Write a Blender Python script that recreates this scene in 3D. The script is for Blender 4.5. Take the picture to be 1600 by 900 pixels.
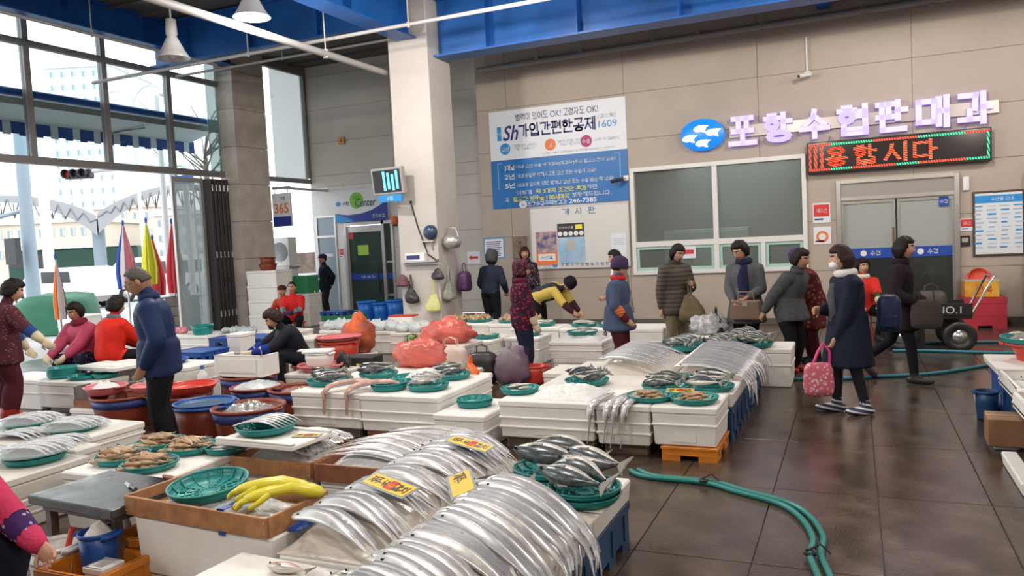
import bpy, bmesh, math, random
import numpy as np
from mathutils import Vector, Matrix, noise
random.seed(7)
SC = bpy.context.scene
COL = SC.collection
for _o in list(bpy.data.objects): bpy.data.objects.remove(_o)

# ------------------------------------------------------------------ camera
CH = 1.72; FPX = 1225.0
PIT, ROLL, YAW = math.radians(3.5), math.radians(2.86), math.radians(23.7)
FW = Vector((-math.sin(YAW)*math.cos(PIT), math.cos(YAW)*math.cos(PIT), -math.sin(PIT)))
R0 = Vector((math.cos(YAW), math.sin(YAW), 0)); U0 = R0.cross(FW)
RT = R0*math.cos(ROLL) - U0*math.sin(ROLL); UP = U0*math.cos(ROLL) + R0*math.sin(ROLL)
cam = bpy.data.cameras.new('camera'); cam_o = bpy.data.objects.new('camera', cam); COL.objects.link(cam_o)
cam.sensor_width = 36.0; cam.lens = 36.0*FPX/1600.0; cam.clip_end = 400
M = Matrix((RT, UP, -FW)).transposed().to_4x4(); M.translation = Vector((0, 0, CH)); cam_o.matrix_world = M
SC.camera = cam_o
def _ray(x, y): return FW + RT*((x-800)/FPX) + UP*((450-y)/FPX)
CP = Vector((0, 0, CH))
def P(x, y, z=0.0): d = _ray(x, y); return CP + d*((z-CH)/d.z)      # point of the plan under a photograph pixel, at height z
def PY(x, y, Y): d = _ray(x, y); return CP + d*(Y/d.y)
def PX(x, y, X): d = _ray(x, y); return CP + d*(X/d.x)

# ------------------------------------------------------------------ world and exposure
W = bpy.data.worlds.new('World'); SC.world = W; W.use_nodes = True
_bg = W.node_tree.nodes['Background']
_bg.inputs[0].default_value = (0.93, 0.97, 1.0, 1); _bg.inputs[1].default_value = 3.2
SC.view_settings.view_transform = 'Standard'; SC.view_settings.look = 'None'
SC.view_settings.gamma = 1.0; SC.view_settings.use_curve_mapping = False
SC.view_settings.exposure = 0.0
LAMP_W = 290.0

# ------------------------------------------------------------------ materials
MATS = {}
def mat(name, col, rough=0.5, metal=0.0, var=0.0, vscale=6.0, bump=0.0, bscale=30.0, emit=None, estr=0.0,
        alpha=1.0, trans=0.0, spec=0.5, coat=0.0, col2=None, rvar=0.0, stripe=None, ior=1.45, sheen=0.0, coord='Object'):
    if name in MATS: return MATS[name]
    m = bpy.data.materials.new(name); m.use_nodes = True; nt = m.node_tree; b = nt.nodes['Principled BSDF']
    c = tuple(col)+(1,)
    b.inputs['Base Color'].default_value = c; b.inputs['Roughness'].default_value = rough
    b.inputs['Metallic'].default_value = metal; b.inputs['Specular IOR Level'].default_value = spec
    b.inputs['Coat Weight'].default_value = coat; b.inputs['Coat Roughness'].default_value = 0.12
    b.inputs['IOR'].default_value = ior
    if sheen: b.inputs['Sheen Weight'].default_value = sheen
    b.inputs['Transmission Weight'].default_value = trans; b.inputs['Alpha'].default_value = alpha
    if emit: b.inputs['Emission Color'].default_value = tuple(emit)+(1,); b.inputs['Emission Strength'].default_value = estr
    N = nt.nodes.new; L = nt.links.new
    if var or bump or rvar or stripe or col2:
        tc = N('ShaderNodeTexCoord'); src = tc.outputs[coord]
    if var or col2 or rvar:
        n = N('ShaderNodeTexNoise'); n.inputs['Scale'].default_value = vscale; n.inputs['Detail'].default_value = 4
        L(src, n.inputs['Vector'])
    if var or (col2 and not stripe):
        r = N('ShaderNodeValToRGB'); L(n.outputs['Fac'], r.inputs['Fac'])
        r.color_ramp.elements[0].position = 0.35; r.color_ramp.elements[1].position = 0.68
        c2 = col2 if col2 else [min(1, x*(1+var)) for x in col]
        c1 = col if col2 else [x*(1-var) for x in col]
        r.color_ramp.elements[0].color = tuple(c1)+(1,); r.color_ramp.elements[1].color = tuple(c2)+(1,)
        L(r.outputs['Color'], b.inputs['Base Color'])
    if rvar:
        mr = N('ShaderNodeMapRange'); mr.inputs['To Min'].default_value = max(0.02, rough-rvar); mr.inputs['To Max'].default_value = rough+rvar
        mr.inputs['From Min'].default_value = 0.3; mr.inputs['From Max'].default_value = 0.7
        L(n.outputs['Fac'], mr.inputs['Value']); L(mr.outputs['Result'], b.inputs['Roughness'])
    if stripe:      # (axis vector, scale, second colour, sharp threshold)
        ax, sc, sc2, th = stripe
        d = N('ShaderNodeVectorMath'); d.operation = 'DOT_PRODUCT'; L(src, d.inputs[0]); d.inputs[1].default_value = ax
        mu = N('ShaderNodeMath'); mu.operation = 'MULTIPLY'; L(d.outputs['Value'], mu.inputs[0]); mu.inputs[1].default_value = sc
        fr = N('ShaderNodeMath'); fr.operation = 'FRACT'; L(mu.outputs[0], fr.inputs[0])
        gt = N('ShaderNodeMath'); gt.operation = 'GREATER_THAN'; L(fr.outputs[0], gt.inputs[0]); gt.inputs[1].default_value = th
        mx = N('ShaderNodeMix'); mx.data_type = 'RGBA'; L(gt.outputs[0], mx.inputs['Factor'])
        mx.inputs['A'].default_value = c; mx.inputs['B'].default_value = tuple(sc2)+(1,)
        if emit:
            L(mx.outputs['Result'], b.inputs['Emission Color'])
        L(mx.outputs['Result'], b.inputs['Base Color'])
    if bump:
        n2 = N('ShaderNodeTexNoise'); n2.inputs['Scale'].default_value = bscale; n2.inputs['Detail'].default_value = 5
        L(src, n2.inputs['Vector'])
        bp = N('ShaderNodeBump'); bp.inputs['Strength'].default_value = bump; bp.inputs['Distance'].default_value = 0.02
        L(n2.outputs['Fac'], bp.inputs['Height']); L(bp.outputs['Normal'], b.inputs['Normal'])
    MATS[name] = m; return m

# ------------------------------------------------------------------ mesh helpers
class MB:
    def __init__(s): s.v = []; s.f = []; s.m = []; s.s = []
    def add(s, vs, fs, mi=0, sm=False):
        k = len(s.v); s.v += [tuple(x) for x in vs]
        for f in fs: s.f.append(tuple(i+k for i in f)); s.m.append(mi); s.s.append(sm)
        return s
    def box(s, x0, y0, z0, x1, y1, z1, mi=0, tx=0, ty=0):    # tx, ty: inset of the bottom
        vs = [(x0+tx,y0+ty,z0),(x1-tx,y0+ty,z0),(x1-tx,y1-ty,z0),(x0+tx,y1-ty,z0),(x0,y0,z1),(x1,y0,z1),(x1,y1,z1),(x0,y1,z1)]
        return s.add(vs, [(3,2,1,0),(4,5,6,7),(0,1,5,4),(1,2,6,5),(2,3,7,6),(3,0,4,7)], mi)
    def obox(s, c, size, R, mi=0):
        hx, hy, hz = size[0]/2, size[1]/2, size[2]/2; c = Vector(c)
        vs = [c + R @ Vector(p) for p in ((-hx,-hy,-hz),(hx,-hy,-hz),(hx,hy,-hz),(-hx,hy,-hz),(-hx,-hy,hz),(hx,-hy,hz),(hx,hy,hz),(-hx,hy,hz))]
        return s.add(vs, [(3,2,1,0),(4,5,6,7),(0,1,5,4),(1,2,6,5),(2,3,7,6),(3,0,4,7)], mi)
    def rings(s, rs, mi=0, cap=True, sm=True, closed=False):
        n = len(rs[0]); vs = [p for r in rs for p in r]; fs = []
        m = len(rs)
        for i in range(m if closed else m-1):
            a, b = i*n, ((i+1) % m)*n
            for j in range(n):
                k = (j+1) % n; fs.append((a+j, a+k, b+k, b+j))
        s.add(vs, fs, mi, sm)
        if cap and not closed:
            s.add(rs[0], [tuple(range(n))[::-1]], mi, sm); s.add(rs[-1], [tuple(range(n))], mi, sm)
        return s
    def tube(s, pts, rad, n=8, mi=0, cap=True, sm=True, flat=1.0, up=(0,0,1), round_end=False):
        pts = [Vector(p) for p in pts]; m = len(pts)
        if not hasattr(rad, '__len__'): rad = [rad]*m
        rad = list(rad)
        if round_end:
            d0 = (pts[0]-pts[1]).normalized(); d1 = (pts[-1]-pts[-2]).normalized(); ra, rb = rad[0], rad[-1]
            pts = [pts[0]+d0*ra*.95, pts[0]+d0*ra*.7] + pts + [pts[-1]+d1*rb*.7, pts[-1]+d1*rb*.95]
            rad = [ra*.3, ra*.72] + rad + [rb*.72, rb*.3]; m += 4
        rs = []; upv = Vector(up)
        for i, p in enumerate(pts):
            t = (pts[min(i+1,m-1)]-pts[max(i-1,0)]).normalized()
            a = t.cross(upv)
            if a.length < 1e-3: a = t.cross(Vector((1,0.3,0)))
            a.normalize(); b = a.cross(t); r = rad[i]
            rs.append([p + a*(r*math.cos(2*math.pi*j/n)) + b*(r*flat*math.sin(2*math.pi*j/n)) for j in range(n)])
        return s.rings(rs, mi, cap, sm)
    def lathe(s, prof, n=24, c=(0,0,0), mi=0, sx=1, sy=1, cap=False, sm=True):
        rs = [[Vector((c[0]+r*sx*math.cos(-2*math.pi*j/n), c[1]+r*sy*math.sin(-2*math.pi*j/n), c[2]+z)) for j in range(n)] for r, z in prof]
        k0 = len(s.f); s.rings(rs, mi, cap, sm)
        s.f[k0:] = [f[::-1] for f in s.f[k0:]]
        return s
    def ball(s, c, r, mi=0, n=12, m=8, R=None):
        if not hasattr(r, '__len__'): r = (r, r, r)
        vs = []; c = Vector(c)
        for i in range(m+1):
            th = math.pi*i/m
            for j in range(n):
                ph = 2*math.pi*j/n
                p = Vector((r[0]*math.sin(th)*math.cos(ph), r[1]*math.sin(th)*math.sin(ph), r[2]*math.cos(th)))
                vs.append(c + (R @ p if R else p))
        fs = [(i*n+j, (i+1)*n+j, (i+1)*n+(j+1) % n, i*n+(j+1) % n) for i in range(m) for j in range(n)]
        return s.add(vs, fs, mi, True)
    def prism(s, poly, y0, y1, mi=0):     # polygon in xz (counter-clockwise from the front), extruded along y
        n = len(poly); vs = [(x, y0, z) for x, z in poly] + [(x, y1, z) for x, z in poly]
        fs = [tuple(range(n)), tuple(range(2*n-1, n-1, -1))] + [(i, i+n, (i+1) % n+n, (i+1) % n) for i in range(n)]
        return s.add(vs, fs, mi)
    def mesh(s, name, mats, bev=0.0, seg=1):
        me = bpy.data.meshes.new(name); me.from_pydata(s.v, [], s.f)
        for m in (mats if isinstance(mats, (list, tuple)) else [mats]): me.materials.append(m)
        me.polygons.foreach_set('material_index', s.m); me.polygons.foreach_set('use_smooth', s.s)
        if bev:
            b = bmesh.new(); b.from_mesh(me); bmesh.ops.remove_doubles(b, verts=b.verts, dist=1e-5)
            es = [e for e in b.edges if len(e.link_faces) == 2 and e.calc_face_angle(0) > 0.5]
            bmesh.ops.bevel(b, geom=es, offset=bev, segments=seg, profile=0.6, affect='EDGES', clamp_overlap=True)
            b.to_mesh(me); b.free()
        me.update(); return me
    def build(s, name, mats, parent=None, loc=(0,0,0), rz=0.0, bev=0.0, seg=1):
        return link(name, s.mesh(name, mats, bev, seg), parent, loc, rz)
def link(name, me, parent=None, loc=(0,0,0), rz=0.0, rot=None):
    o = bpy.data.objects.new(name, me); COL.objects.link(o); o.parent = parent
    o.location = loc; o.rotation_euler = rot if rot else (0, 0, rz); return o
def tag(o, label=None, cat=None, group=None, kind=None):
    if label: o['label'] = label
    if cat: o['category'] = cat
    if group: o['group'] = group
    if kind: o['kind'] = kind
    return o
def thing(name, label, cat, loc=(0,0,0), rz=0.0, group=None):
    return tag(link(name, None, None, loc, rz), label, cat, group)
def struct(name, mb, m, label=None, bev=0.0):
    return tag(mb.build(name, m, bev=bev), label, kind='structure')
def dup(o, parent=None, loc=None, rz=None, label=None, group=None, rot=None, scale=None):
    c = o.copy(); COL.objects.link(c); c.parent = parent
    if loc is not None: c.location = loc
    if rot is not None: c.rotation_euler = rot
    elif rz is not None: c.rotation_euler = (0, 0, rz)
    if scale is not None: c.scale = (scale,)*3
    if label: c['label'] = label
    if group: c['group'] = group
    for ch in o.children: dup(ch, c)
    return c
# lettering: Hangul syllables are composed from strokes, other characters come from the built-in font
_JA = {'ㄱ':[[(0,.95),(.95,.95),(.85,0)]], 'ㄴ':[[(.05,1),(.05,.05),(1,.05)]], 'ㄷ':[[(1,.95),(.05,.95),(.05,.05),(1,.05)]], 'ㄹ':[[(0,.95),(.95,.95),(.95,.52),(.05,.52),(.05,.05),(1,.05)]],
 'ㅁ':[[(.05,.95),(.95,.95),(.95,.05),(.05,.05),(.05,.95)]], 'ㅂ':[[(.05,1),(.05,.05),(.95,.05),(.95,1)],[(.05,.52),(.95,.52)]], 'ㅅ':[[(.5,1),(.42,.55),(0,0)],[(.47,.65),(1,0)]],
 'ㅇ':[[(.5+.48*math.sin(2*math.pi*k/12), .5+.48*math.cos(2*math.pi*k/12)) for k in range(13)]], 'ㅈ':[[(0,.95),(1,.95)],[(.55,.95),(.42,.5),(0,0)],[(.5,.55),(1,0)]],
 'ㅊ':[[(.35,1),(.65,1)],[(0,.78),(1,.78)],[(.52,.78),(.42,.42),(0,0)],[(.5,.45),(1,0)]], 'ㅋ':[[(0,.95),(.95,.95),(.85,0)],[(0,.5),(.9,.5)]], 'ㅌ':[[(1,.95),(.05,.95),(.05,.05),(1,.05)],[(.05,.5),(1,.5)]],
 'ㅍ':[[(0,.95),(1,.95)],[(0,.05),(1,.05)],[(.28,.95),(.28,.05)],[(.72,.95),(.72,.05)]], 'ㅎ':[[(.3,1),(.7,1)],[(0,.78),(1,.78)],[(.5+.34*math.sin(2*math.pi*k/12), .30+.30*math.cos(2*math.pi*k/12)) for k in range(13)]]}
_CHO = 'ㄱ ㄱㄱ ㄴ ㄷ ㄷㄷ ㄹ ㅁ ㅂ ㅂㅂ ㅅ ㅅㅅ ㅇ ㅈ ㅈㅈ ㅊ ㅋ ㅌ ㅍ ㅎ'.split()
_JON = ['']+'ㄱ ㄱㄱ ㄱㅅ ㄴ ㄴㅈ ㄴㅎ ㄷ ㄹ ㄹㄱ ㄹㅁ ㄹㅂ ㄹㅅ ㄹㅌ ㄹㅍ ㄹㅎ ㅁ ㅂ ㅂㅅ ㅅ ㅅㅅ ㅇ ㅈ ㅊ ㅋ ㅌ ㅍ ㅎ'.split()
_VV = {'a':[[(.3,0),(.3,1)],[(.3,.52),(1,.52)]], 'ya':[[(.3,0),(.3,1)],[(.3,.65),(1,.65)],[(.3,.38),(1,.38)]], 'eo':[[(.75,0),(.75,1)],[(0,.52),(.75,.52)]], 'yeo':[[(.75,0),(.75,1)],[(0,.65),(.75,.65)],[(0,.38),(.75,.38)]], 'i':[[(.5,0),(.5,1)]],
 'ae':[[(.15,.04),(.15,.96)],[(.8,0),(.8,1)],[(.15,.52),(.8,.52)]], 'yae':[[(.15,.04),(.15,.96)],[(.8,0),(.8,1)],[(.15,.62),(.8,.62)],[(.15,.4),(.8,.4)]], 'e':[[(.4,.04),(.4,.96)],[(.9,0),(.9,1)],[(0,.52),(.4,.52)]], 'ye':[[(.4,.04),(.4,.96)],[(.9,0),(.9,1)],[(0,.62),(.4,.62)],[(0,.4),(.4,.4)]]}
_HV = {'o':[[(0,.1),(1,.1)],[(.5,.1),(.5,1)]], 'yo':[[(0,.1),(1,.1)],[(.33,.1),(.33,1)],[(.67,.1),(.67,1)]], 'u':[[(0,.9),(1,.9)],[(.5,.9),(.5,0)]], 'yu':[[(0,.9),(1,.9)],[(.33,.9),(.33,0)],[(.67,.9),(.67,0)]], 'eu':[[(0,.5),(1,.5)]]}
_JUN = ['a','ae','ya','yae','eo','e','yeo','ye','o',('o','a'),('o','ae'),('o','i'),'yo','u',('u','eo'),('u','e'),('u','i'),'yu','eu',('eu','i'),'i']
def _fit(strokes, box): x0, y0, x1, y1 = box; return [[(x0+(x1-x0)*x, y0+(y1-y0)*y) for x, y in s] for s in strokes]
def _cons(j, box):
    if len(j) == 1: return _fit(_JA[j], box)
    x0, y0, x1, y1 = box; m = (x0+x1)/2; g = .04*(x1-x0); return _fit(_JA[j[0]], (x0,y0,m-g,y1))+_fit(_JA[j[1]], (m+g,y0,x1,y1))
def hangul(ch):
    k = ord(ch)-0xAC00; ci, ji, fi = _CHO[k//588], _JUN[(k % 588)//28], _JON[k % 28]
    if isinstance(ji, tuple):
        if fi: bx = ((.02,.66,.54,1),(0,.42,.62,.60),(.66,.38,1,1),(.12,0,.95,.28))
        else: bx = ((.02,.48,.56,.98),(0,.08,.64,.42),(.68,0,1,1),None)
        r = _cons(ci, bx[0])+_fit(_HV[ji[0]], bx[1])+_fit(_VV[ji[1]], bx[2])
    elif ji in _VV:
        if fi: bx = ((0,.46,.54,.97),(.60,.40,1,1),(.12,0,.95,.30))
        else: bx = ((0,.12,.56,.93),(.62,0,1,1),None)
        r = _cons(ci, bx[0])+_fit(_VV[ji], bx[1])
    else:
        if fi: bx = ((.15,.66,.85,1),(0,.38,1,.58),(.14,0,.86,.27))
        else: bx = ((.12,.48,.88,1),(0,.02,1,.38),None)
        r = _cons(ci, bx[0])+_fit(_HV[ji], bx[1])
    return r + (_cons(fi, bx[-1]) if fi else [])
_lat = {}
_tobj = bpy.data.objects.new('t', bpy.data.curves.new('t', 'FONT'))
def _latin(run, bold):
    key = (run, bold)
    if key not in _lat:
        cu = _tobj.data; cu.body = run; cu.offset = bold*.8; cu.resolution_u = 3; me = bpy.data.meshes.new_from_object(_tobj)
        _lat[key] = ([tuple(v.co) for v in me.vertices], [tuple(p.vertices) for p in me.polygons]); bpy.data.meshes.remove(me)
    return _lat[key]
def text(body, h, parent, loc, m, w=None, name='lettering', ext=0.0, bold=0.0, rot=(math.pi/2,0,0), shear=0.0, align='CENTER', res=3):
    # flat lettering as a mesh; h = height, w = width it is fitted to; ext = depth of channel letters
    vs, fs = [], []; t = .095+bold*2.4; lines = body.split('\n')
    for li, line in enumerate(lines):
        x = 0.0; y0 = -1.35*li; i = 0; start = len(vs)
        while i < len(line):
            ch = line[i]
            if ch == ' ': x += .34; i += 1; continue
            if 0xAC00 <= ord(ch) < 0xD7A4:
                for st in hangul(ch):
                    for (ax, ay), (bx, by) in zip(st, st[1:]):
                        a = Vector((x+ax*.92, y0+ay, 0)); b = Vector((x+bx*.92, y0+by, 0)); d = (b-a)
                        if d.length < 1e-5: continue
                        d.normalize(); q = Vector((-d.y, d.x, 0))*t/2; a = a-d*t*.45; b = b+d*t*.45; k = len(vs)
                        if ext:
                            e = Vector((0,0,ext/h)); vs += [a-q-e, b-q-e, b+q-e, a+q-e, a-q+e, b-q+e, b+q+e, a+q+e]; fs += [tuple(k+z for z in f) for f in ((3,2,1,0),(4,5,6,7),(0,1,5,4),(1,2,6,5),(2,3,7,6),(3,0,4,7))]
                        else: vs += [a-q, b-q, b+q, a+q]; fs.append((k,k+1,k+2,k+3))
                x += 1.06; i += 1
            else:
                j = i
                while j < len(line) and not (0xAC00 <= ord(line[j]) < 0xD7A4): j += 1
                run = line[i:j].rstrip(); lv, lf = _latin(run, bold); k = len(vs)
                if lv:
                    mx = max(v[0] for v in lv); mn = min(v[0] for v in lv); vs += [Vector((x+(v[0]-mn)*1.3, y0+v[1]*1.3, 0)) for v in lv]; fs += [tuple(k+z for z in f) for f in lf]; x += (mx-mn)*1.3+.12
                x += .34*(j-i-len(run)); i = j
        if len(lines) > 1:
            wd = max((v.x for v in vs[start:]), default=0)
            for v in vs[start:]: v.x -= wd/2
    xs = [v.x for v in vs]; ys = [v.y for v in vs]; lx, hx, ly, hy = min(xs), max(xs), min(ys), max(ys)
    sy = h/(hy-ly); sx = w/(hx-lx) if w else sy; cx = (lx+hx)/2 if align == 'CENTER' else lx
    out = [((v.x-cx)*sx+shear*(v.y-ly)*sy, (v.y-(ly+hy)/2)*sy, v.z*h) for v in vs]
    me = bpy.data.meshes.new(name); me.from_pydata(out, [], fs); me.materials.append(m); me.update()
    o = link(name, me, parent, loc, rot=rot)
    if name in ('lettering','scribble'): o['kind'] = 'stuff'
    return o
def lerp(a, b, t): return a + (b-a)*t
# ------------------------------------------------------------------ the hall: floor, walls, ceiling
m_floor = mat('wet granite', (0.074,0.052,0.038), 0.15, var=0.35, vscale=3.0, bump=0.09, bscale=80, rvar=0.08, spec=0.5)
m_joint = mat('floor joint', (0.018,0.015,0.013), 0.4)
m_wall = mat('beige wall panel', (0.40,0.335,0.285), 0.55, var=0.05, vscale=1.2)
m_wallj = mat('panel joint', (0.30,0.25,0.21), 0.8)
m_wgrey = mat('grey wall panel', (0.54,0.505,0.46), 0.5, var=0.06, vscale=1.0)
m_wwhite = mat('pale wall panel', (0.60,0.61,0.60), 0.5, var=0.04)
m_pillar = mat('white painted concrete', (0.50,0.465,0.44), 0.6, var=0.04, vscale=2.0, bump=0.06, bscale=18)
m_pil2 = mat('grey stone cladding', (0.52,0.465,0.42), 0.6, var=0.12, vscale=3.0)
m_beam = mat('blue painted steel', (0.012,0.10,0.36), 0.38, var=0.15, vscale=2.0)
m_deck = mat('dark ceiling deck', (0.11,0.10,0.095), 0.7)
m_alu = mat('aluminium', (0.48,0.47,0.46), 0.35, 0.6)
m_alud = mat('grey window frame', (0.22,0.21,0.21), 0.45, 0.3)
m_steel = mat('brushed steel', (0.55,0.54,0.52), 0.28, 0.9)
m_whitep = mat('white plastic', (0.75,0.74,0.73), 0.4)
m_glass = mat('window glass', (0.80,0.92,0.92), 0.02, trans=1.0, ior=1.05, spec=0.4)
m_glassg = mat('tinted green glass', (0.35,0.52,0.50), 0.08, alpha=0.62, spec=0.6)
m_dark = mat('dark recess', (0.02,0.02,0.02), 0.6)
m_black = mat('black plastic', (0.02,0.02,0.022), 0.4)
m_pipe = mat('painted pipe', (0.34,0.33,0.32), 0.45)

YB = 14.6; XL = -13.2; YC = 17.1; ZC = 6.5; XR = 7.0; YF = -7.0
fl = MB().box(-13.6, YF, -0.12, XR, YC, -0.012); floor = struct('floor', fl, m_joint, 'wet dark granite slab floor')
# slabs that show: 0.62 m grid, each its own piece; the rest joined
TS = 0.62; g = 0.003
shown = []; rest = MB()
tile_me = MB().box(g, g, -0.012, TS-g, 2*TS-g, 0.0).mesh('tile', m_floor, bev=0.0015)
for i in range(-22, 12):
    for j in range(-6, 14):
        x, y = i*TS+0.10, j*2*TS+0.35-(i % 2)*TS*0
        if x < -13.6 or x+TS > XR or y+2*TS > YC+.6 or y < YF: continue
        if (-1.4 < x < 2.6 and 2.4 < y < YB-1.3) or (-1.9 < x < -1.3 and 4.3 < y < 5.6) or (-7.2 < x < -2.5 and 4.3 < y < 5.6): shown.append((x, y))
        else: rest.box(x+g, y+g, -0.012, x+TS-g, min(y+2*TS-g, YC), 0.0)
for x, y in shown[:300]: link('tile', tile_me, floor, (x, y, 0))
for x, y in shown[300:]: rest.box(x+g, y+g, -0.012, x+TS-g, y+2*TS-g, 0.0)
tag(rest.build('far_tiles', m_floor, floor), kind='stuff')

def panel_wall(name, x0, x1, z0, z1, Y, pw, ph, m, holes, thick=0.25, label=None, zoff=0.0, axis='x', xoff=0.0):
    # backing split around the holes, with separate cladding panels set on it (outer face at Y)
    cuts_x = sorted({x0, x1} | {h[0] for h in holes} | {h[1] for h in holes}); cuts_z = sorted({z0, z1} | {h[2] for h in holes} | {h[3] for h in holes})
    b = MB()
    def inside(cx, cz): return any(h[0] < cx < h[1] and h[2] < cz < h[3] for h in holes)
    for a, c in zip(cuts_x, cuts_x[1:]):
        for d, e in zip(cuts_z, cuts_z[1:]):
            if not inside((a+c)/2, (d+e)/2): b.box(a, Y+0.018, d, c, Y+thick, e)
    w = struct(name, b, m_wallj, label)
    xs = [x0]; x = x0+xoff
    while x < x1-0.05:
        if x > x0: xs.append(x)
        x += pw
    xs.append(x1)
    zs = [z0]; z = z0+zoff
    while z < z1-0.05:
        if z > z0: zs.append(z)
        z += ph
    zs.append(z1)
    gg = 0.004
    for a, c in zip(xs, xs[1:]):
        for d, e in zip(zs, zs[1:]):
            # cut the panel by the holes
            rects = [(a, c, d, e)]
            for h in holes:
                nr = []
                for (p, q, r, s) in rects:
                    if h[1] <= p or h[0] >= q or h[3] <= r or h[2] >= s: nr.append((p, q, r, s)); continue
                    if h[0] > p: nr.append((p, h[0], r, s))
                    if h[1] < q: nr.append((h[1], q, r, s))
                    p2, q2 = max(p, h[0]), min(q, h[1])
                    if h[2] > r: nr.append((p2, q2, r, h[2]))
                    if h[3] < s: nr.append((p2, q2, h[3], s))
                rects = nr
            if not rects: continue
            k = MB()
            for (p, q, r, s) in rects:
                k.box(p+(gg if p == a else 0), Y, r+(gg if r == d else 0), q-(gg if q == c else 0), Y+0.02, s-(gg if s == e else 0))
            k.build('panel', m, w)
    return w
panel_wall('wall_back', -7.0, XR, 0, ZC, YB, 2.42, 0.86, m_wall, [(-3.86,-0.74,0.94,2.95), (-0.27,1.57,0,2.45)], label='beige panelled office wall of the hall', zoff=0.06, xoff=0.66)
panel_wall('wall_far', XL, -7.0, 3.35, ZC, YC, 2.6, 0.86, m_wgrey, [], label='grey panelled far wall above the doors', zoff=0.3)
panel_wall('wall_far_lower', XL, -10.55, 0, 3.35, YC, 1.05, 1.68, m_wwhite, [(-13.1,-12.45,0,2.6), (-12.2,-10.7,0,2.38)], label='pale lower part of the far wall around the doors')
panel_wall('wall_far_right', -10.55, -7.0, 0, 3.35, YC, 2.6, 0.86, m_wgrey, [], label='grey far wall behind the white pillar', zoff=0.3)
w = MB(); w.box(-7.0, YB+0.25, 0, -6.75, YC+0.25, ZC); struct('wall_office_side', w, m_wall)
w = MB(); w.box(XR, YF, 0, XR+0.2, YC, ZC); struct('added_wall_right', w, m_wall)  # unseen side wall, added so the lamps outweigh the daylight
w = MB(); w.box(-13.6, YF-0.2, 0, XR, YF, ZC); struct('added_wall_front', w, m_wall)  # unseen wall behind the camera, added to shut out sky light
struct('baseboard_back', MB().box(-7.0, YB-0.012, 0, -0.27, YB, 0.10).box(1.57, YB-0.012, 0, XR, YB, 0.10), mat('dark skirting', (0.10,0.085,0.075), 0.5))

# ceiling deck with ribs
c = MB().box(-13.6, YF, ZC, XR, YC+.3, ZC+0.15)
ceil = struct('ceiling', c, m_deck, 'dark grey corrugated ceiling deck')
for k in range(34):
    MB().box(-13.4, -0.05, -0.06, XR, 0.05, 0).build('deck_rib', m_deck, ceil, (0, YF+0.4+k*0.7, ZC))

# ---- pillars
p = MB().box(-7.29, 11.8, 0, -6.52, 12.6, 5.95); struct('pillar', p, m_pillar, 'white painted concrete pillar in the middle of the hall', bev=0.012)
pil = struct('pillar_stone', MB().box(-13.23, 13.98, 0, -12.78, 14.97, ZC), m_wallj, 'grey stone clad pillar beside the folding door')
zz = [0, 0.75, 1.6, 2.45, 3.3, 4.15, 5.0, 5.85, ZC]
for a, b in zip(zz, zz[1:]):
    MB().box(-13.26, 13.95, a+0.005, -12.75, 15.0, b-0.005).build('panel', m_pil2, pil)

# ---- blue steel: I-beams
def ibeam(name, a, b, z, h, fw, label, stiff=1.6):
    a, b = Vector(a), Vector(b); d = b-a; Ln = d.length; rz = math.atan2(d.y, d.x)
    t = thing(name, label, 'beam', (a.x, a.y, z), rz)
    MB().box(0, -fw/2, 0, Ln, fw/2, 0.03).build('bottom_flange', m_beam, t)
    MB().box(0, -fw/2, h-0.03, Ln, fw/2, h).build('top_flange', m_beam, t)
    MB().box(0, -0.012, 0.03, Ln, 0.012, h-0.03).build('web', m_beam, t)
    k = stiff*0.6
    while k < Ln-0.2:
        MB().box(k, -fw/2*0.9, 0.03, k+0.014, fw/2*0.9, h-0.03).build('stiffener', m_beam, t); k += stiff
    tag(t, kind='structure'); return t
ibeam('beam', (-6.5, 12.2), (XR, 12.2), 4.9, 1.0, 0.42, 'blue steel beam from the white pillar along the office wall')
ibeam('beam', (-6.9, YF), (-6.9, 11.78), 5.2, 0.95, 0.38, 'blue steel beam from the white pillar towards the front')
ibeam('beam', (-13.1, 12.2), (-7.3, 12.2), 5.6, 0.85, 0.34, 'blue steel beam between the window wall and the white pillar')
ibeam('beam', (-12.85, YF), (-12.85, 14.1), 5.95, 0.55, 0.34, 'dark blue steel beam along the top of the window wall')
ibeam('beam', (-13.1, 6.6), (-7.1, 6.6), 5.6, 0.85, 0.3, 'blue cross beam near the tall windows', 2.2)
ibeam('beam', (-6.7, 8.2), (XR, 8.2), 5.45, 0.9, 0.3, 'blue cross beam before the office wall', 2.2)
ibeam('beam', (-3.0, 8.3), (-3.0, 12.0), 5.5, 0.5, 0.2, 'short blue secondary beam over the stalls')
ibeam('beam', (-0.4, 12.4), (-0.4, YB), 5.35, 0.4, 0.2, 'short blue bracket beam over the logo sign')
ibeam('beam', (1.6, 12.4), (1.6, YB), 5.35, 0.4, 0.2, 'short blue bracket beam over the red lit display')

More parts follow.
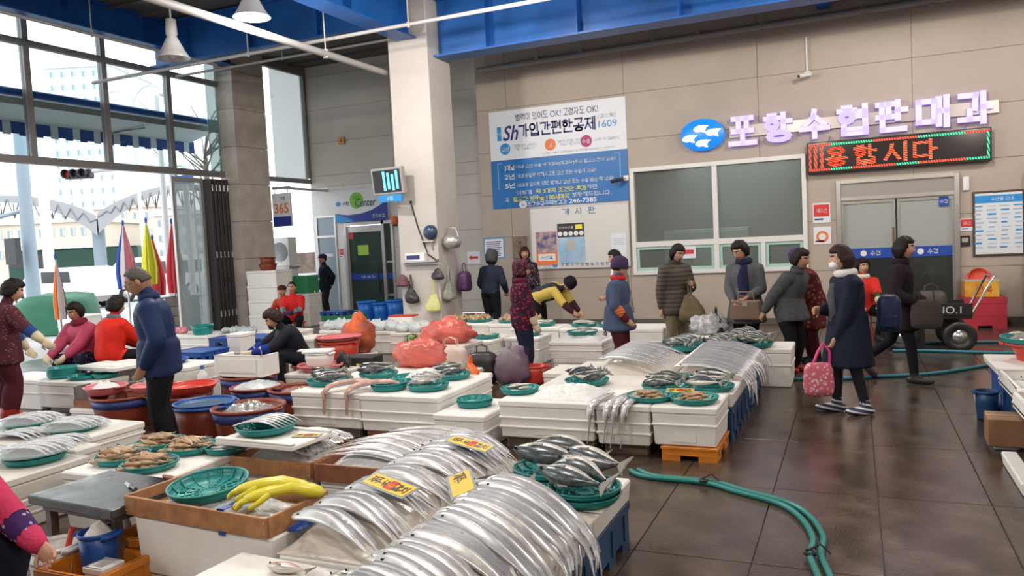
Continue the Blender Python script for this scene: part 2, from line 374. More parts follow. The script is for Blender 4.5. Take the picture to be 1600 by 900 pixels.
# ---- pipes
def pipe(name, pts, r, label, hangers=(), top=ZC, m=None):
    o = thing(name, label, 'pipe', pts[0]); b = Vector(pts[0]); m = m or m_pipe
    MB().tube([Vector(q)-b for q in pts], r, 10).build('tube', m, o)
    for h in hangers:
        q = Vector(h)-b
        MB().tube([q, (q.x, q.y, top-b.z)], 0.010, 6).build('hanger', m, o)
        MB().tube([q+Vector((0,0,r+.012)), q-Vector((0,0,r+.012))], r*0.8, 8).build('clamp', m, o)
    return o
pipe('sprinkler_pipe', [(-12.9,10.5,5.02),(4.5,10.5,5.08)], 0.030, 'thin white sprinkler pipe crossing the hall before the pillar', [(-9.2,10.5,5.03),(-3.2,10.5,5.05),(-6.1,10.5,5.04)])
pipe('drain_pipe', [(-7.42,1.0,4.73),(-7.42,11.9,4.73)], 0.055, 'thick grey pipe running to the white pillar', [(-7.42,6.5,4.73),(-7.42,10.2,4.73)])
pipe('conduit', [(-13.0,12.6,5.5),(-7.4,12.6,5.5)], 0.025, 'thin conduit between the window wall and the white pillar', [(-10.2,12.6,5.5)])
pipe('conduit', [(-11.6,2,5.5),(-11.6,12.3,5.5)], 0.03, 'thin grey conduit over the folding doors', [(-11.6,5,5.5),(-11.6,9.5,5.5)])
pipe('cable_tray', [(-6.9,YB-0.07,5.16),(XR,YB-0.07,5.26)], 0.055, 'long grey cable pipe along the top of the office wall', [(x,YB-0.07,5.2) for x in (-5.6,-4.7,-3.3,-2.5,-1.4,0.2,1.2,2.4)], top=ZC-0.05)

# ---- tall windows of the left wall (frames, panes, rail), open folding door below
w1 = tag(link('window_1', None), 'tall glazed window wall with grey frames above the open side', kind='structure')
ZR0, ZR1 = 3.47, 3.60; ZT = 5.58; ZTOP = 6.28
MB().box(XL-0.07, YF, ZR0, XL+0.07, 14.2, ZR1).build('bottom_rail', m_alud, w1)
MB().box(XL-0.05, YF, ZT-0.06, XL+0.05, 14.2, ZT+0.05).build('transom', m_alud, w1)
MB().box(XL-0.07, YF, ZTOP, XL+0.07, 14.2, ZTOP+0.12).build('top_rail', m_alud, w1)
MB().box(XL-0.15, YF, ZTOP+0.12, XL+0.15, 14.2, ZC).build('head_beam', m_beam, w1)
ys = [14.12, 12.52, 10.97, 9.42, 7.87, 6.32, 4.77, 3.22, 1.67, 0.12, -1.43, -2.98, -4.53, -6.08, YF+.05]
for k, y in enumerate(ys):
    MB().box(XL-0.06, y-0.055, ZR1, XL+0.06, y+0.055, ZTOP).build('mullion', m_alud, w1)
    if k+1 < len(ys):
        y2 = ys[k+1]
        MB().box(XL-0.006, y2+0.055, ZR1, XL+0.006, y-0.055, ZT-0.06).build('pane', m_glass, w1)
        MB().box(XL-0.006, y2+0.055, ZT+0.05, XL+0.006, y-0.055, ZTOP).build('pane', m_glass, w1)
w2 = tag(link('window_2', None), 'glazed corner window beside the stone pillar', kind='structure')
MB().box(XL-0.06, 15.0, ZR0, XL+0.06, YC, ZR1-0.02).build('bottom_rail', m_alud, w2)
MB().box(XL-0.06, YC-0.1, ZR1, XL+0.06, YC, ZTOP).build('mullion', m_alud, w2)
MB().box(XL-0.06, 15.0, ZTOP, XL+0.06, YC, ZC).build('top_rail', m_alud, w2)
MB().box(XL-0.006, 15.1, ZR1-.02, XL+0.006, 15.75, ZTOP).build('pane', m_glass, w2)
MB().box(XL-0.006, 15.75, ZR1-.02, XL+0.006, YC-0.1, ZTOP).build('pane', mat('pale green glazed panel', (0.50,0.66,0.64), 0.12, alpha=0.62), w2)
MB().box(XL-0.024, 13.62, ZR1, XL-0.012, 14.06, ZTOP).build('pane', mat('pale green glazed panel', (0,0,0)), w1)

# folding door: one glass leaf and a stack of dark folded leaves
d1 = tag(link('door_1', None, None, (XL, 12.42, 0)), 'glass folding door pushed open beside the stone pillar', kind='structure')
MB().box(-0.03, 0, 0.03, 0.03, 0.075, 3.42).box(-0.03, 0.80, 0.03, 0.03, 0.875, 3.42).box(-0.03, 0.075, 0.03, 0.03, 0.80, 0.16).box(-0.03, 0.075, 3.32, 0.03, 0.80, 3.42).build('leaf_frame', m_alu, d1)
MB().box(-0.006, 0.075, 0.16, 0.006, 0.80, 3.32).build('pane', mat('bluish door glass', (0.42,0.55,0.58), 0.1, alpha=0.60), d1)
for k in range(5):
    f = MB().box(-0.05-0.0*k, 0.90+k*0.115, 0.03, 0.22, 0.985+k*0.115, 3.40).build('folded_leaf', mat('dark bronze frame', (0.035,0.033,0.035), 0.4), d1, bev=0.006)
    for z in (0.4, 1.72, 3.2):
        MB().tube([(0.235, 0.94+k*0.115, z-.07), (0.235, 0.94+k*0.115, z+.07)], 0.016, 8).build('hinge', m_alu, f)
# opening beside the stone pillar: low part of the corner
struct('wall_left', MB().box(XL-0.10, 15.02, 0, XL, 15.30, ZR0), m_wwhite, 'pale wall strip beside the stone pillar')
# ------------------------------------------------------------------ office window and doors
m_off = mat('office wall', (0.30,0.33,0.31), 0.7)
m_wglass = mat('office glass', (0.17,0.18,0.17), 0.05, alpha=0.45, spec=0.8)
m_green = mat('green sash frame', (0.36,0.55,0.49), 0.4)
m_wframe = mat('white window frame', (0.70,0.69,0.67), 0.35)
w3 = tag(link('window_3', None, None, (0, YB, 0)), 'wide white framed office window with green lower sashes', kind='structure')
x0, x1, z0, z1 = -3.86, -0.74, 0.94, 2.95
fr = MB(); t = 0.075
fr.box(x0,-0.05,z0,x0+t,0.12,z1).box(x1-t,-0.05,z0,x1,0.12,z1).box(x0+t,-0.05,z0,x1-t,0.12,z0+t).box(x0+t,-0.05,z1-t,x1-t,0.12,z1)
fr.build('frame', m_wframe, w3, bev=0.006)
MB().box(-2.34,-0.045,z0+t,-2.25,0.11,z1-t).build('mullion', m_wframe, w3)
MB().box(x0+t,-0.045,1.46,-2.34,0.11,1.56).build('rail', m_wframe, w3); MB().box(-2.25,-0.045,1.46,x1-t,0.11,1.56).build('rail', m_wframe, w3)
MB().box(-1.52,-0.045,z0+t,-1.45,0.11,1.46).build('mullion', m_wframe, w3)
for a, b in ((x0+t,-2.34), (-2.25,x1-t)):
    MB().box(a,0.03,1.56,b,0.042,z1-t).build('pane', m_wglass, w3)
for a, b in ((x0+t,-3.06), (-3.06,-2.34), (-2.25,-1.52), (-1.45,x1-t)):
    s = MB(); q = 0.055
    s.box(a,-0.02,z0+t,a+q,0.05,1.46).box(b-q,-0.02,z0+t,b,0.05,1.46).box(a+q,-0.02,z0+t,b-q,0.05,z0+t+q).box(a+q,-0.02,1.46-q,b-q,0.05,1.46)
    f = s.build('sash', m_green, w3, bev=0.004)
    MB().box(a+q,0.01,z0+t+q,b-q,0.02,1.46-q).build('pane', m_wglass, f)
tag(MB().box(-6.9, 17.05, 0, XR, 17.2, 3.3).build('wall_office_rear', m_off), kind='structure')
tag(MB().box(-6.75, YB+0.3, 3.2, XR, 17.05, 3.3).build('ceiling_office', m_off), kind='structure')
# a filing cabinet and a blind seen through the office glass
o = thing('filing_cabinet', 'pale green cabinet behind the office window', 'cabinet', (-2.75, 16.4, 0))
MB().box(-0.85,-0.3,0,0.85,0.3,1.75).build('body', mat('pale green metal', (0.45,0.6,0.55), 0.4), o, bev=0.01)
for k in range(3): MB().box(-0.83+k*0.56,-0.32,0.05,-0.29+k*0.56,-0.3,1.7).build('door', mat('pale green metal', (0,0,0)), o, bev=0.005)
L = bpy.data.lights.new('office_light', 'AREA'); L.energy = 60; L.size = 2.5; L.color = (0.9,1,0.95)
lo = bpy.data.objects.new('office_light', L); COL.objects.link(lo); lo.location = (-2.2, 15.9, 3.15)

d2 = tag(link('door_2', None, None, (0, YB, 0)), 'steel framed double glass office door with a blue band', kind='structure')
x0, x1, z1 = -0.27, 1.57, 2.45
MB().box(x0,-0.06,0,x0+0.075,0.15,z1).build('jamb', m_steel, d2, bev=0.004); MB().box(x1-0.075,-0.06,0,x1,0.15,z1).build('jamb', m_steel, d2, bev=0.004)
MB().box(x0+0.075,-0.06,z1-0.06,x1-0.075,0.15,z1).build('head', m_steel, d2)
MB().box(x0+0.075,-0.01,2.16,x1-0.075,0.1,z1-0.06).build('transom_panel', mat('grey shutter steel', (0.33,0.31,0.29), 0.35, 0.7), d2)
MB().box(x0+0.075,-0.045,2.10,x1-0.075,0.1,2.16).build('track', m_steel, d2)
m_film = mat('frosted door film', (0.34,0.36,0.35), 0.18, spec=0.5); m_dglass = mat('dark door glass', (0.030,0.035,0.034), 0.07, spec=0.6)
m_band = mat('blue band', (0.02,0.07,0.36), 0.3)
for k, (a, b) in enumerate(((x0+0.075,0.635), (0.665,x1-0.075))):
    lf = MB().box(a,0.02,0.02,a+0.03,0.07,2.10).box(b-0.03,0.02,0.02,b,0.07,2.10).box(a+.03,0.02,2.04,b-.03,0.07,2.10).box(a+.03,0.02,0.02,b-.03,0.07,0.12).build('leaf', m_steel, d2)
    MB().box(a+.03,0.04,1.28,b-.03,0.05,2.04).build('pane', m_film, lf)
    MB().box(a+.03,0.04,0.12,b-.03,0.05,1.28).build('lower_pane', m_dglass, lf)
    bn = MB().box(a+.03,0.032,1.11,b-.03,0.04,1.28).build('band', m_band, lf)
    cx = (a+b)/2
    MB().lathe([(0.0,0),(0.05,0)],16,(0,0,0)).build('emblem', m_whitep, lf, (cx-0.08,0.030,1.195)).rotation_euler = (math.pi/2,0,0)
    text('수협', 0.085, lf, (cx+0.10,0.031,1.195), m_whitep)
MB().tube([(0.60,-0.03,0.95),(0.60,-0.03,1.62)],0.016,10).build('handle', mat('wood handle', (0.20,0.09,0.05), 0.4), d2)
MB().box(1.28,0.015,1.92,1.42,0.032,2.08).build('sticker', m_band, d2); text('수협', 0.06, d2, (1.35,0.012,2.0), m_whitep)

# far wall doors
d3 = tag(link('door_3', None, None, (-12.45, YC, 0)), 'dark glass door under the cash corner sign', kind='structure')
m_dg = mat('dark green glass', (0.035,0.06,0.055), 0.08, spec=0.6)
MB().box(0.25,-0.05,0,0.33,0.1,2.38).box(1.40,-0.05,0,1.48,0.1,2.38).box(1.68,-0.05,0,1.75,0.1,2.38).box(0.33,-0.05,2.30,1.68,0.1,2.38).build('frame', m_alu, d3)
lf = MB().box(0.33,0.0,0.02,0.37,0.05,2.28).box(1.36,0.0,0.02,1.40,0.05,2.28).box(0.37,0.0,2.12,1.36,0.05,2.28).box(0.37,0,0.02,1.36,0.05,0.10).build('leaf', m_alu, d3)
MB().box(0.37,0.02,0.10,1.36,0.03,2.12).build('pane', m_dg, lf)
MB().box(0.37,0.01,0.88,1.36,0.02,1.04).build('band', m_band, lf); text('수협  365 코너', 0.07, lf, (0.9,0.008,0.96), m_whitep)
MB().box(0.62,0.008,1.52,0.95,0.02,1.78).build('poster', mat('lime poster', (0.30,0.52,0.06), 0.5), lf)
MB().tube([(1.24,-0.05,0.55),(1.24,-0.05,1.2)],0.018,8).build('handle', m_black, lf)
MB().box(0.38,0.008,1.95,0.50,0.02,2.1).build('sticker', mat('red print', (0.60,0.03,0.03), 0.5), lf)
MB().box(1.48,0.02,0.02,1.68,0.03,2.30).build('side_pane', m_dg, d3)
MB().box(1.48,0.0,0.88,1.68,0.02,1.04).build('band', m_band, d3)
for z in (0.45,1.3): MB().box(1.48,-0.02,z,1.68,0.04,z+0.05).build('rail', m_alu, d3)
d4 = tag(link('door_4', None, None, (-13.1, YC, 0)), 'plain blue grey steel door at the far corner', kind='structure')
MB().box(0,-0.03,0,0.05,0.1,2.6).box(0.60,-0.03,0,0.65,0.1,2.6).box(0.05,-0.03,2.55,0.60,0.1,2.6).box(0.05,-0.03,2.02,0.60,0.1,2.08).build('frame', m_alu, d4)
m_gdoor = mat('blue grey steel', (0.20,0.25,0.30), 0.4, 0.2)
lf = MB().box(0.05,0.0,0.02,0.60,0.05,2.02).box(0.05,0.0,2.08,0.60,0.05,2.55).build('leaf', m_gdoor, d4)
MB().box(0.20,-0.008,1.52,0.50,0.0,1.60).build('plate', m_alu, lf); MB().ball((0.10,-0.04,0.95),0.03,n=8,m=6).build('knob', m_alu, lf)

# ------------------------------------------------------------------ signs on the walls
m_white = mat('white print', (0.74,0.74,0.76), 0.45); m_navy = mat('navy print', (0.03,0.035,0.16), 0.5)
m_banb = mat('banner blue', (0.012,0.14,0.42), 0.4); m_banw = mat('banner white', (0.70,0.72,0.78), 0.4)
m_yel = mat('yellow print', (0.85,0.75,0.05), 0.5); m_red = mat('red print', (0.60,0.03,0.03), 0.5)
m_gprint = mat('pale blue print', (0.35,0.45,0.62), 0.5); m_mag = mat('magenta print', (0.42,0.02,0.16), 0.5); m_org = mat('orange print', (0.75,0.18,0.05), 0.5)
m_cy = mat('sky print', (0.02,0.25,0.60), 0.5)
bn = thing('wall_banner', 'white and blue vinyl insurance banner with Korean text on the office wall', 'banner', (-5.31, YB-0.012, 3.34))
B = lambda z: z-3.34
MB().box(-1.42,0,B(2.36),1.42,0.010,B(3.33)).build('blue_sheet', m_banb, bn); MB().box(-1.42,0,B(3.33),1.42,0.010,B(4.31)).build('white_sheet', m_banw, bn)
Yt = -0.003
text('병력이 있어도 OK! 고령자도 OK!', 0.15, bn, (0.02,Yt,B(4.15)), m_navy, w=1.72)
text('Sh', 0.30, bn, (-0.98,Yt,B(3.86)), m_navy, w=0.32, shear=0.25, bold=0.02)
text('가입간편한공제', 0.27, bn, (0.02,Yt,B(3.88)), m_navy, w=1.60, bold=0.02)
text('[갱신형]', 0.09, bn, (1.05,Yt,B(3.99)), m_gprint, w=0.36); text('1609', 0.13, bn, (1.06,Yt,B(3.84)), m_cy, w=0.36)
MB().box(-1.25,-0.004,B(3.72),-1.16,0,B(4.0)).build('tab', m_cy, bn); text('수협', 0.05, bn, (-1.205,-0.006,B(3.86)), m_white)
for x, m, c, tx in ((-1.09,m_cy,'입원','고혈압 당뇨 있어도\n가입 가능합니다'), (-0.12,m_org,'암','암치료를 받은\n적이 있어도'), (0.62,m_mag,'수술','나이가 많아도')):
    e = MB().lathe([(0,0),(0.115,0)],24).build('badge', m, bn, (x,-0.004,B(3.55))); e.rotation_euler = (math.pi/2,0,0)
    text(c, 0.09, bn, (x,-0.007,B(3.55)), m_white)
    text(tx, 0.12 if '\n' in tx else 0.06, bn, (x+0.42,Yt,B(3.56)), m_gprint, w=0.52)
text('자세한 내용은 상품설명서 및 약관을 참조하시기 바랍니다', 0.035, bn, (0.45,Yt,B(3.39)), m_gprint, w=1.5)
for z, n, u, tx in ((3.17,'3','개월','이내 입원 수술 추가검사(재검사)등의 필요소견이 없음!'), (2.99,'2','년','이내에 질병 상해사고로 입원 또는 수술이 없음!'), (2.81,'5','년','이내에 암으로 진단 받거나 입원 또는 수술 받은 적 없음!')):
    text(n+u, 0.11, bn, (-1.13,Yt,B(z)), m_white, w=0.22, bold=0.015, align='LEFT'); text(tx, 0.085, bn, (-0.87,Yt,B(z)), m_white, align='LEFT', w={'3':2.05,'2':1.65,'5':2.0}[n])
text('이렇게', 0.09, bn, (-0.72,Yt,B(2.655)), m_white, w=0.32); text('딱 3가지 조건만 통과', 0.095, bn, (0.06,Yt,B(2.66)), m_yel, w=1.05, bold=0.012); text('하면', 0.09, bn, (0.70,Yt,B(2.67)), m_white, w=0.2)
text('꼭', 0.09, bn, (-1.1,Yt,B(2.525)), m_white); text('필요한 보장을 100세까지', 0.1, bn, (-0.37,Yt,B(2.53)), m_yel, w=1.2, bold=0.012); text('보장해드립니다.', 0.09, bn, (0.68,Yt,B(2.54)), m_white, w=0.8)
e = MB().lathe([(0,0),(0.075,0)],20,sx=1.15).build('badge', m_white, bn, (-0.76,-0.004,B(2.415))); e.rotation_euler = (math.pi/2,0,0)
text('Sh', 0.06, bn, (-0.76,-0.007,B(2.415)), m_banb)
text('포항수협공제보험과', 0.09, bn, (-0.25,Yt,B(2.42)), m_white, w=0.84, bold=0.012); text('246-7385', 0.09, bn, (0.50,Yt,B(2.425)), m_white, w=0.56, bold=0.02)
for s in (-1, 1): MB().box(s*1.27-0.006,-0.004,B(2.75),s*1.27+0.006,0,B(3.27)).box(min(s*1.27,s*1.17),-0.004,B(3.264),max(s*1.27,s*1.17),0,B(3.272)).build('rule', m_gprint, bn)

nb = thing('notice_board', 'white notice board below the blue banner', 'notice board', (-4.92, YB-0.03, 1.72))
MB().box(-1.0,0,-0.60,1.0,0.03,0.60).build('board', mat('notice board white', (0.62,0.62,0.61), 0.4), nb)
MB().box(-1.02,-0.012,-0.62,-1.0,0.03,0.62).box(1.0,-0.012,-0.62,1.02,0.03,0.62).box(-1.0,-0.012,-0.62,1.0,0.03,-0.60).box(-1.0,-0.012,0.60,1.0,0.03,0.62).build('frame', m_alu, nb)
text('게  시  판', 0.13, nb, (0.02,-0.004,0.50), mat('blue print', (0.05,0.12,0.35), 0.5), w=0.68)
text('포 항 수 산 업 협 동 조 합 판 매 과', 0.06, nb, (0.20,-0.004,-0.54), m_navy, w=1.20)
e = MB().lathe([(0,0),(0.045,0)],16,sx=1.3).build('emblem', m_cy, nb, (-0.52,-0.004,-0.54)); e.rotation_euler = (math.pi/2,0,0)
# sheets pinned to the board are things of their own
def sheet(name, label, x, z, w, h, m, Y=YB-0.036, cat='poster'):
    o = thing(name, label, cat, (x, Y, z)); MB().box(-w/2,-0.004,-h/2,w/2,0,h/2).build('paper', m, o); return o
s = sheet('poster', 'seafood poster with a navy photo and an orange border on the notice board', -5.60, 1.52, 0.44, 0.66, m_org)
MB().box(-0.21,-0.006,-0.08,0.21,-0.004,0.32).build('picture', mat('seafood photo', (0.02,0.05,0.22), 0.4, col2=(0.60,0.42,0.34), vscale=7), s)
MB().box(-0.18,-0.006,-0.25,0.18,-0.004,-0.11).build('box', m_banw, s); text('수산물', 0.06, s, (0,-0.008,-0.18), m_navy, w=0.26)
s = sheet('poster', 'tall pale blue poster with a black header of five round pictures', -5.08, 1.60, 0.55, 0.78, mat('pale blue poster', (0.42,0.56,0.68), 0.5, col2=(0.20,0.40,0.62), vscale=4))
MB().box(-0.275,-0.006,0.12,0.275,-0.004,0.39).build('header', m_black, s)
for k in range(5):
    e = MB().lathe([(0,0),(0.047,0)],16).build('picture', m_white, s, (-0.22+k*0.11,-0.008,0.19)); e.rotation_euler = (math.pi/2,0,0)
MB().box(0.1,-0.007,0.27,0.24,-0.0055,0.36).build('badge', m_yel, s); text('원양수산물', 0.05, s, (-0.09,-0.007,0.31), m_white, w=0.3)
MB().box(-0.09,-0.007,-0.14,0.07,-0.004,0.06).build('picture', mat('grey picture', (0.45,0.42,0.40), 0.5), s)
for k in range(5): MB().box(-0.24,-0.006,-0.2-k*0.035,0.22,-0.004,-0.185-k*0.035).build('text_line', m_gprint, s)
s = sheet('paper_notice', 'plain white paper notice at the right of the notice board', -4.12, 1.52, 0.30, 0.46, m_banw, cat='paper')
for k in range(4): MB().box(-0.1,-0.006,0.12-k*0.035,0.1,-0.004,0.13-k*0.035).build('text_line', m_gprint, s)

# lit letters, emblem and running display
m_let = mat('lit letter face', (0.42,0.37,0.62), 0.4, emit=(0.66,0.58,1.0), estr=0.72)
m_lets = mat('lilac letter side', (0.40,0.30,0.85), 0.4, emit=(0.34,0.22,1.0), estr=0.55)
sg = thing('letter_sign', 'lit lilac Korean channel letters on a bar above the office door', 'sign', (0, YB, 3.44))
MB().box(-2.0,-0.05,-0.10,2.13,-0.005,0.10).build('mounting_bar', mat('sign bar', (0.42,0.37,0.33), 0.25, 0.3), sg)
for k, ch in enumerate('포항수협판매과'):
    o = text(ch, 0.52, sg, (-1.77+k*0.594, -0.075, 0), m_let, w=0.49, name='letter', ext=0.045, bold=0.040)
    o.data.materials.append(m_lets)
    for pgn in o.data.polygons:
        if abs(pgn.normal.z) < 0.5: pgn.material_index = 1
lg = thing('emblem_sign', 'blue oval emblem with four white fish beside the lit letters', 'sign', (-2.47, YB-0.10, 3.44))
m_lblue = mat('lit blue face', (0.01,0.20,0.70), 0.35, emit=(0.01,0.22,0.85), estr=0.55)
e = MB().lathe([(0.0,-0.095),(1.0,-0.095),(1.0,0.0),(0.97,0.012),(0.0,0.012)],40,sx=0.39,sy=0.285).build('disc', m_lblue, lg); e.rotation_euler = (math.pi/2,0,0)
m_lw = mat('lit white face', (0.9,0.92,1), 0.4, emit=(0.95,0.97,1), estr=0.9)
for fx, fz in ((-0.255,-0.055), (-0.045,0.105), (0.17,0.025), (-0.02,-0.155)):
    pts = [(-0.11,0.0),(-0.09,-0.035),(-0.04,-0.055),(0.03,-0.05),(0.09,-0.075),(0.12,-0.07),(0.10,-0.03),(0.12,0.02),(0.17,0.05),(0.10,0.06),(0.0,0.065),(-0.07,0.045)]
    f = MB().prism(pts,-0.006,0.0).build('fish_mark', m_lw, lg, (fx,-0.0135,fz))
    MB().ball((-0.07,-0.008,0.005),(0.009,0.003,0.009),n=8,m=5).build('eye', m_navy, f)
led = thing('running_display', 'long black running display with red Korean text and red green border', 'display', (0.65, YB-0.16, 2.855))
MB().box(-1.36,0,-0.265,1.36,0.16,0.265).build('case', m_black, led, bev=0.008)
MB().box(-1.345,-0.004,-0.25,1.345,0,0.25).build('screen', mat('display face', (0.03,0.025,0.025), 0.12), led)
def ledmat(n, c, ax=(1,0,0.35), sc=26): return mat(n, (0.02,0.01,0.01), 0.4, emit=c, estr=1.4, stripe=(ax, sc, c, 0.45))
m_lr = ledmat('red leds', (1.0,0.06,0.02)); m_lg = ledmat('green leds', (0.02,0.65,0.28)); m_lo = ledmat('orange leds', (1.0,0.10,0.03), (0.35,1,0.0), 26)
for z in (-0.225, 0.19):
    for k, m in enumerate((m_lr,m_lg,m_lg,m_lr,m_lr,m_lg,m_lg,m_lr) if z > 0 else (m_lr,m_lg,m_lr,m_lr,m_lg,m_lr,m_lr,m_lg)):
        MB().box(-1.33+k*0.3325,-0.007,z,-1.33+(k+1)*0.3325,-0.004,z+0.036).build('led_strip', m, led)
MB().box(1.295,-0.007,-0.189,1.33,-0.004,0.19).build('led_strip', m_lg, led); MB().box(-1.33,-0.007,-0.189,-1.295,-0.004,0.19).build('led_strip', m_lr, led)
for k in range(2): MB().box(-1.25+k*0.1,-0.007,-0.18,-1.20+k*0.1,-0.004,0.18).build('led_stroke', m_lr, led)
for k, ch in enumerate('용합시다'):
    text(ch, 0.33, led, (-0.90+k*0.445,-0.006,-0.005), m_lo, w=0.36, bold=0.02, name='led_character')
for k in (-1.0, 1.0): MB().tube([(k,0.05,0.26),(k,0.15,0.36)],0.012,6).build('bracket', m_alu, led)

# small things on the office wall
def wall_sign(name, label, x, z, w, h, header, hm, base=m_banw, cat='sign', Y=YB):
    o = thing(name, label, cat, (x, Y-0.012, z)); MB().box(-w/2,0,-h/2,w/2,0.012,h/2).build('plate', base, o)
    if header: MB().box(-w*0.44,-0.003,-h*0.18,w*0.44,0,h*0.42).build('header', hm, o); text(header, h*0.24, o, (0,-0.005,h*0.12), m_white, w=w*0.6)
    MB().box(-w*0.4,-0.003,-h*0.36,w*0.1,0,-h*0.28).build('text_line', m_navy, o)
    return o
wall_sign('security_sign', 'red and white security sign beside the office window', -0.51, 1.92, 0.28, 0.34, '에스원', m_red)
s = wall_sign('paper_notice', 'white paper notice with a red ring under the red security sign', -0.505, 1.53, 0.28, 0.30, None, None, cat='paper')
e = MB().lathe([(0.06,0),(0.10,0)],20).build('ring', m_org, s, (0,-0.003,-0.02)); e.rotation_euler = (math.pi/2,0,0)
s = wall_sign('smoking_sign', 'small red and white no smoking sign right of the office door', 1.67, 1.60, 0.19, 0.20, '금연', m_red)
o = thing('door_intercom', 'small black wall intercom right of the office door', 'intercom', (1.64, YB-0.03, 1.34)); MB().box(-0.07,0,-0.085,0.07,0.03,0.085).build('case', m_black, o, bev=0.005); MB().box(-0.045,-0.003,-0.02,0.045,0,0.05).build('screen', m_alu, o)
o = thing('emergency_light', 'small white wall lamp beside the office door head', 'lamp', (1.665, YB-0.05, 2.26)); MB().box(-0.045,0,-0.11,0.045,0.05,0.11).build('case', m_whitep, o, bev=0.008)
MB().box(-0.03,-0.004,-0.08,0.03,0,0.02).build('lens', m_banw, o)
o = thing('information_board', 'framed information chart with a blue header right of the office door', 'board', (2.11, YB-0.03, 1.60))
MB().box(-0.36,0,-0.52,0.36,0.03,0.52).build('frame', mat('brown frame', (0.07,0.045,0.04), 0.4), o, bev=0.004)
MB().box(-0.325,-0.004,-0.485,0.325,0,0.485).build('sheet', mat('chart paper', (0.66,0.69,0.72), 0.4), o)
MB().box(-0.325,-0.006,0.33,0.325,-0.004,0.45).build('header', m_cy, o); text('수산물 안내', 0.06, o, (0.05,-0.008,0.39), m_white)
rr = random.Random(3)
for k in range(44):
    x, z = -0.27+(k % 4)*0.18, 0.27-(k//4)*0.066
    MB().box(x-0.06+rr.uniform(-.02,.02),-0.006,z,x+rr.uniform(0.02,0.07),-0.004,z+rr.uniform(0.012,0.03)).build('entry', m_gprint if k % 3 else m_cy, o)
struct('trim_1', MB().box(2.50, YB-0.12, 0, 2.58, YB, 2.4), mat('brown frame', (0,0,0)), 'brown trim post beside the information chart')
def camera(label, x, z, rod=0.0, dx=-0.1):
    o = thing('security_camera', label, 'camera', (x, YB-0.02, z))
    MB().box(-0.05,-0.02,-0.05,0.05,0.02,0.05).build('base', m_whitep, o, bev=0.006)
    if rod: MB().tube([(0,-0.04,0.05),(0,-0.04,rod)],0.014,8).build('rod', m_whitep, o)
    MB().tube([(0,-0.03,0),(dx,-0.12,-0.03)],0.012,6).build('arm', m_alu, o)
    b = MB().tube([(dx+0.06,-0.10,-0.02),(dx-0.12,-0.24,-0.06)],0.036,10).build('housing', m_black if not rod else m_whitep, o)
    MB().tube([(dx-0.12,-0.24,-0.06),(dx-0.125,-0.245,-0.062)],0.028,10).build('lens', m_black, b)
camera('black bullet camera at the corner of the office window', -3.93, 2.78)
camera('white camera on a hanging rod above the lit letters', -0.68, 4.30, 0.62, 0.0)
o = thing('wooden_plaque', 'brown wooden plaque with carved characters beside the notice board', 'plaque', (-6.18, YB-0.05, 1.56)); MB().box(-0.15,0,-0.22,0.15,0.05,0.22).build('board', mat('brown plaque', (0.22,0.16,0.12), 0.5, var=.2, vscale=9), o, bev=0.01)
text('게\n시\n함', 0.26, o, (0,-0.003,0), m_black, w=0.08)
o = sheet('rules_sheet', 'white printed rules sheet with blue edge left of the wooden plaque', -6.76, 1.57, 0.46, 0.42, m_cy, Y=YB-0.001)
MB().box(-0.21,-0.006,-0.19,0.21,-0.004,0.19).build('print_area', m_banw, o)
for k in range(8): MB().box(-0.18,-0.008,0.12-k*0.04,0.16-0.02*(k % 3),-0.006,0.138-k*0.04).build('text_line', m_navy, o)
o = sheet('arrow_sign', 'small white sign with a red arrow behind the white pillar', -8.48, 1.34, 0.34, 0.30, m_banw, Y=YC-0.001, cat='sign')
MB().prism([(-0.13,0.0),(-0.05,-0.07),(-0.05,-0.03),(0.12,-0.03),(0.12,0.03),(-0.05,0.03),(-0.05,0.07)],-0.006,-0.004).build('arrow', m_red, o)
o = sheet('paper_notice', 'paper notice with red print stuck inside the office window sash', -2.80, 1.33, 0.25, 0.22, m_banw, Y=YB-0.025, cat='paper')
MB().box(-0.09,-0.006,-0.03,0.09,-0.004,0.05).build('print_area', m_red, o)
# cash corner sign and 365 blade
o = thing('corner_sign', 'white sign with a green disc and Center lettering over the dark glass door', 'sign', (-11.57, YC-0.12, 2.81))
MB().box(-0.80,0,-0.42,0.80,0.12,0.42).build('box', mat('sign white', (0.62,0.64,0.66), 0.4), o, bev=0.006)
MB().prism([(-0.80,-0.42),(0.80,-0.42),(0.80,0.10),(0.62,-0.02),(0.35,-0.14),(0.0,-0.22),(-0.4,-0.24),(-0.80,-0.19)],-0.004,0).build('swoosh', mat('sign blue', (0.015,0.04,0.28), 0.4), o)
MB().prism([(-0.80,-0.42),(-0.2,-0.42),(-0.45,-0.30),(-0.80,-0.21)],-0.006,-0.004).build('swoosh', m_cy, o)
e = MB().lathe([(0,0),(0.21,0)],28,sx=1.0).build('disc', mat('sign green', (0.16,0.45,0.03), 0.4), o, (-0.12,-0.004,0.12)); e.rotation_euler = (math.pi/2,0,0)
text('365', 0.10, o, (-0.13,-0.008,0.20), mat('sign green dark', (0.06,0.22,0.02), 0.4)); text('Center', 0.20, o, (0.14,-0.008,0.06), m_navy, w=0.62, shear=0.15, bold=0.01)
text('수협', 0.11, o, (-0.46,-0.008,0.06), m_navy); e = MB().lathe([(0,0),(0.06,0)],16,sx=1.3).build('emblem', m_cy, o, (-0.69,-0.004,0.06)); e.rotation_euler = (math.pi/2,0,0)
text('포항수협', 0.10, o, (0.52,-0.008,-0.30), m_white)
p = PY(440, 328, 15.25)
o = thing('blade_sign', 'hanging 365 sign with orange numerals beside the stone pillar', 'sign', (p.x, 15.25, p.z))
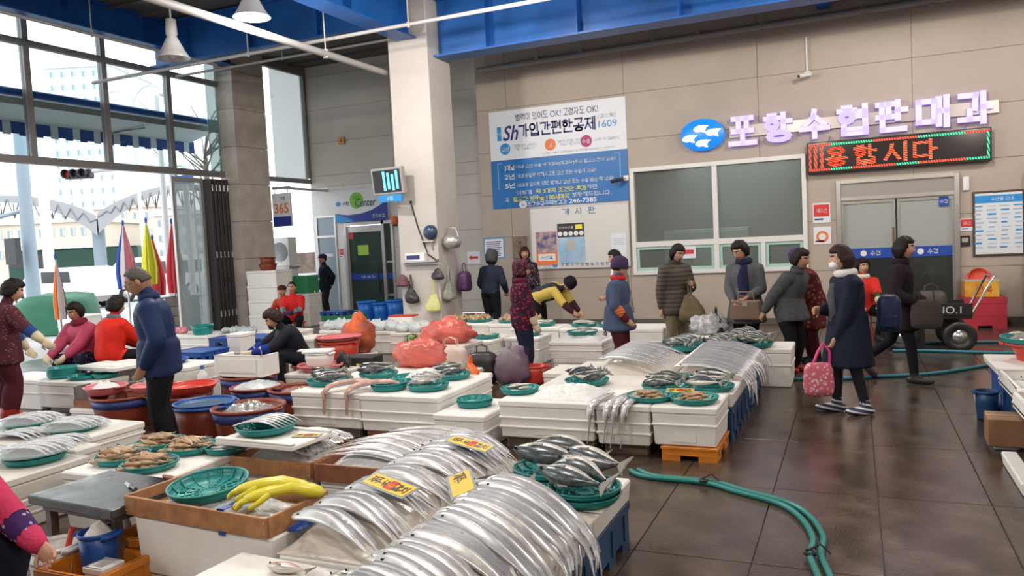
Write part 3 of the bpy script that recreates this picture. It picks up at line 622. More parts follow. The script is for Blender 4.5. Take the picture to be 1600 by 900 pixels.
MB().box(-0.27,0,-0.40,0.27,0.06,0.40).build('panel', m_banw, o); MB().box(-0.27,-0.004,-0.40,0.27,0,-0.16).build('band', mat('sign blue', (0,0,0)), o); text('365', 0.24, o, (0.0,-0.006,0.04), m_org, w=0.42, bold=.02)
MB().tube([(-.2,0.03,.40),(-.2,0.03,.52)],0.012,6).tube([(.2,0.03,.40),(.2,0.03,.52)],0.012,6).box(-.25,-.01,.50,.25,.07,.56).box(-.02,.05,.50,.02,2.0,.56).build('bracket', m_alu, o); text('수협', 0.08, o, (0.05,-0.006,0.28), m_navy)
wall_sign('fire_sign', 'little red and white sign between the two far doors', -12.33, 1.60, 0.14, 0.26, '소화', m_red, Y=YC)
o = thing('alarm_box', 'small orange alarm box high on the grey far wall', 'alarm', (-12.10, YC-0.06, 4.5)); MB().box(-0.09,0,-0.09,0.09,0.06,0.09).build('case', mat('amber plastic', (0.55,0.30,0.05), 0.4), o, bev=.01); MB().lathe([(0,0.03),(.04,.02),(.05,0)],12).build('lens', m_org, o, (0,0,0)).rotation_euler = (math.pi/2,0,0)
o = thing('warning_lamp', 'small orange flasher at the right edge of the far sign', 'lamp', (-10.62, YC-0.08, 2.36)); MB().lathe([(0.05,-.10),(.085,-.08),(.085,.07),(.05,.10),(0,.10)],12).build('dome', m_org, o); MB().box(-.04,0,-.14,.04,.08,-.10).build('base', m_black, o)
for k, z in enumerate((0.55, 1.35)):
    o = thing('condenser_unit', 'white air conditioner outdoor unit stacked beside the stone pillar' , 'air conditioner', (-13.22, 15.9, z), group='outdoor units by the pillar')
    MB().box(-0.28,-0.16,0,0.28,0.16,0.72).build('case', mat('unit white', (0.66,0.67,0.66), 0.4), o, bev=0.01)
    e = MB().lathe([(0,0),(0.22,0),(0.24,0.01)],24).build('fan_grille', mat('unit grille', (0.22,0.24,0.26), 0.4), o, (0,-0.165,0.36)); e.rotation_euler = (math.pi/2,0,0)
    for q in range(4):
        e = MB().lathe([(0.05+q*0.05,-0.004),(0.056+q*0.05,0.006)],24).build('grille_ring', m_whitep, o, (0,-0.175,0.36)); e.rotation_euler = (math.pi/2,0,0)
tag(MB().box(-.3,-.2,0,.3,.2,.55).build('plinth', m_wwhite, None, (-13.22,15.9,0)), 'low pale plinth under the outdoor units', 'plinth')
tag(MB().box(-.3,-.2,0,.3,.2,.07).build('shelf', m_alu, None, (-13.22,15.9,1.275)), 'grey metal shelf between the outdoor units', 'shelf')

# ------------------------------------------------------------------ lamps under the ceiling
m_shade = mat('lamp reflector', (0.62,0.62,0.62), 0.3, 0.3); m_bulb = mat('lit bulb', (1,1,1), 0.3, emit=(1.0,0.96,0.88), estr=60.0)
m_unlit = mat('unlit bulb', (0.7,0.7,0.68), 0.3)
def highbay(x, y, z, lit=True, label=None, power=1.0, group=None):
    o = thing('high_bay_lamp', label or 'lit high bay lamp hanging under the ceiling', 'lamp', (x, y, z), group=group)
    MB().tube([(0,0,0.55),(0,0,ZC-z)],0.012,6).build('rod', m_pipe, o)
    MB().lathe([(0.0,0.56),(0.07,0.55),(0.08,0.34),(0.06,0.30)],16).build('gear_housing', m_pipe, o)
    MB().lathe([(0.06,0.32),(0.09,0.26),(0.17,0.10),(0.235,0.0),(0.245,-0.01),(0.23,0.0),(0.16,0.09),(0.08,0.25),(0.05,0.31)],24).build('shade', m_shade, o)
    MB().ball((0,0,0.08),(0.055,0.055,0.09),n=12,m=8).build('bulb', m_bulb if lit else m_unlit, o)
    if lit:
        L = bpy.data.lights.new('lamp_light', 'POINT'); L.energy = LAMP_W*power; L.color = (1.0,0.93,0.84); L.shadow_soft_size = 0.14
        l = bpy.data.objects.new('lamp_light', L); COL.objects.link(l); l.parent = o; l.location = (0,0,-0.08)
highbay(-7.23, 8.37, 4.83, label='brightly lit high bay lamp hanging left of the white pillar', power=1.6)
highbay(-9.0, 8.7, 4.60, False, 'unlit cone shaped high bay lamp beside the tall windows')
highbay(-4.46, 9.68, 5.02, label='lit high bay lamp hanging above the middle stalls')
for x, y in ((0.6,11.0), (-1.6,5.0), (-4.6,4.2), (3.6,6.4), (-1.0,-0.5), (-5.5,-0.5), (3.6,-0.5), (-9.8,3.2), (4.4,11.5)):
    highbay(x, y, 5.0, label='lit high bay lamp hung from the ceiling deck over the stalls', group='high bay lamps of the hall')
# ------------------------------------------------------------------ market goods: builders
m_foam = mat('white foam', (0.78,0.755,0.725), 0.55, var=0.03, vscale=5, bump=0.05, bscale=120)
m_foamw = mat('worn foam', (0.66,0.63,0.59), 0.55, var=0.08, vscale=6, bump=0.05, bscale=120)
m_teal = mat('teal plastic', (0.010,0.22,0.21), 0.35, var=0.08, vscale=8)
m_tub = mat('red brown rubber', (0.21,0.038,0.018), 0.42, var=0.15, vscale=4)
m_tubrim = mat('navy tub band', (0.03,0.05,0.20), 0.45, var=.3, vscale=20)
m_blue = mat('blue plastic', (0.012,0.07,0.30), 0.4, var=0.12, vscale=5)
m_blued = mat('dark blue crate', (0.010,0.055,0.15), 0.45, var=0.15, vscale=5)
m_woodl = mat('pale crate wood', (0.36,0.17,0.07), 0.55, var=0.25, vscale=14, bump=0.08)
m_woodr = mat('reddish crate wood', (0.24,0.085,0.04), 0.5, var=0.2, vscale=14, bump=0.08)
m_woodd = mat('dark wet wood', (0.10,0.07,0.055), 0.4, var=0.3, vscale=10)
m_orange = mat('orange plastic', (0.62,0.20,0.02), 0.4, var=.1)
m_ice = mat('crushed ice', (0.74,0.75,0.75), 0.30, var=0.06, vscale=40, bump=0.5, bscale=90, spec=0.6)
m_iceb = mat('cream wrapped ice', (0.58,0.52,0.46), 0.25, var=0.08, vscale=9, bump=0.15, bscale=30, spec=0.6)
m_film = mat('clear film', (0.85,0.86,0.88), 0.12, alpha=0.28, spec=0.9, bump=0.7, bscale=9)
m_silver = mat('hairtail skin', (0.58,0.565,0.555), 0.30, 0.35, var=0.12, vscale=14, rvar=0.06, coat=0.5)
m_silver2 = mat('bluish hairtail skin', (0.46,0.46,0.48), 0.32, 0.35, var=0.14, vscale=14, coat=0.5)
m_sdark = mat('hairtail fin', (0.24,0.24,0.27), 0.4, 0.1)
m_mback = mat('mackerel back', (0.03,0.04,0.048), 0.25, 0.15, col2=(0.10,0.115,0.115), vscale=30)
m_mbelly = mat('mackerel belly', (0.60,0.575,0.53), 0.3, 0.25, var=0.10, vscale=20)
m_fin = mat('fish fin', (0.16,0.15,0.13), 0.4)
m_eye = mat('fish eye', (0.012,0.012,0.012), 0.1)
m_brownf = mat('brown fish skin', (0.33,0.19,0.10), 0.32, 0.1, col2=(0.60,0.42,0.27), vscale=16)
m_grayf = mat('grey fish skin', (0.22,0.22,0.22), 0.28, 0.35, col2=(0.55,0.53,0.50), vscale=18)
m_redf = mat('pink fish skin', (0.45,0.22,0.18), 0.3, 0.1, col2=(0.65,0.48,0.42), vscale=14)
m_squid = mat('pale squid skin', (0.62,0.57,0.54), 0.3, col2=(0.50,0.30,0.27), vscale=9)
m_pink = mat('pink plastic', (0.58,0.16,0.17), 0.4); m_redp = mat('red plastic', (0.55,0.05,0.03), 0.35)
m_green = mat('green plastic', (0.02,0.20,0.08), 0.4)
m_bagred = mat('thin red bag', (0.66,0.13,0.10), 0.25, alpha=0.86, bump=0.8, bscale=14, var=.15, vscale=6)
m_bagclear = mat('thin clear bag', (0.62,0.66,0.68), 0.2, alpha=0.8, bump=0.8, bscale=14, var=.12, vscale=7)

_foamc = {}
def foam(label, x0, x1, y0, y1, z0, z1, lid=True, rz=0.0, group=None, open_=False, m=None, mark=None, lidh=0.055, ribs=1):
    m = m or m_foam
    cx, cy = (x0+x1)/2, (y0+y1)/2; sx, sy, sz = x1-x0, y1-y0, z1-z0
    o = thing('foam_box', label, 'box', (cx, cy, z0), rz, group)
    key = (round(sx,2), round(sy,2), round(sz,2), lid, open_, m.name, ribs)
    if key not in _foamc:
        hx, hy = sx/2, sy/2; h = sz-(lidh if lid else 0); b = MB()
        if open_:
            t = 0.035
            b.box(-hx,-hy,0,hx,hy,0.04,0)
            b.box(-hx,-hy,0.04,hx,-hy+t,h).box(-hx,hy-t,0.04,hx,hy,h).box(-hx,-hy+t,0.04,-hx+t,hy-t,h).box(hx-t,-hy+t,0.04,hx,hy-t,h)
        else: b.box(-hx,-hy,0,hx,hy,h,0,0.012,0.012)
        me = [b.mesh('body', m, bev=0.010)]
        rb = MB()
        for k in range(ribs): 
            z = h*(0.62-0.3*k); rb.box(-hx-0.004,-hy-0.004,z,hx+0.004,hy+0.004,z+0.018)
        me.append(rb.mesh('rib', m, bev=0.004) if ribs and not open_ else None)
        w = min(0.10, sx*0.18)
        me.append(MB().box(-w,-hy+0.006,h*0.12,w,-hy+0.0115,h*0.46).mesh('grip', m, bev=0.002) if h > 0.14 and not open_ else None)
        me.append(MB().box(-hx-0.006,-hy-0.006,h,hx+0.006,hy+0.006,sz).mesh('lid', m, bev=0.010) if lid else None)
        _foamc[key] = me
    for n, q in zip(('body','rib','grip','lid'), _foamc[key]):
        if q: link(n, q, o)
    if mark: text(mark, 0.07, o, (0.0,-sy/2-0.011,sz*0.45), m_black, name='scribble', bold=-0.005)
    return o
def foam_px(label, xl, xr, yb, z0, h, depth, **k):      # front face named by its lower left and right corners in the photograph
    A = P(xl, yb, z0); X1 = PY(xr, yb, A.y).x
    return foam(label, A.x, X1, A.y, A.y+depth, z0, z0+h, **k)
_trayc = {}
def tray(label, x, y, z, r, m=None, h=0.045, group='teal round colander trays', n=28, tilt=0.0, name='colander_tray', cat='tray', sx=1.0):
    m = m or m_teal; o = thing(name, label, cat, (x, y, z), 0, group)
    key = (round(r,3), m.name, h, sx)
    if key not in _trayc:
        d = MB().lathe([(0.0,0.004),(r*0.82,0.004),(r*0.93,h*0.55),(r*0.965,h*0.9),(r*0.985,h*0.9),(r*0.95,h*0.5),(r*0.84,0.0),(0.0,0.0)], n, sx=sx).mesh('dish', m)
        rm = MB().lathe([(r*0.955,h*0.86),(r*1.0,h*0.86),(r*1.005,h*1.04),(r*0.955,h*1.04),(r*0.955,h*0.86)], n, sx=sx).mesh('rim', m)
        wv = MB()
        for k in range(4): 
            q = r*(0.2+0.18*k); wv.lathe([(q,0.003),(q+0.008,0.010),(q+0.016,0.003)], n, sx=sx)
        for k in range(16):
            a = 2*math.pi*k/16; ca, sa = math.cos(a), math.sin(a)
            wv.tube([(0.04*ca*sx,0.04*sa,0.006),(r*0.82*ca*sx,r*0.82*sa,0.008),(r*0.95*ca*sx,r*0.95*sa,h*0.8)],0.004,4)
        _trayc[key] = (d, rm, wv.mesh('weave', m))
    for q, n_ in zip(_trayc[key], ('dish','rim','weave')): link(n_, q, o)
    if tilt: o.rotation_euler = (tilt, 0, 0)
    return o
def crate(name, label, x0, x1, y0, y1, z0, z1, m, slots=5, rz=0.0, group=None, closed=True, cat='crate'):
    cx, cy = (x0+x1)/2, (y0+y1)/2; hx, hy, h = (x1-x0)/2, (y1-y0)/2, z1-z0
    o = thing(name, label, cat, (cx, cy, z0), rz, group); t = 0.022; nz = 0.045
    def side(L, axis, s):
        b = MB(); w = L/slots
        for k in range(slots):
            a = -L/2+k*w
            lo = nz if (k % 2 == 1) else 0
            if axis == 'x': b.box(a, s*(hy)-(t if s > 0 else 0), lo, a+w, s*hy+(0 if s > 0 else t), h)
            else: b.box(s*hx-(t if s > 0 else 0), a, lo, s*hx+(0 if s > 0 else t), a+w, h)
        return b
    for s in (-1, 1):
        w = side(2*hx, 'x', s).build('side_wall', m, o)
        MB().box(-hx-0.008, s*hy-0.006, h*0.80, hx+0.008, s*hy+0.010, h).build('edge_rim', m, w, bev=0.003)
        MB().box(-hx*0.9, s*hy-0.004, h*0.40, hx*0.9, s*hy+0.007, h*0.47).build('rib', m, w)
        w = side(2*hy-2*t, 'y', s).build('end_wall', m, o)
        MB().box(s*hx-0.006, -hy, h*0.80, s*hx+0.010, hy, h).build('edge_rim', m, w, bev=0.003)
        for k in range(3):
            y = -hy*0.7+k*hy*0.7; MB().box(s*hx-0.004, y-0.010, nz, s*hx+0.008, y+0.010, h*0.8).build('rib', m, w)
    MB().box(-hx+t,-hy+t,nz,hx-t,hy-t,nz+0.015).build('bottom', m, o)
    if closed: MB().box(-hx+t,-hy+t,h-0.03,hx-t,hy-t,h-0.005).build('deck', m, o)
    return o
def woodbox(name, label, x0, x1, y0, y1, z0, z1, m, rz=0.0, group=None):
    cx, cy = (x0+x1)/2, (y0+y1)/2; hx, hy, h = (x1-x0)/2, (y1-y0)/2, z1-z0; t = 0.018
    o = thing(name, label, 'crate', (cx, cy, z0), rz, group)
    for s in (-1, 1):
        MB().box(-hx, s*hy-t/2, 0, hx, s*hy+t/2, h).build('plank', m, o, bev=0.003)
        w = MB().box(s*hx-t/2, -hy+t/2, 0, s*hx+t/2, hy-t/2, h).build('plank', m, o, bev=0.003)
        for q in (-1, 1):
            for z in (h*0.25, h*0.75): MB().tube([(q*(hx-0.01), s*(hy+t/2)-0.001*s, z),(q*(hx-0.01), s*(hy+t/2)+0.0025*s, z)],0.005,6).build('nail', m_alu, o)
    n = 4; w = 2*(hy-t/2)/n
    for k in range(n): MB().box(-hx+t/2, -hy+t/2+k*w+0.003, 0.004, hx-t/2, -hy+t/2+(k+1)*w-0.003, 0.016).build('bottom_plank', m, o)
    return o
def tub(label, x, y, r, h, z=0.0, m=None, rim=None, fill=None, group=None, fillz=0.8, band=True, name='rubber_tub', cat='tub', taper=0.82):
    m = m or m_tub; o = thing(name, label, cat, (x, y, z), 0, group); q = taper
    MB().lathe([(0,0),(r*q*0.96,0),(r*q,0.02),(r*(q+.1),h*0.6),(r*0.97,h*0.97),(r*0.945,h*0.97),(r*(q+.07),h*0.55),(r*q*0.95,0.03),(0,0.03)], 32).build('wall', m, o)
    MB().lathe([(r*0.93,h*0.95),(r*1.0,h*0.94),(r*1.035,h*0.97),(r*1.035,h*1.02),(r*0.96,h*1.03),(r*0.93,h*0.95)], 32).build('rim', rim or m, o)
    if band: MB().lathe([(r*0.952,h*0.70),(r*0.968,h*0.70),(r*0.99,h*0.93),(r*0.965,h*0.93)], 32).build('band', m_tubrim, o)
    for s in (-1, 1):
        MB().tube([(s*r*1.02,-0.06,h*0.98),(s*(r*1.09),-0.04,h*0.95),(s*(r*1.09),0.04,h*0.95),(s*r*1.02,0.06,h*0.98)],0.012,6).build('grip', rim or m, o)
    return o
def mound(name, label, cat, x0, x1, y0, y1, z0, h, m, nx=22, ny=22, rough=0.012, seed=0, fn=None, freq=14):
    # lumpy closed heap on a rectangular footprint
    b = MB(); vs = []
    for j in range(ny+1):
        for i in range(nx+1):
            u, v = i/nx, j/ny; e = min(1, min(u,1-u)*5)*min(1, min(v,1-v)*5)
            hh = (fn(u, v) if fn else h*(0.35+0.65*math.sin(math.pi*u)**0.6*math.sin(math.pi*v)**0.6))*(e**0.5)
            x, y = lerp(x0,x1,u), lerp(y0,y1,v)
            hh += rough*e*noise.noise(Vector((x*freq,y*freq,seed)))+rough*0.5*e*noise.noise(Vector((x*freq*3,y*freq*3,seed+5)))
            vs.append((x-(x0+x1)/2, y-(y0+y1)/2, max(0.002, hh)))
    n = nx+1; k = len(vs); vs += [(x, y, 0) for x, y, z in vs]
    fs = [(j*n+i, j*n+i+1, (j+1)*n+i+1, (j+1)*n+i) for j in range(ny) for i in range(nx)]
    fs += [tuple(k+q for q in f[::-1]) for f in fs]
    bd = [i for i in range(n)] + [j*n+nx for j in range(1,ny+1)] + [ny*n+i for i in range(nx-1,-1,-1)] + [j*n for j in range(ny-1,0,-1)]
    fs += [(bd[a], k+bd[a], k+bd[(a+1) % len(bd)], bd[(a+1) % len(bd)]) for a in range(len(bd))]
    b.add(vs, fs, 0, True)
    o = b.build(name, m, None, ((x0+x1)/2, (y0+y1)/2, z0)); tag(o, label, cat, kind='stuff'); return o
def discmound(name, label, cat, x, y, z, r, h, m, seed=0, rough=0.010, freq=22, kind='stuff'):
    b = MB(); vs = [(0,0,h)]; n = 28; rr = 9
    for i in range(1, rr+1):
        for j in range(n):
            a = 2*math.pi*j/n; q = r*i/rr; px, py = q*math.cos(a), q*math.sin(a)
            e = 1-(i/rr)**2.2
            vs.append((px, py, max(0.0, h*e + rough*(e**0.5 if e > 0 else 0)*(noise.noise(Vector((px*freq+x*9,py*freq+y*9,seed)))+.4*noise.noise(Vector((px*freq*3,py*freq*3,seed)))))))
    fs = [(0, 1+j, 1+(j+1) % n) for j in range(n)]
    for i in range(rr-1):
        for j in range(n): fs.append((1+i*n+j, 1+(i+1)*n+j, 1+(i+1)*n+(j+1) % n, 1+i*n+(j+1) % n))
    k = len(vs); vs.append((0,0,-0.001))
    fs += [(k, 1+(rr-1)*n+(j+1) % n, 1+(rr-1)*n+j) for j in range(n)]
    b.add(vs, fs, 0, True); o = b.build(name, m, None, (x, y, z)); tag(o, label, cat, kind=kind); return o

# ---- fish
def fish_mesh(L, H, T, mats, curve=0.0, n=11, k=10, tail=True, big_head=1.0, seed=0):
    # lies on its side in the xy plane: head at -x, back towards +y, thickness along z
    b = MB(); rs = []; prof = [0.02,0.45,0.72,0.90,1.0,0.98,0.88,0.70,0.46,0.24,0.13]
    for i in range(n):
        t = i/(n-1); p = prof[i]*(big_head if t < 0.25 else 1); x = (t-0.5)*L*0.86-0.04*L; cy = curve*(4*(t-0.5)**2-0.5)
        rs.append([Vector((x, cy+H/2*p*math.cos(a)*1.0, T/2*(p**0.7)*math.sin(a)+T/2)) for a in [2*math.pi*j/k for j in range(k)]])
    b.rings(rs, 0, True, True)
    nf = len(b.f)
    for f in range(nf):
        c = sum((Vector(b.v[i]) for i in b.f[f]), Vector())/len(b.f[f])
        t = min(1, max(0, (c.x+0.47*L)/(0.86*L))); cy = curve*(4*(t-0.5)**2-0.5)
        b.m[f] = 0 if (c.y-cy) > -H*0.02 else 1
    body = b.mesh('fish', mats)
    xt = 0.39*L; cyt = curve*0.5
    tf = MB(); pts = [(xt-0.012*L,0.03*H),(xt+0.12*L,0.55*H),(xt+0.09*L,0.0),(xt+0.12*L,-0.55*H),(xt-0.012*L,-0.03*H)]
    vs = [(x, y+cyt, T/2-0.002) for x, y in pts]+[(x, y+cyt, T/2+0.002) for x, y in pts]; m5 = 5
    tf.add(vs, [(4,3,2,1,0),(5,6,7,8,9)]+[(i,(i+1) % 5,(i+1) % 5+5,i+5) for i in range(5)])
    df = MB(); y0 = -curve*0.45
    pd = [(-0.12*L,0.46*H),(-0.06*L,0.62*H),(0.05*L,0.50*H),(0.02*L,0.42*H)]
    df.add([(x, y+y0, T/2-0.002) for x, y in pd]+[(x, y+y0, T/2+0.002) for x, y in pd], [(3,2,1,0),(4,5,6,7)]+[(i,(i+1) % 4,(i+1) % 4+4,i+4) for i in range(4)])
    pf = MB(); pd = [(-0.22*L,-0.08*H),(-0.10*L,-0.16*H),(-0.09*L,-0.26*H),(-0.21*L,-0.16*H)]
    pf.add([(x, y+y0*.6, T*0.93) for x, y in pd]+[(x, y+y0*.6, T*1.0) for x, y in pd], [(3,2,1,0),(4,5,6,7)]+[(i,(i+1) % 4,(i+1) % 4+4,i+4) for i in range(4)])
    ey = MB().ball((-0.405*L, 0.06*H+curve*0.2, T*0.80),(0.020*L,0.020*L,T*0.13),n=8,m=5)
    return body, [('tail_fin', tf.mesh('tail_fin', m_fin)), ('dorsal_fin', df.mesh('dorsal_fin', m_fin)), ('pectoral_fin', pf.mesh('pectoral_fin', m_fin)), ('eye', ey.mesh('eye', m_eye))]
_fish = {}
def fish_kind(kind):
    if kind not in _fish:
        mk = {'mack': (0.40,0.095,0.065,[m_mback,m_mbelly]), 'yellow': (0.52,0.135,0.085,[m_mback,m_mbelly]), 'brown': (0.20,0.055,0.036,[m_brownf,m_brownf]),
              'grey': (0.27,0.075,0.05,[m_grayf,m_mbelly]), 'pink': (0.22,0.07,0.04,[m_redf,m_mbelly]), 'small': (0.15,0.035,0.025,[m_grayf,m_silver]), 'dory': (0.26,0.16,0.045,[m_grayf,m_mbelly])}[kind]
        _fish[kind] = [fish_mesh(*mk, curve=c*mk[0]) for c in (0.0, 0.10, -0.08)]
    return _fish[kind]
def put_fish(kind, name, label, cat, x, y, z, rz, group, rx=0.0, ry=0.0, v=0, s=1.0, parts=True, flip=False):
    me, ps = fish_kind(kind)[v % 3]
    o = link(name, me, None, (x, y, z)); o.rotation_euler = (rx, ry, rz); o.scale = (s, -s if flip else s, s)
    tag(o, label, cat, group)
    if parts:
        for n, q in ps: link(n, q, o)
    return o
def hairtail(path, w, label, group, m=None, th=0.018, roll=None, fin=True, name='hairtail'):
    # ribbon fish along a path of world points (head first), lying flat on what is under it
    p0 = Vector(path[0]); pts = [Vector(p)-p0 for p in path]; n = len(pts); b = MB(); rs = []; fr = []
    for i, p in enumerate(pts):
        t = i/(n-1); d = (pts[min(i+1,n-1)]-pts[max(0,i-1)]).normalized()
        up = Vector((0,0,1)); a = d.cross(up)
        if a.length < 0.2: a = Vector((0,1,0)).cross(d).cross(d) if False else Vector((0,-1,0))
        a.normalize(); nn = a.cross(d).normalized()
        if roll:
            sg = (1 if a.y > 0 else -1)*roll*(1 if t < .6 else max(0, 1-(t-.6)/.25)); a, nn = a*math.cos(sg)+nn*math.sin(sg), nn*math.cos(sg)-a*math.sin(sg)
        q = (0.35+0.65*min(1, t/0.07)) * (1-0.25*t) if t < 0.45 else lerp(0.887, 0.05, ((t-0.45)/0.55)**0.85)
        ww = w*q; tt = th*(0.4+0.6*q)*(0.9)
        rs.append([p + a*(ww/2*math.cos(an)) + nn*(tt/2*math.sin(an)+tt/2) for an in [2*math.pi*j/6 for j in range(6)]])
        fr.append((p, a, nn, ww, tt))
    b.rings(rs, 0, True, True)
    o = b.build(name, m or m_silver, None, p0); tag(o, label, 'fish', group)
    if fin:
        f = MB()
        for i in range(1, n-3):
            (p, a, nn, ww, tt), (p2, a2, nn2, ww2, tt2) = fr[i], fr[i+1]
            v = [p-a*(ww/2-0.002)+nn*(tt*.5), p2-a2*(ww2/2-0.002)+nn2*(tt2*.5), p2-a2*(ww2/2+0.010)+nn2*(tt2*.3+.002), p-a*(ww/2+0.010)+nn*(tt*.3+.002)]
            f.add(v, [(0,1,2,3)], 0, True)
        f.build('dorsal_fin', m_sdark, o)
        p, a, nn, ww, tt = fr[1]
        MB().ball(p+nn*(tt*0.9)+(pts[0]-pts[1]).normalized()*(-0.012), (0.009,0.009,0.005), n=8, m=5).build('eye', m_eye, o)
    return o
# ------------------------------------------------------------------ market goods: the stalls
RN = random.Random(11)
def heap(kind, name, label, cat, group, cx, cy, z, r, n, dz=0.02, rz=None, spread=0.5, parts=True, s=1.0, layers=3):
    k = 0
    for i in range(n):
        ly = i*layers//n; rr = r*(1-0.28*ly); a = i*2.39996+RN.uniform(-.2,.2); q = rr*math.sqrt((i % max(1, n//layers)+0.5)/max(1, n//layers))*0.8
        ang = (rz if rz is not None else RN.uniform(0, 6.28)) + RN.uniform(-spread, spread)
        put_fish(kind, name, label, cat, cx+q*math.cos(a), cy+q*math.sin(a), z+ly*dz+RN.uniform(0,.004), ang, group, RN.uniform(-.18,.18), RN.uniform(-.08,.08), v=i, s=s*RN.uniform(.88,1.1), parts=parts, flip=RN.random() < .3)
def fan(kind, name, label, group, cx, cy, z, n, step, rz, z_step=0.012, s=1.0, parts=True, dx=0.0, ry=0.0):
    # fish set side by side, leaning on one another
    ux, uy = -math.sin(rz), math.cos(rz); fx, fy = math.cos(rz), math.sin(rz)
    for i in range(n):
        k = i-(n-1)/2
        up_ = .040 if kind == 'yellow' else .026; fl = RN.random() < .75
        put_fish(kind, name, label, 'fish', cx+ux*step*k+fx*RN.uniform(-.02,.02)+dx*k, cy+uy*step*k, z+z_step*i+up_*s+RN.uniform(0,.004), rz+RN.uniform(-.12,.12), group, 0.62+RN.uniform(-.12,.12), ry+RN.uniform(-.06,.06), v=i, s=s*RN.uniform(.92,1.08), parts=parts, flip=fl)

# ===== front stall with hairtail
for k, (a, b) in enumerate(((2.15,2.81), (2.83,3.49), (3.51,4.17))):
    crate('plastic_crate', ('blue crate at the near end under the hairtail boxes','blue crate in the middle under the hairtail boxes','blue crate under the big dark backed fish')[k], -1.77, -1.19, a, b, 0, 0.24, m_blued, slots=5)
    foam(('foam box on the near blue crate full of hairtail','foam box on the middle blue crate full of hairtail','foam box carrying the trays of big dark backed fish')[k], -1.78, -1.17, a-0.01, b+0.01, 0.24, 0.362, lid=False, ribs=0)
for k, (a, b) in enumerate(((2.72,3.22), (3.24,3.76), (3.78,4.30))):
    foam('white foam box under the wrapped ice of the front hairtail heap', -2.40, -1.80, a, b, 0, 0.36, lid=True, group='foam boxes under the front hairtail heap', ribs=1)
hR = lambda u: 0.135*(math.sin(math.pi*min(1, 0.30+0.62*u))**0.8) - 0.02*u
hL = lambda u: 0.150*(math.sin(math.pi*min(1, 0.20+0.70*u))**0.8)
edge = lambda v: min(1, v*9, (1-v)*9)
mound('ice_heap', 'cream film wrapped ice heap along the edge of the blue crates', 'ice', -1.76, -1.165, 2.12, 3.60, 0.362, .12, m_iceb, fn=lambda u, v: hR(u)*edge(v)**.5, rough=.006, nx=24, ny=44)
mound('ice_heap', 'cream film wrapped ice heap between the wooden trays and the blue crates', 'ice', -2.42, -1.775, 2.72, 4.32, 0.36, .14, m_iceb, fn=lambda u, v: hL(u)*edge(v)**.5, rough=.006, nx=26, ny=48, seed=4)
def drape(y, xh, xe, hfun, x0, x1, z0, sweep, hang, w, label, group, n=17, m=None, lift=0.0):
    pts = []; ws = 0.76 if hang > 0 else 1.0; tx, ty = RN.uniform(0,.09), RN.uniform(.02,.16); wob = RN.uniform(-.03,.03)
    for i in range(n):
        t = i/(n-1)
        if t <= ws:
            s = t/ws; x = lerp(xh, xe, s); u = (x-x0)/(x1-x0); z = z0+max(0, hfun(min(1, max(0, u))))
            pts.append((x, y-sweep*s**1.4+wob*math.sin(3*s), z+0.008+lift))
        else:
            s = (t-ws)/(1-ws); p = pts[int(ws*(n-1))]
            pts.append((xe+0.016+(0.03+tx)*math.sin(s*1.5), y-sweep-ty*s-0.03*s*s+wob*.5, p[2]-0.012-hang*s**1.25))
    hairtail([(a, b, c+w*.22) for a, b, c in pts], w, label, group, m=m, roll=.5, th=.013)
y = 3.56; i = 0
while y > 2.12:
    drape(y, -1.745+RN.uniform(-.02,.02), -1.158, hR, -1.76, -1.165, 0.362, RN.uniform(.20,.28), RN.uniform(.10,.26), RN.uniform(.060,.078), 'silver hairtail draped over the ice with its tail hanging beside the blue crates', 'hairtail over the blue crates', m=m_silver if RN.random() < .75 else m_silver2, lift=(i % 3)*0.004)
    i += 1; y -= 0.031 if i % 5 else 0.11
y = 4.28; i = 0
while y > 2.80:
    drape(y, -2.42+RN.uniform(-.02,.03), RN.uniform(-1.80,-1.76), hL, -2.42, -1.775, 0.36, RN.uniform(.18,.27), 0, RN.uniform(.060,.080), 'silver hairtail lying on the heap between the wooden trays and the blue crates', 'hairtail of the long front heap', m=m_silver if RN.random() < .75 else m_silver2, lift=(i % 3)*0.004)
    i += 1; y -= 0.031 if i % 5 else 0.11
m_card = mat('yellow card', (0.80,0.50,0.02), 0.45); m_cardb = mat('grey card edge', (0.24,0.29,0.32), 0.5)
def price_card(label, x, y, z, rz, rx, ry, wd=0.26, hg=0.085, words=('제주-낚','를','갈치')):
    o = thing('price_card', label, 'sign', (x, y, z)); o.rotation_euler = (rx, ry, rz)
    MB().box(-wd/2-.012,-hg/2-.012,0,wd/2+.012,hg/2+.012,0.003).build('backing', m_cardb, o); MB().box(-wd/2,-hg/2,0.003,wd/2,hg/2,0.0045).build('face', m_card, o)
    text(words[0], hg*.62, o, (-wd*0.24,0,0.006), m_black, w=wd*.42, rot=(0,0,0), bold=.01, ext=.0003)
    if len(words) > 1:
        text(words[1], hg*.75, o, (wd*.06,0,0.006), m_red, rot=(0,0,0), bold=.01, ext=.0003); text(words[2], hg*.62, o, (wd*.29,0,0.006), m_black, w=wd*.30, rot=(0,0,0), bold=.01, ext=.0003)
price_card('yellow price card lying on the middle of the long hairtail heap', -2.06, 3.12, 0.580, -0.28, 0.16, 0.10, .28, .10)
price_card('yellow price card at the far end of the long hairtail heap', -2.02, 3.90, 0.580, -0.22, 0.12, 0.10, .28, .085)
price_card('yellow price card leaning upright between the two hairtail heaps', -1.80, 3.36, 0.535, -0.95, 0.35, 0.30, .17, .11, ('제주-',))
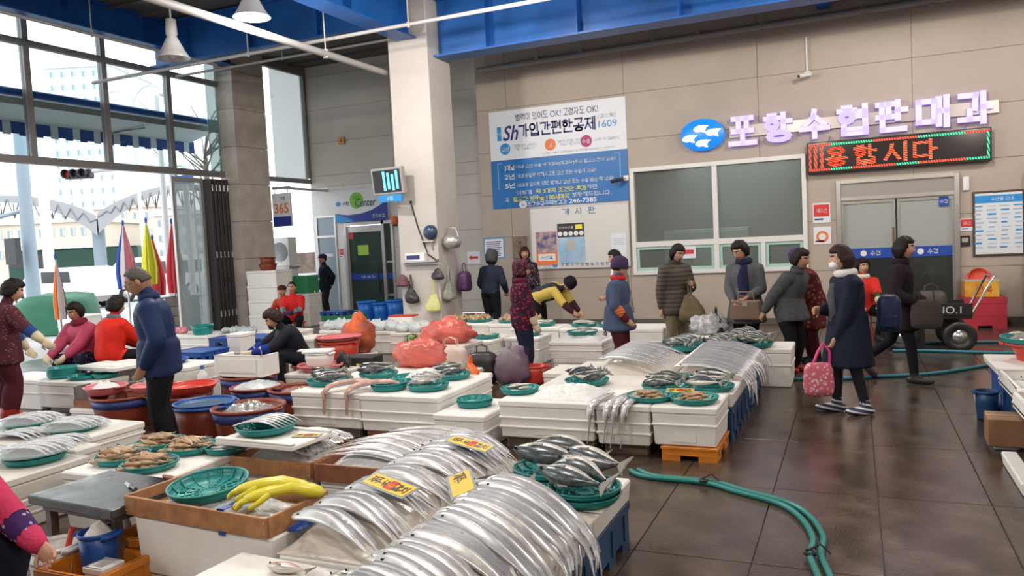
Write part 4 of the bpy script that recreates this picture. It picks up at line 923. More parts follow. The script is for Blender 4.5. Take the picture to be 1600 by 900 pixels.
# big dark backed fish on trays at the far end
GY = 'big fish on the front trays'
tray('teal tray stacked two deep under the big fish beside the hairtail heap', -1.60, 4.03, 0.365, 0.20); tray('upper teal tray under the big fish beside the hairtail heap', -1.60, 4.03, 0.40, 0.20)
tray('teal tray at the corner of the front foam boxes with big fish', -1.30, 3.76, 0.365, 0.19); tray('upper teal tray at the corner of the front foam boxes', -1.30, 3.76, 0.40, 0.19)
fan('yellow', 'fish', 'big dark backed fish with pale belly lying across the front teal trays', GY, -1.53, 4.05, 0.445, 2, 0.085, -0.35, s=1.0)
fan('yellow', 'fish', 'big dark backed fish with pale belly lying across the front teal trays', GY, -1.29, 3.77, 0.445, 4, 0.075, -0.42, 0.018, s=.92)
put_fish('mack', 'fish', 'dark fish lying between the hairtail heap and the corner tray', 'fish', -1.72, 3.66, 0.44, 0.45, None, .3, 0, s=.9)
for k in range(3):
    put_fish('grey', 'fish', 'dark grey fish at the near corner of the front hairtail heap', 'fish', -1.86+k*.05, 2.52+k*.035, 0.40+k*.01, 0.4+k*.2, 'dark fish at the heap corner', .2, 0, v=k, s=.8)
# foam lid with a single fish
foam('flat foam box in front of the heap with one fish on its lid', -2.62, -1.98, 2.30, 2.69, 0.16, 0.352, ribs=0, rz=-0.06); foam('lower foam box under the one with a single fish', -2.60, -2.0, 2.30, 2.69, 0.0, 0.16, ribs=0, rz=-.06)
put_fish('pink', 'fish', 'single slim fish on a white foam lid', 'fish', -2.24, 2.58, 0.354, 0.04, None, 0, 0, s=1.05)

# ===== wooden trays of hairtail (left of the heap)
for k, (a, b) in enumerate(((-3.84,-3.19), (-3.16,-2.46))):
    foam(('foam box under the pale wooden tray','foam box under the reddish wooden tray')[k], a+.02, b-.02, 3.98, 4.52, 0, 0.265, m=m_foamw, mark=(None,'W M')[k])
    woodbox('fish_tray', ('pale wooden tray of hairtail under a foam lid','reddish wooden tray heaped with hairtail')[k], a, b, 3.95, 4.50, 0.265, 0.375, (m_woodl,m_woodr)[k])
    mound('ice_heap', ('ice under the hairtail of the pale wooden tray','ice under the hairtail of the reddish wooden tray')[k], 'ice', a+.02, b-.02, 3.97, 4.48, 0.282, .11, m_ice, fn=lambda u, v: .10+.05*math.sin(math.pi*u)*math.sin(math.pi*v), rough=.004, nx=14, ny=14)
    for q in range(13):
        yy = 4.46-q*0.037; pts = []
        for i in range(12):
            t = i/11; x = lerp(b-.03, a+.0, t); z = 0.40+.055*math.sin(math.pi*t)*(.5+.5*math.sin(math.pi*(q+1)/14))+.006*(q % 3)
            pts.append((x, yy+0.10*math.sin(2.4*t)-.10*t+RN.uniform(-.004,.004), z))
        hairtail(pts, RN.uniform(.050,.062), roll=.4, th=.014, label=('silver hairtail packed in the pale wooden tray','silver hairtail heaped in the reddish wooden tray')[k], group=('hairtail in the pale wooden tray','hairtail in the reddish wooden tray')[k], m=m_silver if q % 3 else m_silver2)
foam('foam box behind the reddish wooden tray', -3.2, -2.5, 4.60, 5.1, 0, 0.30)
for q in range(8):
    yy = 5.0-q*0.045
    hairtail([(lerp(-2.48,-3.22,i/9), yy+.05*math.sin(3*i/9), .325+.03*math.sin(math.pi*i/9)+.004*(q % 3)) for i in range(10)], .055, 'silver hairtail on the foam box behind the wooden trays', 'hairtail behind the wooden trays')
lid = thing('foam_slab', 'white foam slab laid over the pale wooden tray of hairtail', 'foam', (-3.56, 4.06, 0.468), -0.05)
MB().box(-.33,-.20,0,.33,.20,.035).build('slab', m_foam, lid, bev=.008); MB().box(-.33,.16,.035,.33,.20,.05).box(-.33,-.20,.035,.33,-.16,.05).build('lip', m_foam, lid, bev=.004)
price_card('yellow price card on the foam lid of the wooden tray', -3.32, 4.10, 0.506, 0.25, 0, 0, .16, .07)
tray('teal tray of hairtail on the foam lid', -3.66, 4.10, 0.520, 0.20)
for q in range(7):
    yy = 4.22-q*.038
    hairtail([(lerp(-3.84,-3.46,i/8), yy+.03*math.sin(3*i/8), .565+.03*math.sin(math.pi*i/8)) for i in range(9)], .045, 'silver hairtail curled on the teal tray of the foam lid', 'hairtail on the lid tray')
# ===== brown fish stall
foam('foam box in front of the dried looking brown fish', -4.72, -4.20, 3.38, 4.20, 0.19, 0.375); foam('foam box beside the brown fish trays', -4.18, -3.88, 3.40, 4.20, 0.19, 0.375)
foam('lower foam box under the brown fish stall', -4.72, -4.20, 3.38, 4.20, 0, 0.19, m=m_foamw, ribs=0); foam('lower foam box under the small silver fish tray', -4.18, -3.88, 3.40, 4.20, 0, 0.19, m=m_foamw, ribs=0)
for k, (x, yv) in enumerate(((-4.50,3.66), (-4.16,3.58), (-4.55,4.02), (-4.22,3.98))):
    lb = ('teal tray of brown fish near the black table','teal tray of brown fish beside the wooden crate','teal tray of brown fish near the standing man','teal tray of brown fish next to the small silver fish')[k]
    tray(lb, x, yv, 0.378, 0.175); heap('brown', 'brown_fish', 'small brown fish heaped on a teal tray beside the black table', 'fish', 'brown fish on the front trays', x, yv, 0.388, 0.16, 26, 0.024, rz=0.4, spread=.8, s=1.05)
tray('teal tray of small silver fish beside the pale wooden tray', -3.96, 4.04, 0.378, 0.15); heap('small', 'silver_fish', 'slim silver fish on the tray beside the pale wooden tray', 'fish', 'small silver fish', -3.96, 4.04, .386, .12, 16, .014, rz=.3, spread=.2)

# ===== wooden crate with colander and yellow gloves
foam('clean white foam box under the wooden crate with gloves', -3.42, -2.47, 2.80, 3.20, 0.10, 0.40, lid=False, ribs=0, rz=-.06); foam('foam box at the bottom under the clean white foam box', -3.40, -2.49, 2.82, 3.18, 0, 0.10, lid=False, ribs=0, rz=-.06, m=m_foamw)
woodbox('wooden_crate', 'pale wooden crate with colander and yellow gloves', -3.48, -2.49, 2.80, 3.22, 0.402, 0.50, m_woodl, rz=-0.07)
mound('plastic_film', 'crumpled clear film over the wooden crate', 'film', -3.40, -2.60, 2.86, 3.16, 0.42, .06, mat('crumpled film', (0.55,0.58,0.60), 0.12, spec=.9, bump=.8, bscale=18, var=.3, vscale=10), rough=.03, seed=8, freq=18)
cb = tray('large open teal colander lying in the wooden crate', -3.12, 3.04, 0.485, 0.205, h=0.055, tilt=0.10, group=None)
gl = thing('rubber_glove', 'pair of yellow rubber gloves draped over the wooden crate', 'gloves', (-2.72, 2.98, 0.50), 0.25)
m_glove = mat('yellow rubber', (0.66,0.56,0.03), 0.35)
for k, (ox, oy, oz, a) in enumerate(((0,0,0.03,0.0), (0.07,-0.05,0.01,0.35))):
    g_ = MB(); R = Matrix.Rotation(a, 3, 'Z')
    def q_(x, y, z): return R @ Vector((x,y,z)) + Vector((ox,oy,oz))
    g_.tube([q_(.20,.03,.02), q_(.10,.02,.05), q_(0,0,.045), q_(-.08,-.01,.03)], [.062,.055,.05,.046], 12, flat=.55, round_end=True)
    for f in range(4): g_.tube([q_(-.07,-.035+.023*f,.03), q_(-.13,-.04+.025*f,.015), q_(-.175+.015*abs(f-1.5),-.04+.026*f,-.012)], [.014,.013,.011], 8, round_end=True)
    g_.tube([q_(0,-.035,.04), q_(-.04,-.075,.02), q_(-.08,-.09,.0)], [.017,.015,.012], 8, round_end=True)
    g_.build('glove', m_glove, gl)
o = thing('blue_strap', 'blue plastic strap over the edge of the wooden crate', 'strap', (-2.80, 2.80, 0.40), -.07)
MB().box(-.022,-.016,-.02,.022,-.0125,.108).box(-.022,-.016,.104,.022,.12,.108).build('band', m_blue, o)
mound('plastic_sheet', 'blue plastic sheet under the corner of the wooden crate', 'sheet', -2.60, -2.42, 2.88, 3.16, 0.401, .03, m_blue, rough=.02, nx=8, ny=8, seed=3)
# ===== black cutting table, knife, bucket, baskets
tb = thing('cutting_table', 'low black wet cutting table with a knife on it', 'table', (-3.83, 3.02, 0), -0.08)
m_slate = mat('wet black board', (0.055,0.052,0.05), 0.22, var=.5, vscale=7, rvar=.12)
MB().box(-.36,-.25,.40,.36,.25,.45).build('top', m_slate, tb, bev=.006); MB().box(-.31,-.20,.36,.31,.20,.40).build('apron', m_woodd, tb)
for sx in (-1,1):
    for sy in (-1,1): MB().box(sx*.28-.022,sy*.17-.022,0,sx*.28+.022,sy*.17+.022,.36).build('leg', m_woodd, tb)
k_ = thing('knife', 'kitchen knife lying on the black cutting table', 'knife', (-3.72, 3.06, 0.452), -0.5)
MB().prism([(-.14,-.004),(.0,-.024),(.0,.014),(-.10,.012)],0,.003).build('blade', m_steel, k_).rotation_euler = (math.pi/2,0,0)
MB().tube([(0,0,.010),(.10,.004,.010)],.011,8).build('handle', m_woodd, k_)
k_ = thing('wooden_handle_tool', 'brown wooden tool handle at the far edge of the black table', 'tool', (-3.62, 3.24, 0.462), -.2); MB().tube([(-.06,0,0),(.0,0,0),(.06,0,0)],[.011,.014,.011],8).build('handle', m_woodr, k_); MB().tube([(.055,0,0),(.068,0,0)],.013,8).build('ferrule', m_steel, k_)
bk = tub('white plastic bucket with a red tool in it', -3.90, 2.72, 0.128, 0.24, 0.0, m_whitep, fill=None, band=False, name='bucket', cat='bucket', taper=.86)
MB().lathe([(.124,.17),(.132,.17),(.132,.19),(.125,.19)],28).build('ridge', m_whitep, bk); MB().tube([(.13,0,.2),(.15,-.03,.12),(.14,-.06,.05)],.004,6).build('bail', m_steel, bk)
k_ = thing('red_scraper', 'red plastic handle sticking out of the white bucket', 'tool', (-3.88, 2.72, 0.05), -.3); MB().tube([(0,0,0),(.05,.06,.27)],.016,8).build('handle', m_redp, k_); MB().box(-.03,-.004,-.012,.03,.004,.02).build('blade', m_steel, k_)
oc = crate('plastic_basket', 'orange plastic basket on the floor beside the white bucket', -3.78, -3.36, 2.52, 2.86, 0, 0.20, m_orange, slots=7, closed=False)
tub('blue bucket standing in the orange basket', -3.62, 2.76, 0.095, 0.26, 0.062, m_blue, band=False, name='bucket', cat='bucket', taper=.85)
discmound('foam_scrap', 'crumpled white bag filling the blue bucket', 'bag', -3.62, 2.76, 0.30, .075, .06, m_foamw, rough=.03)
crate('mesh_basket', 'small white mesh basket in the orange basket', -3.53, -3.41, 2.60, 2.72, 0.062, 0.21, m_whitep, slots=5, closed=False, cat='basket')
crate('plastic_basket', 'orange basket standing under the black table', -3.72, -3.52, 2.90, 3.15, 0, 0.24, m_orange, slots=5, closed=False)
foam('low worn foam box on the floor at the front', -3.30, -2.66, 2.30, 2.70, 0, 0.08, m=m_foamw, ribs=0, lid=False)

# ===== left front stalls
foam('foam box with scribbled letters beside the black table', -5.95, -4.96, 3.14, 3.76, 0.20, 0.36, m=m_foamw, mark='이 ON', ribs=0); foam('lower foam box under the scribbled one', -5.95, -4.96, 3.16, 3.74, 0, 0.20, m=m_foamw)
foam('foam box of wrapped fish behind the scribbled box', -6.75, -5.40, 4.02, 4.62, 0.22, 0.38); foam('lower foam box under the wrapped fish', -6.75, -5.40, 4.02, 4.62, 0, 0.22, m=m_foamw)
foam('foam box between the wrapped fish and the scribbled box', -6.75, -5.15, 3.80, 4.00, 0, 0.37, m=m_foamw)
for k, (x, yv, z) in enumerate(((-5.22,3.55,.362), (-5.22,3.55,.395), (-5.75,3.42,.362), (-5.75,4.25,.382), (-6.35,4.3,.382))):
    tray(('lower teal tray on the scribbled foam box','upper teal tray on the scribbled foam box','teal tray with wrapped fish on the scribbled box','teal tray of wrapped fish at the end of the far box','teal tray of wrapped fish at the frame edge')[k], x, yv, z, 0.20)
for k, (x, yv, z) in enumerate(((-5.22,3.55,.435), (-5.75,3.42,.40), (-5.75,4.25,.42), (-6.35,4.3,.42), (-6.0,3.95,.385), (-5.5,3.9,.375))):
    for q in range(6):
        hairtail([(x-.24+.5*i/9, yv+.13-.045*q+.05*math.sin(3*i/9), z+.022*math.sin(math.pi*i/9)+.005*(q % 2)) for i in range(10)], .055, 'grey silver fish under clear film on the stall left of the black table', 'film wrapped fish of the left stall', m=m_silver2 if q % 2 else m_silver)
for k, (x, yv, z) in enumerate(((-5.22,3.55,.437), (-5.75,3.42,.402), (-5.75,4.25,.422), (-6.35,4.3,.422))):
    o = discmound('film_wrap', ('clear film over the double teal tray of fish','clear film over the tray of fish on the scribbled box','clear film over the tray of fish at the end of the far box','clear film over the tray of fish at the frame edge')[k], 'film', x, yv, z, .27, .055, m_film, seed=k, rough=.02, kind='stuff')
# ===== middle stall with the hanging hairtail
NM = 'foam boxes at the front of the middle stall'
foam('stained foam box of the middle stall with ice on top', -2.72, -1.90, 5.80, 6.38, 0.10, 0.41, m=m_foam, ribs=2); foam('foam box of the middle stall with hairtail hanging down its front', -1.885, -1.455, 5.80, 6.38, 0.09, 0.41, ribs=2); foam('foam box on an orange crate at the corner of the middle stall', -1.44, -0.955, 5.80, 6.38, 0.11, 0.41, ribs=1, mark=None)
crate('plastic_crate', 'orange crate under the corner foam box of the middle stall', -1.37, -0.96, 5.79, 6.36, 0, 0.108, m_orange, slots=3)
woodbox('wooden_pallet', 'dark wooden pallet box under the stained foam box', -2.68, -1.92, 5.86, 6.36, 0, 0.098, m_woodd); woodbox('wooden_pallet', 'dark wooden block under the foam box with hanging hairtail', -1.84, -1.50, 5.88, 6.36, 0, 0.088, m_woodd)
for k in range(3):
    a = 6.42+k*.74
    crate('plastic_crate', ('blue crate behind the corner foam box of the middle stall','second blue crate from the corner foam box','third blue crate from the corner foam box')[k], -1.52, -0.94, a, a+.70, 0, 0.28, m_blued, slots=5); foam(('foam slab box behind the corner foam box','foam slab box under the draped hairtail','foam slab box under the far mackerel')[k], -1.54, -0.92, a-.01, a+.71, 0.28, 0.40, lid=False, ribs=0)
    foam(('foam box behind the ice of the middle stall','foam box under the pale hairtail heap','foam box at the back of the middle stall')[k], -2.62 if k < 2 else -2.45, -1.58, a, a+.70, 0.0, 0.40, m=m_foamw)
for k, (xl, yv) in enumerate(((-2.0, 8.75), (-1.30, 8.75))): foam(('rear foam box of the middle stall near the woman in the puffer jacket','rear foam box of the middle stall near the woman in the grey coat')[k], xl, xl+.66, yv, yv+.55, 0, 0.42)
mound('ice_heap', 'heap of crushed ice on the stained foam box', 'ice', -2.50, -1.92, 5.84, 6.36, 0.41, .075, m_ice, rough=.03, seed=2, nx=30, ny=26, freq=26)
mound('ice_heap', 'ice under the pale hairtail heap of the middle stall', 'ice', -2.30, -1.56, 7.1, 8.15, 0.40, .12, m_iceb, fn=lambda u, v: .14*math.sin(math.pi*min(1,.3+.6*u))*edge(v)**.5, rough=.008, seed=6)
mound('ice_heap', 'ice under the hairtail draped over the blue crates of the middle stall', 'ice', -1.53, -0.915, 6.95, 8.6, 0.40, .10, m_iceb, fn=lambda u, v: .10*math.sin(math.pi*min(1,.3+.6*u))*edge(v)**.5, rough=.006, seed=9)
for q in range(16):
    drape(8.12-q*.062, -2.28, -1.60, lambda u: .14*math.sin(math.pi*min(1,.3+.6*u)), -2.30, -1.56, .40, .18, 0, .055, 'silver hairtail fanned on the pale ice heap of the middle stall', 'hairtail on the pale ice heap', m=m_silver if q % 3 else m_silver2)
for q in range(24):
    drape(8.55-q*.066, -1.52, -0.91, lambda u: .10*math.sin(math.pi*min(1,.3+.6*u)), -1.53, -.915, .40, .15, RN.uniform(.15,.28), .052, 'silver hairtail hanging over the blue crates of the middle stall', 'hairtail hanging at the aisle', m=m_silver if q % 3 else m_silver2)
for q, x in enumerate((-1.93,-1.80,-1.74,-1.66)):
    pts = [(x+.10, 6.14, .425+.008*q), (x+.09, 6.02, .432), (x+.06, 5.90, .430), (x+.04, 5.82, .425), (x+.02, 5.765, .40)]
    pts += [(x+.02-.035*i/6, 5.75-.006*i, .38-RN.uniform(.045,.053)*i) for i in range(1,7)]
    hairtail(pts, .075, 'hairtail hanging head up over the front of the middle stall', 'hairtail hanging on the stall front')
def trayset(label, x, y, z, r, kind, n, flabel, fgroup, rz=0.3, s=1.0, parts=True, fn=False, dz=.018, m=None):
    tray(label, x, y, z, r, m=m)
    if fn: fan(kind, 'mackerel', flabel, fgroup, x, y, z+.04, n, r*1.5/n, rz, .006, s=s, parts=parts)
    else: heap(kind, 'fish', flabel, 'fish', fgroup, x, y, z+.012, r*.8, n, dz, rz=rz, s=s, parts=parts, spread=.8)
MK = 'silver bellied mackerel on a teal tray of the middle stall'
trayset('teal tray of small fish beside the stained foam box ice', -2.66, 6.12, .412, .17, 'grey', 10, 'small grey fish on the tray at the end of the middle stall', 'small fish of the middle stall', s=.55, parts=False)
trayset('teal tray of mackerel behind the ice', -2.22, 6.62, .402, .20, 'mack', 6, MK, 'mackerel of the middle stall', rz=.9, fn=True, s=.85)
trayset('teal tray of small brown fish on the foam box with hanging hairtail', -1.50, 6.02, .412, .185, 'brown', 18, 'small brown fish on the front trays of the middle stall', 'brown fish of the middle stall', s=.7, parts=False)
trayset('teal tray of small brown fish on the corner foam box', -1.15, 5.99, .412, .185, 'brown', 18, 'small brown fish on the front trays of the middle stall', 'brown fish of the middle stall', s=.7, parts=False)
trayset('teal tray of mackerel behind the brown fish', -1.46, 6.40, .414, .20, 'mack', 5, MK, 'mackerel of the middle stall', rz=-.15, fn=True, s=.85)
trayset('teal tray of mackerel behind the corner foam box', -1.12, 6.52, .402, .20, 'mack', 6, MK, 'mackerel of the middle stall', rz=-.25, fn=True, s=.9)
trayset('teal tray of brown octopus between the mackerel and pale hairtail', -1.50, 6.86, .402, .18, 'brown', 12, 'small brown fish behind the mackerel trays', 'brown fish behind the mackerel', s=.8, parts=False)
price_card('yellow price card between the mackerel trays of the middle stall', -1.30, 6.19, .455, .1, .2, 0, .2, .07)
for k, (x, yv, kd, n) in enumerate(((-1.75,8.55,'mack',7), (-1.35,8.65,'mack',8), (-1.02,8.85,'mack',8), (-1.2,9.12,'mack',8), (-1.75,9.05,'brown',12), (-2.15,8.55,'brown',12))):
    trayset(('far teal tray of mackerel near the pale hairtail','far teal tray of mackerel before the grey coat','aisle side teal tray of mackerel','rear teal tray of mackerel at the grey coat','far teal tray of brown fish','far teal tray of brown fish beside the red boots')[k], x, yv, .43 if yv > 8.7 or True else .41, .20, kd, n, ('mackerel piled on the far trays of the middle stall' if kd == 'mack' else 'brown fish piled on the far trays of the middle stall'), 'fish of the far trays '+kd, rz=-.5, fn=(kd == 'mack'), s=.9, parts=(kd == 'mack'))
# ===== left middle stall
foam('big foam box of the stall with black tailed fish', -4.87, -4.10, 5.82, 6.90, 0.08, 0.41, ribs=2); foam('big foam box of the stall with empty teal trays', -4.09, -3.29, 5.80, 6.88, 0.08, 0.41, ribs=2)
woodbox('wooden_pallet', 'dark wooden pallet under the box with black tailed fish', -4.83, -4.14, 5.86, 6.86, 0, .078, m_woodd); woodbox('wooden_pallet', 'reddish wooden pallet under the box with teal trays', -4.05, -3.32, 5.84, 6.86, 0, .078, m_woodr)
foam('single foam box with an empty tray standing between the two stalls', -3.26, -2.79, 5.66, 6.34, 0.0, 0.30, ribs=1); tray('empty teal tray on the single foam box', -3.05, 6.02, .302, .16); tray('second empty teal tray nested on the single foam box', -3.05, 6.02, .325, .155)
trayset('teal tray of mackerel at the left end of the stall', -4.72, 6.22, .412, .23, 'mack', 6, 'mackerel on the tray next to the black tailed fish', 'mackerel of the left stall', rz=.75, fn=True, s=.9)
trayset('teal tray of dark mackerel near the white tub', -4.42, 6.62, .412, .20, 'mack', 3, 'mackerel on the tray near the white tub', 'mackerel near the tub', rz=.4, fn=True)
tray('empty teal tray beside the black tailed fish', -3.93, 6.05, .412, .17); tray('empty teal tray nested on the one beside the black tailed fish', -3.93, 6.05, .435, .165)
trayset('teal tray of grey fish at the right end of the left stall', -3.56, 6.12, .412, .19, 'grey', 4, 'grey fish lying on the tray at the stall end', 'grey fish of the stall end', rz=.2, fn=True, s=1.1)
trayset('teal tray of big fish at the far right of the left stall', -3.62, 6.66, .412, .20, 'yellow', 4, 'dark backed fish on the tray beside the red bag', 'dark fish beside the red bag', rz=.75, fn=True, s=.65)
tray('empty teal tray behind the grey fish', -3.98, 6.5, .412, .17)
for q, (x, yv) in enumerate(((-4.42,6.0), (-4.17,5.98))):
    hairtail([(x+.30,6.12,.44), (x+.22,6.06,.455), (x+.12,6.0,.46), (x+.03,5.92,.455), (x-.02,5.84,.44), (x-.04,5.785,.40), (x-.05,5.77,.34), (x-.055,5.765,.27), (x-.05,5.762,.22)], .11, 'pinkish fish with a black tail hanging over the foam box edge', 'black tailed fish', m=m_redf, th=.06, name='monkfish')
mound('ice_heap', 'spill of crushed ice beside the red bag', 'ice', -4.1, -3.75, 6.55, 6.86, .41, .08, m_ice, rough=.02, nx=12, ny=12)
# ------------------------------------------------------------------ bags, tubs and the stalls farther back
def bag(name, label, x, y, z, sx, sy, sz, m, seed=0, handles=None, group=None, rz=0.0, knot=True, hm=None, style=None):
    # sack: lumpy plastic bag; hang: pleated bag gathered at its handles; tote: boxy bag with flat panels
    if style is None: style = 'tote' if name in ('tote_bag','handbag','shopping_bag','backpack','carrier_bag') else ('hang' if name in ('hanging_bag','black_cloth','dried_flowers') or (handles and name in ('plastic_bag','cloth_bag')) else 'sack')
    b = MB(); n, mm = 26, 14; vs = []; Hh = sz*1.5
    for i in range(mm+1):
        u = i/mm; th = math.pi*u
        for j in range(n):
            ph = 2*math.pi*j/n; d = Vector((math.sin(th)*math.cos(ph), math.sin(th)*math.sin(ph), math.cos(th))); nz = noise.noise(d*2.6+Vector((seed*1.7,0,0))); n2 = noise.noise(d*7+Vector((0,seed,0)))
            if style == 'sack':
                k = 1+.26*nz+.10*n2; q = Vector((d.x*sx*k, d.y*sy*k, d.z*sz*k)); q.z = max(q.z, -sz*.72)
                if q.z > sz*.45: q.z = sz*.45+(q.z-sz*.45)*(.9+.8*nz)
                vs.append(q+Vector((0,0,sz*.72)))
            elif style == 'hang':
                zz = 1-u; r = (.16+.84*min(1, u*1.5)**.8)*(1 if u < .85 else math.sqrt(max(0, 1-((u-.85)/.15)**2))); pl = 1+.16*math.sin(5*ph+seed)*(1-u)*1.3+.14*nz; c, s_ = math.cos(ph), math.sin(ph)
                if u == 0: r = .02
                vs.append(Vector((sx*r*pl*math.copysign(abs(c)**.8, c)+sx*.12*math.sin(seed+u*3), sy*r*pl*s_, Hh*(zz+.06*nz*math.sin(math.pi*u)))))
            else:
                c, s_ = math.cos(ph), math.sin(ph); r = min(1, math.sin(th)**.28 if 0 < u < 1 else .03); tp = 1-.16*(1-u) if name != 'backpack' else 1-.35*max(0, .35-u)/.35
                vs.append(Vector((sx*r*tp*math.copysign(abs(c)**.5, c)*(1+.05*nz), sy*r*math.copysign(abs(s_)**.5, s_)*(1+.10*nz)*(.55+.45*min(1, u*1.6)), Hh*(.5+.5*math.copysign(abs(math.cos(th))**.6, math.cos(th))*(1+.02*n2)))))
    fs = [(i*n+j, (i+1)*n+j, (i+1)*n+(j+1) % n, i*n+(j+1) % n) for i in range(mm) for j in range(n)]
    b.add(vs, fs, 0, True); o = thing(name, label, 'bag', (x, y, z), rz, group); zm = min(v.z for v in vs); b.v = [(p[0], p[1], p[2]-zm) for p in b.v]; b.build('pouch', m, o)
    if knot: MB().tube([(0,0,sz*1.1),(.03,.01,sz*1.42),(.10,.02,sz*1.5)],[sz*.20,sz*.09,sz*.14],8,flat=.5).build('knot', m, o)
    if handles:
        w = sx*(.10 if style == 'hang' else .45); zt = Hh*.97
        for s in (-1,1):
            MB().tube([(-w,s*sy*.25,zt-.03),(-w*.8,s*.02,zt+handles*.75),(0,s*.012,zt+handles),(w*.8,s*.02,zt+handles*.75),(w,s*sy*.25,zt-.03)],.009,6,flat=.5).build('handle', hm or m, o)
    if name == 'backpack': MB().box(-sx*.6,-sy*1.12,Hh*.12,sx*.6,-sy*.8,Hh*.5).build('pocket', m, o, bev=.02)
    return o
# around the left middle stall
foam('foam box behind the left stall carrying a red bag', -4.75, -4.05, 7.1, 7.75, 0, 0.38); foam('foam box beside the box with the red bag', -4.02, -3.62, 7.1, 7.6, 0, 0.30)
bag('plastic_bag', 'red translucent plastic bag on the foam box behind the left stall', -4.42, 7.45, .38, .32, .20, .17, m_bagred, 1, knot=False)
foam('foam box behind under the second red bag', -5.25, -4.55, 8.7, 9.3, 0, 0.42); bag('plastic_bag', 'second red plastic bag farther back near the plaid jacket', -4.90, 9.0, .42, .36, .22, .18, m_bagred, 5, knot=False)
bag('tote_bag', 'cream handbag standing before the second red bag', -4.38, 8.1, 0.22, .22, .10, .19, mat('cream leather', (0.62,0.50,0.44), .5), 3, handles=.12, knot=False); foam('foam box under the cream handbag', -4.7,-4.1,7.9,8.35,0,.22)
bag('backpack', 'dark backpack leaning beside the plaid woman', -4.20, 8.55, 0.0, .20, .15, .25, m_black, 6, handles=.1, knot=False); bag('cloth_bag', 'purple and grey cloth bundle beside the dark backpack', -3.78, 8.50, .0, .22, .16, .26, mat('grey cloth', (.20,.17,.19), .8, col2=(.16,.06,.14), vscale=3), 9, knot=False)
bag('plastic_bag', 'orange plastic shopping bag hanging at the left stall end', -3.75, 7.35, .30, .09, .08, .10, mat('orange bag', (.85,.16,.02), .35), 4, handles=.08, knot=False)
tub('small grey paper cup bucket beside the orange bag', -3.92, 7.30, .06, .14, .302, m_alu, band=False, name='bucket', cat='bucket')
foam('foam box under the white tub behind the left stall', -6.1, -5.45, 7.2, 7.8, 0, .30, m=m_foamw)
tub('pink basin under the white tub', -5.80, 7.48, .26, .07, .302, m_pink, band=False, name='basin', cat='basin')
tub('round white tub with black liner behind the left stall', -5.80, 7.48, .17, .15, .36, m_whitep, band=False, name='tub', cat='tub', taper=.9)
l = thing('folded_paper', 'folded white paper on the round white tub', 'paper', (-5.80, 7.48, .515), .3); MB().box(-.17,-.13,0,.15,.13,.03).build('slab', m_whitep, l, bev=.008); MB().box(-.25,-.05,.02,-.12,.06,.035).build('flap', m_whitep, l)
bag('liner_bag', 'black liner bag hanging over the white tub rim', -5.62, 7.70, .3, .10, .06, .10, m_black, 2, knot=False)
b_ = thing('tool_box', 'black box with a yellow label next to the green bag', 'box', (-5.55, 8.0, .0), .1); MB().box(-.2,-.14,0,.2,.14,.40).build('body', m_black, b_, bev=.01); MB().box(-.02,-.144,.2,.02,-.14,.32).build('label_patch', m_yel, b_)
foam('foam box under the green carrier bag', -5.3,-4.85,8.2,8.7,0,.22,m=m_foamw); bag('carrier_bag', 'olive green carrier bag with leafy vegetables on top', -5.1, 8.42, .22, .21, .14, .20, mat('olive bag', (.11,.14,.03), .5, var=.3, vscale=8), 7, handles=.1, knot=False, hm=m_black)
rv = random.Random(5); 
o = thing('leafy_vegetables', 'green leaves sticking out of the olive bag', 'vegetable', (-5.1, 8.42, .52))
for k in range(14):
    a = rv.uniform(0,6.28); r = rv.uniform(.03,.14); MB().tube([(0,0,0),(r*.5*math.cos(a),r*.5*math.sin(a),.05),(r*math.cos(a),r*math.sin(a),rv.uniform(.0,.13))],[.006,.016,.003],5,flat=.3).build('leaf', mat('leaf green', (.22,.34,.03), .5), o)
# red brown tubs on the left
TB = 'red brown tubs before the stall'
tub('red brown rubber tub with a blue basin of water', -5.62, 5.50, .30, .33, rim=m_blue, group=None, band=False); tub('blue basin with water set in the red brown tub', -5.62, 5.50, .275, .10, .255, m_blue, band=False, name='basin', cat='basin')
tag(MB().lathe([(0,0),(.245,0)],28).build('water', mat('tub water', (.10,.22,.34), .05, spec=.8), None, (-5.62,5.50,.335)), 'water in the blue basin', 'water', kind='stuff')
tub('red brown rubber tub of shellfish beside the left stall', -5.06, 5.46, .32, .34, group=None); discmound('shellfish_heap', 'grey shellfish heaped in the red brown tub', 'shellfish', -5.06, 5.46, .27, .27, .09, m_grayf, rough=.05, freq=40)
tub('red brown rubber tub with pink basins of ice on top', -6.93, 5.72, .32, .33); tub('red brown rubber tub behind the legs of the man in blue', -6.22, 5.78, .30, .34)
tub('pink basin of ice on the red brown tub', -7.12, 5.66, .21, .08, .347, m_pink, band=False, name='basin', cat='basin'); discmound('ice_heap', 'crushed ice in the pink basin', 'ice', -7.12, 5.66, .385, .15, .08, m_ice, rough=.03)
tub('empty pink basin on the red brown tub', -6.68, 5.84, .20, .07, .347, m_pink, band=False, name='basin', cat='basin')
tub('red basin on the tub behind the man in blue', -6.15, 5.85, .26, .08, .357, m_redp, band=False, name='basin', cat='basin')
tub('red brown tub covered with clear film behind the blue basin', -5.75, 6.35, .27, .33); tub('red brown tub with reddish meat behind the shellfish', -5.22, 6.36, .30, .33); discmound('meat_heap', 'reddish seafood in the tub behind the shellfish', 'seafood', -5.22, 6.36, .26, .26, .07, mat('reddish seafood', (.25,.08,.07), .2, col2=(.45,.25,.22), vscale=20), rough=.03)
discmound('film_cover', 'clear film bulging over the red brown tub', 'film', -5.75, 6.35, .325, .25, .06, m_bagclear, rough=.02)
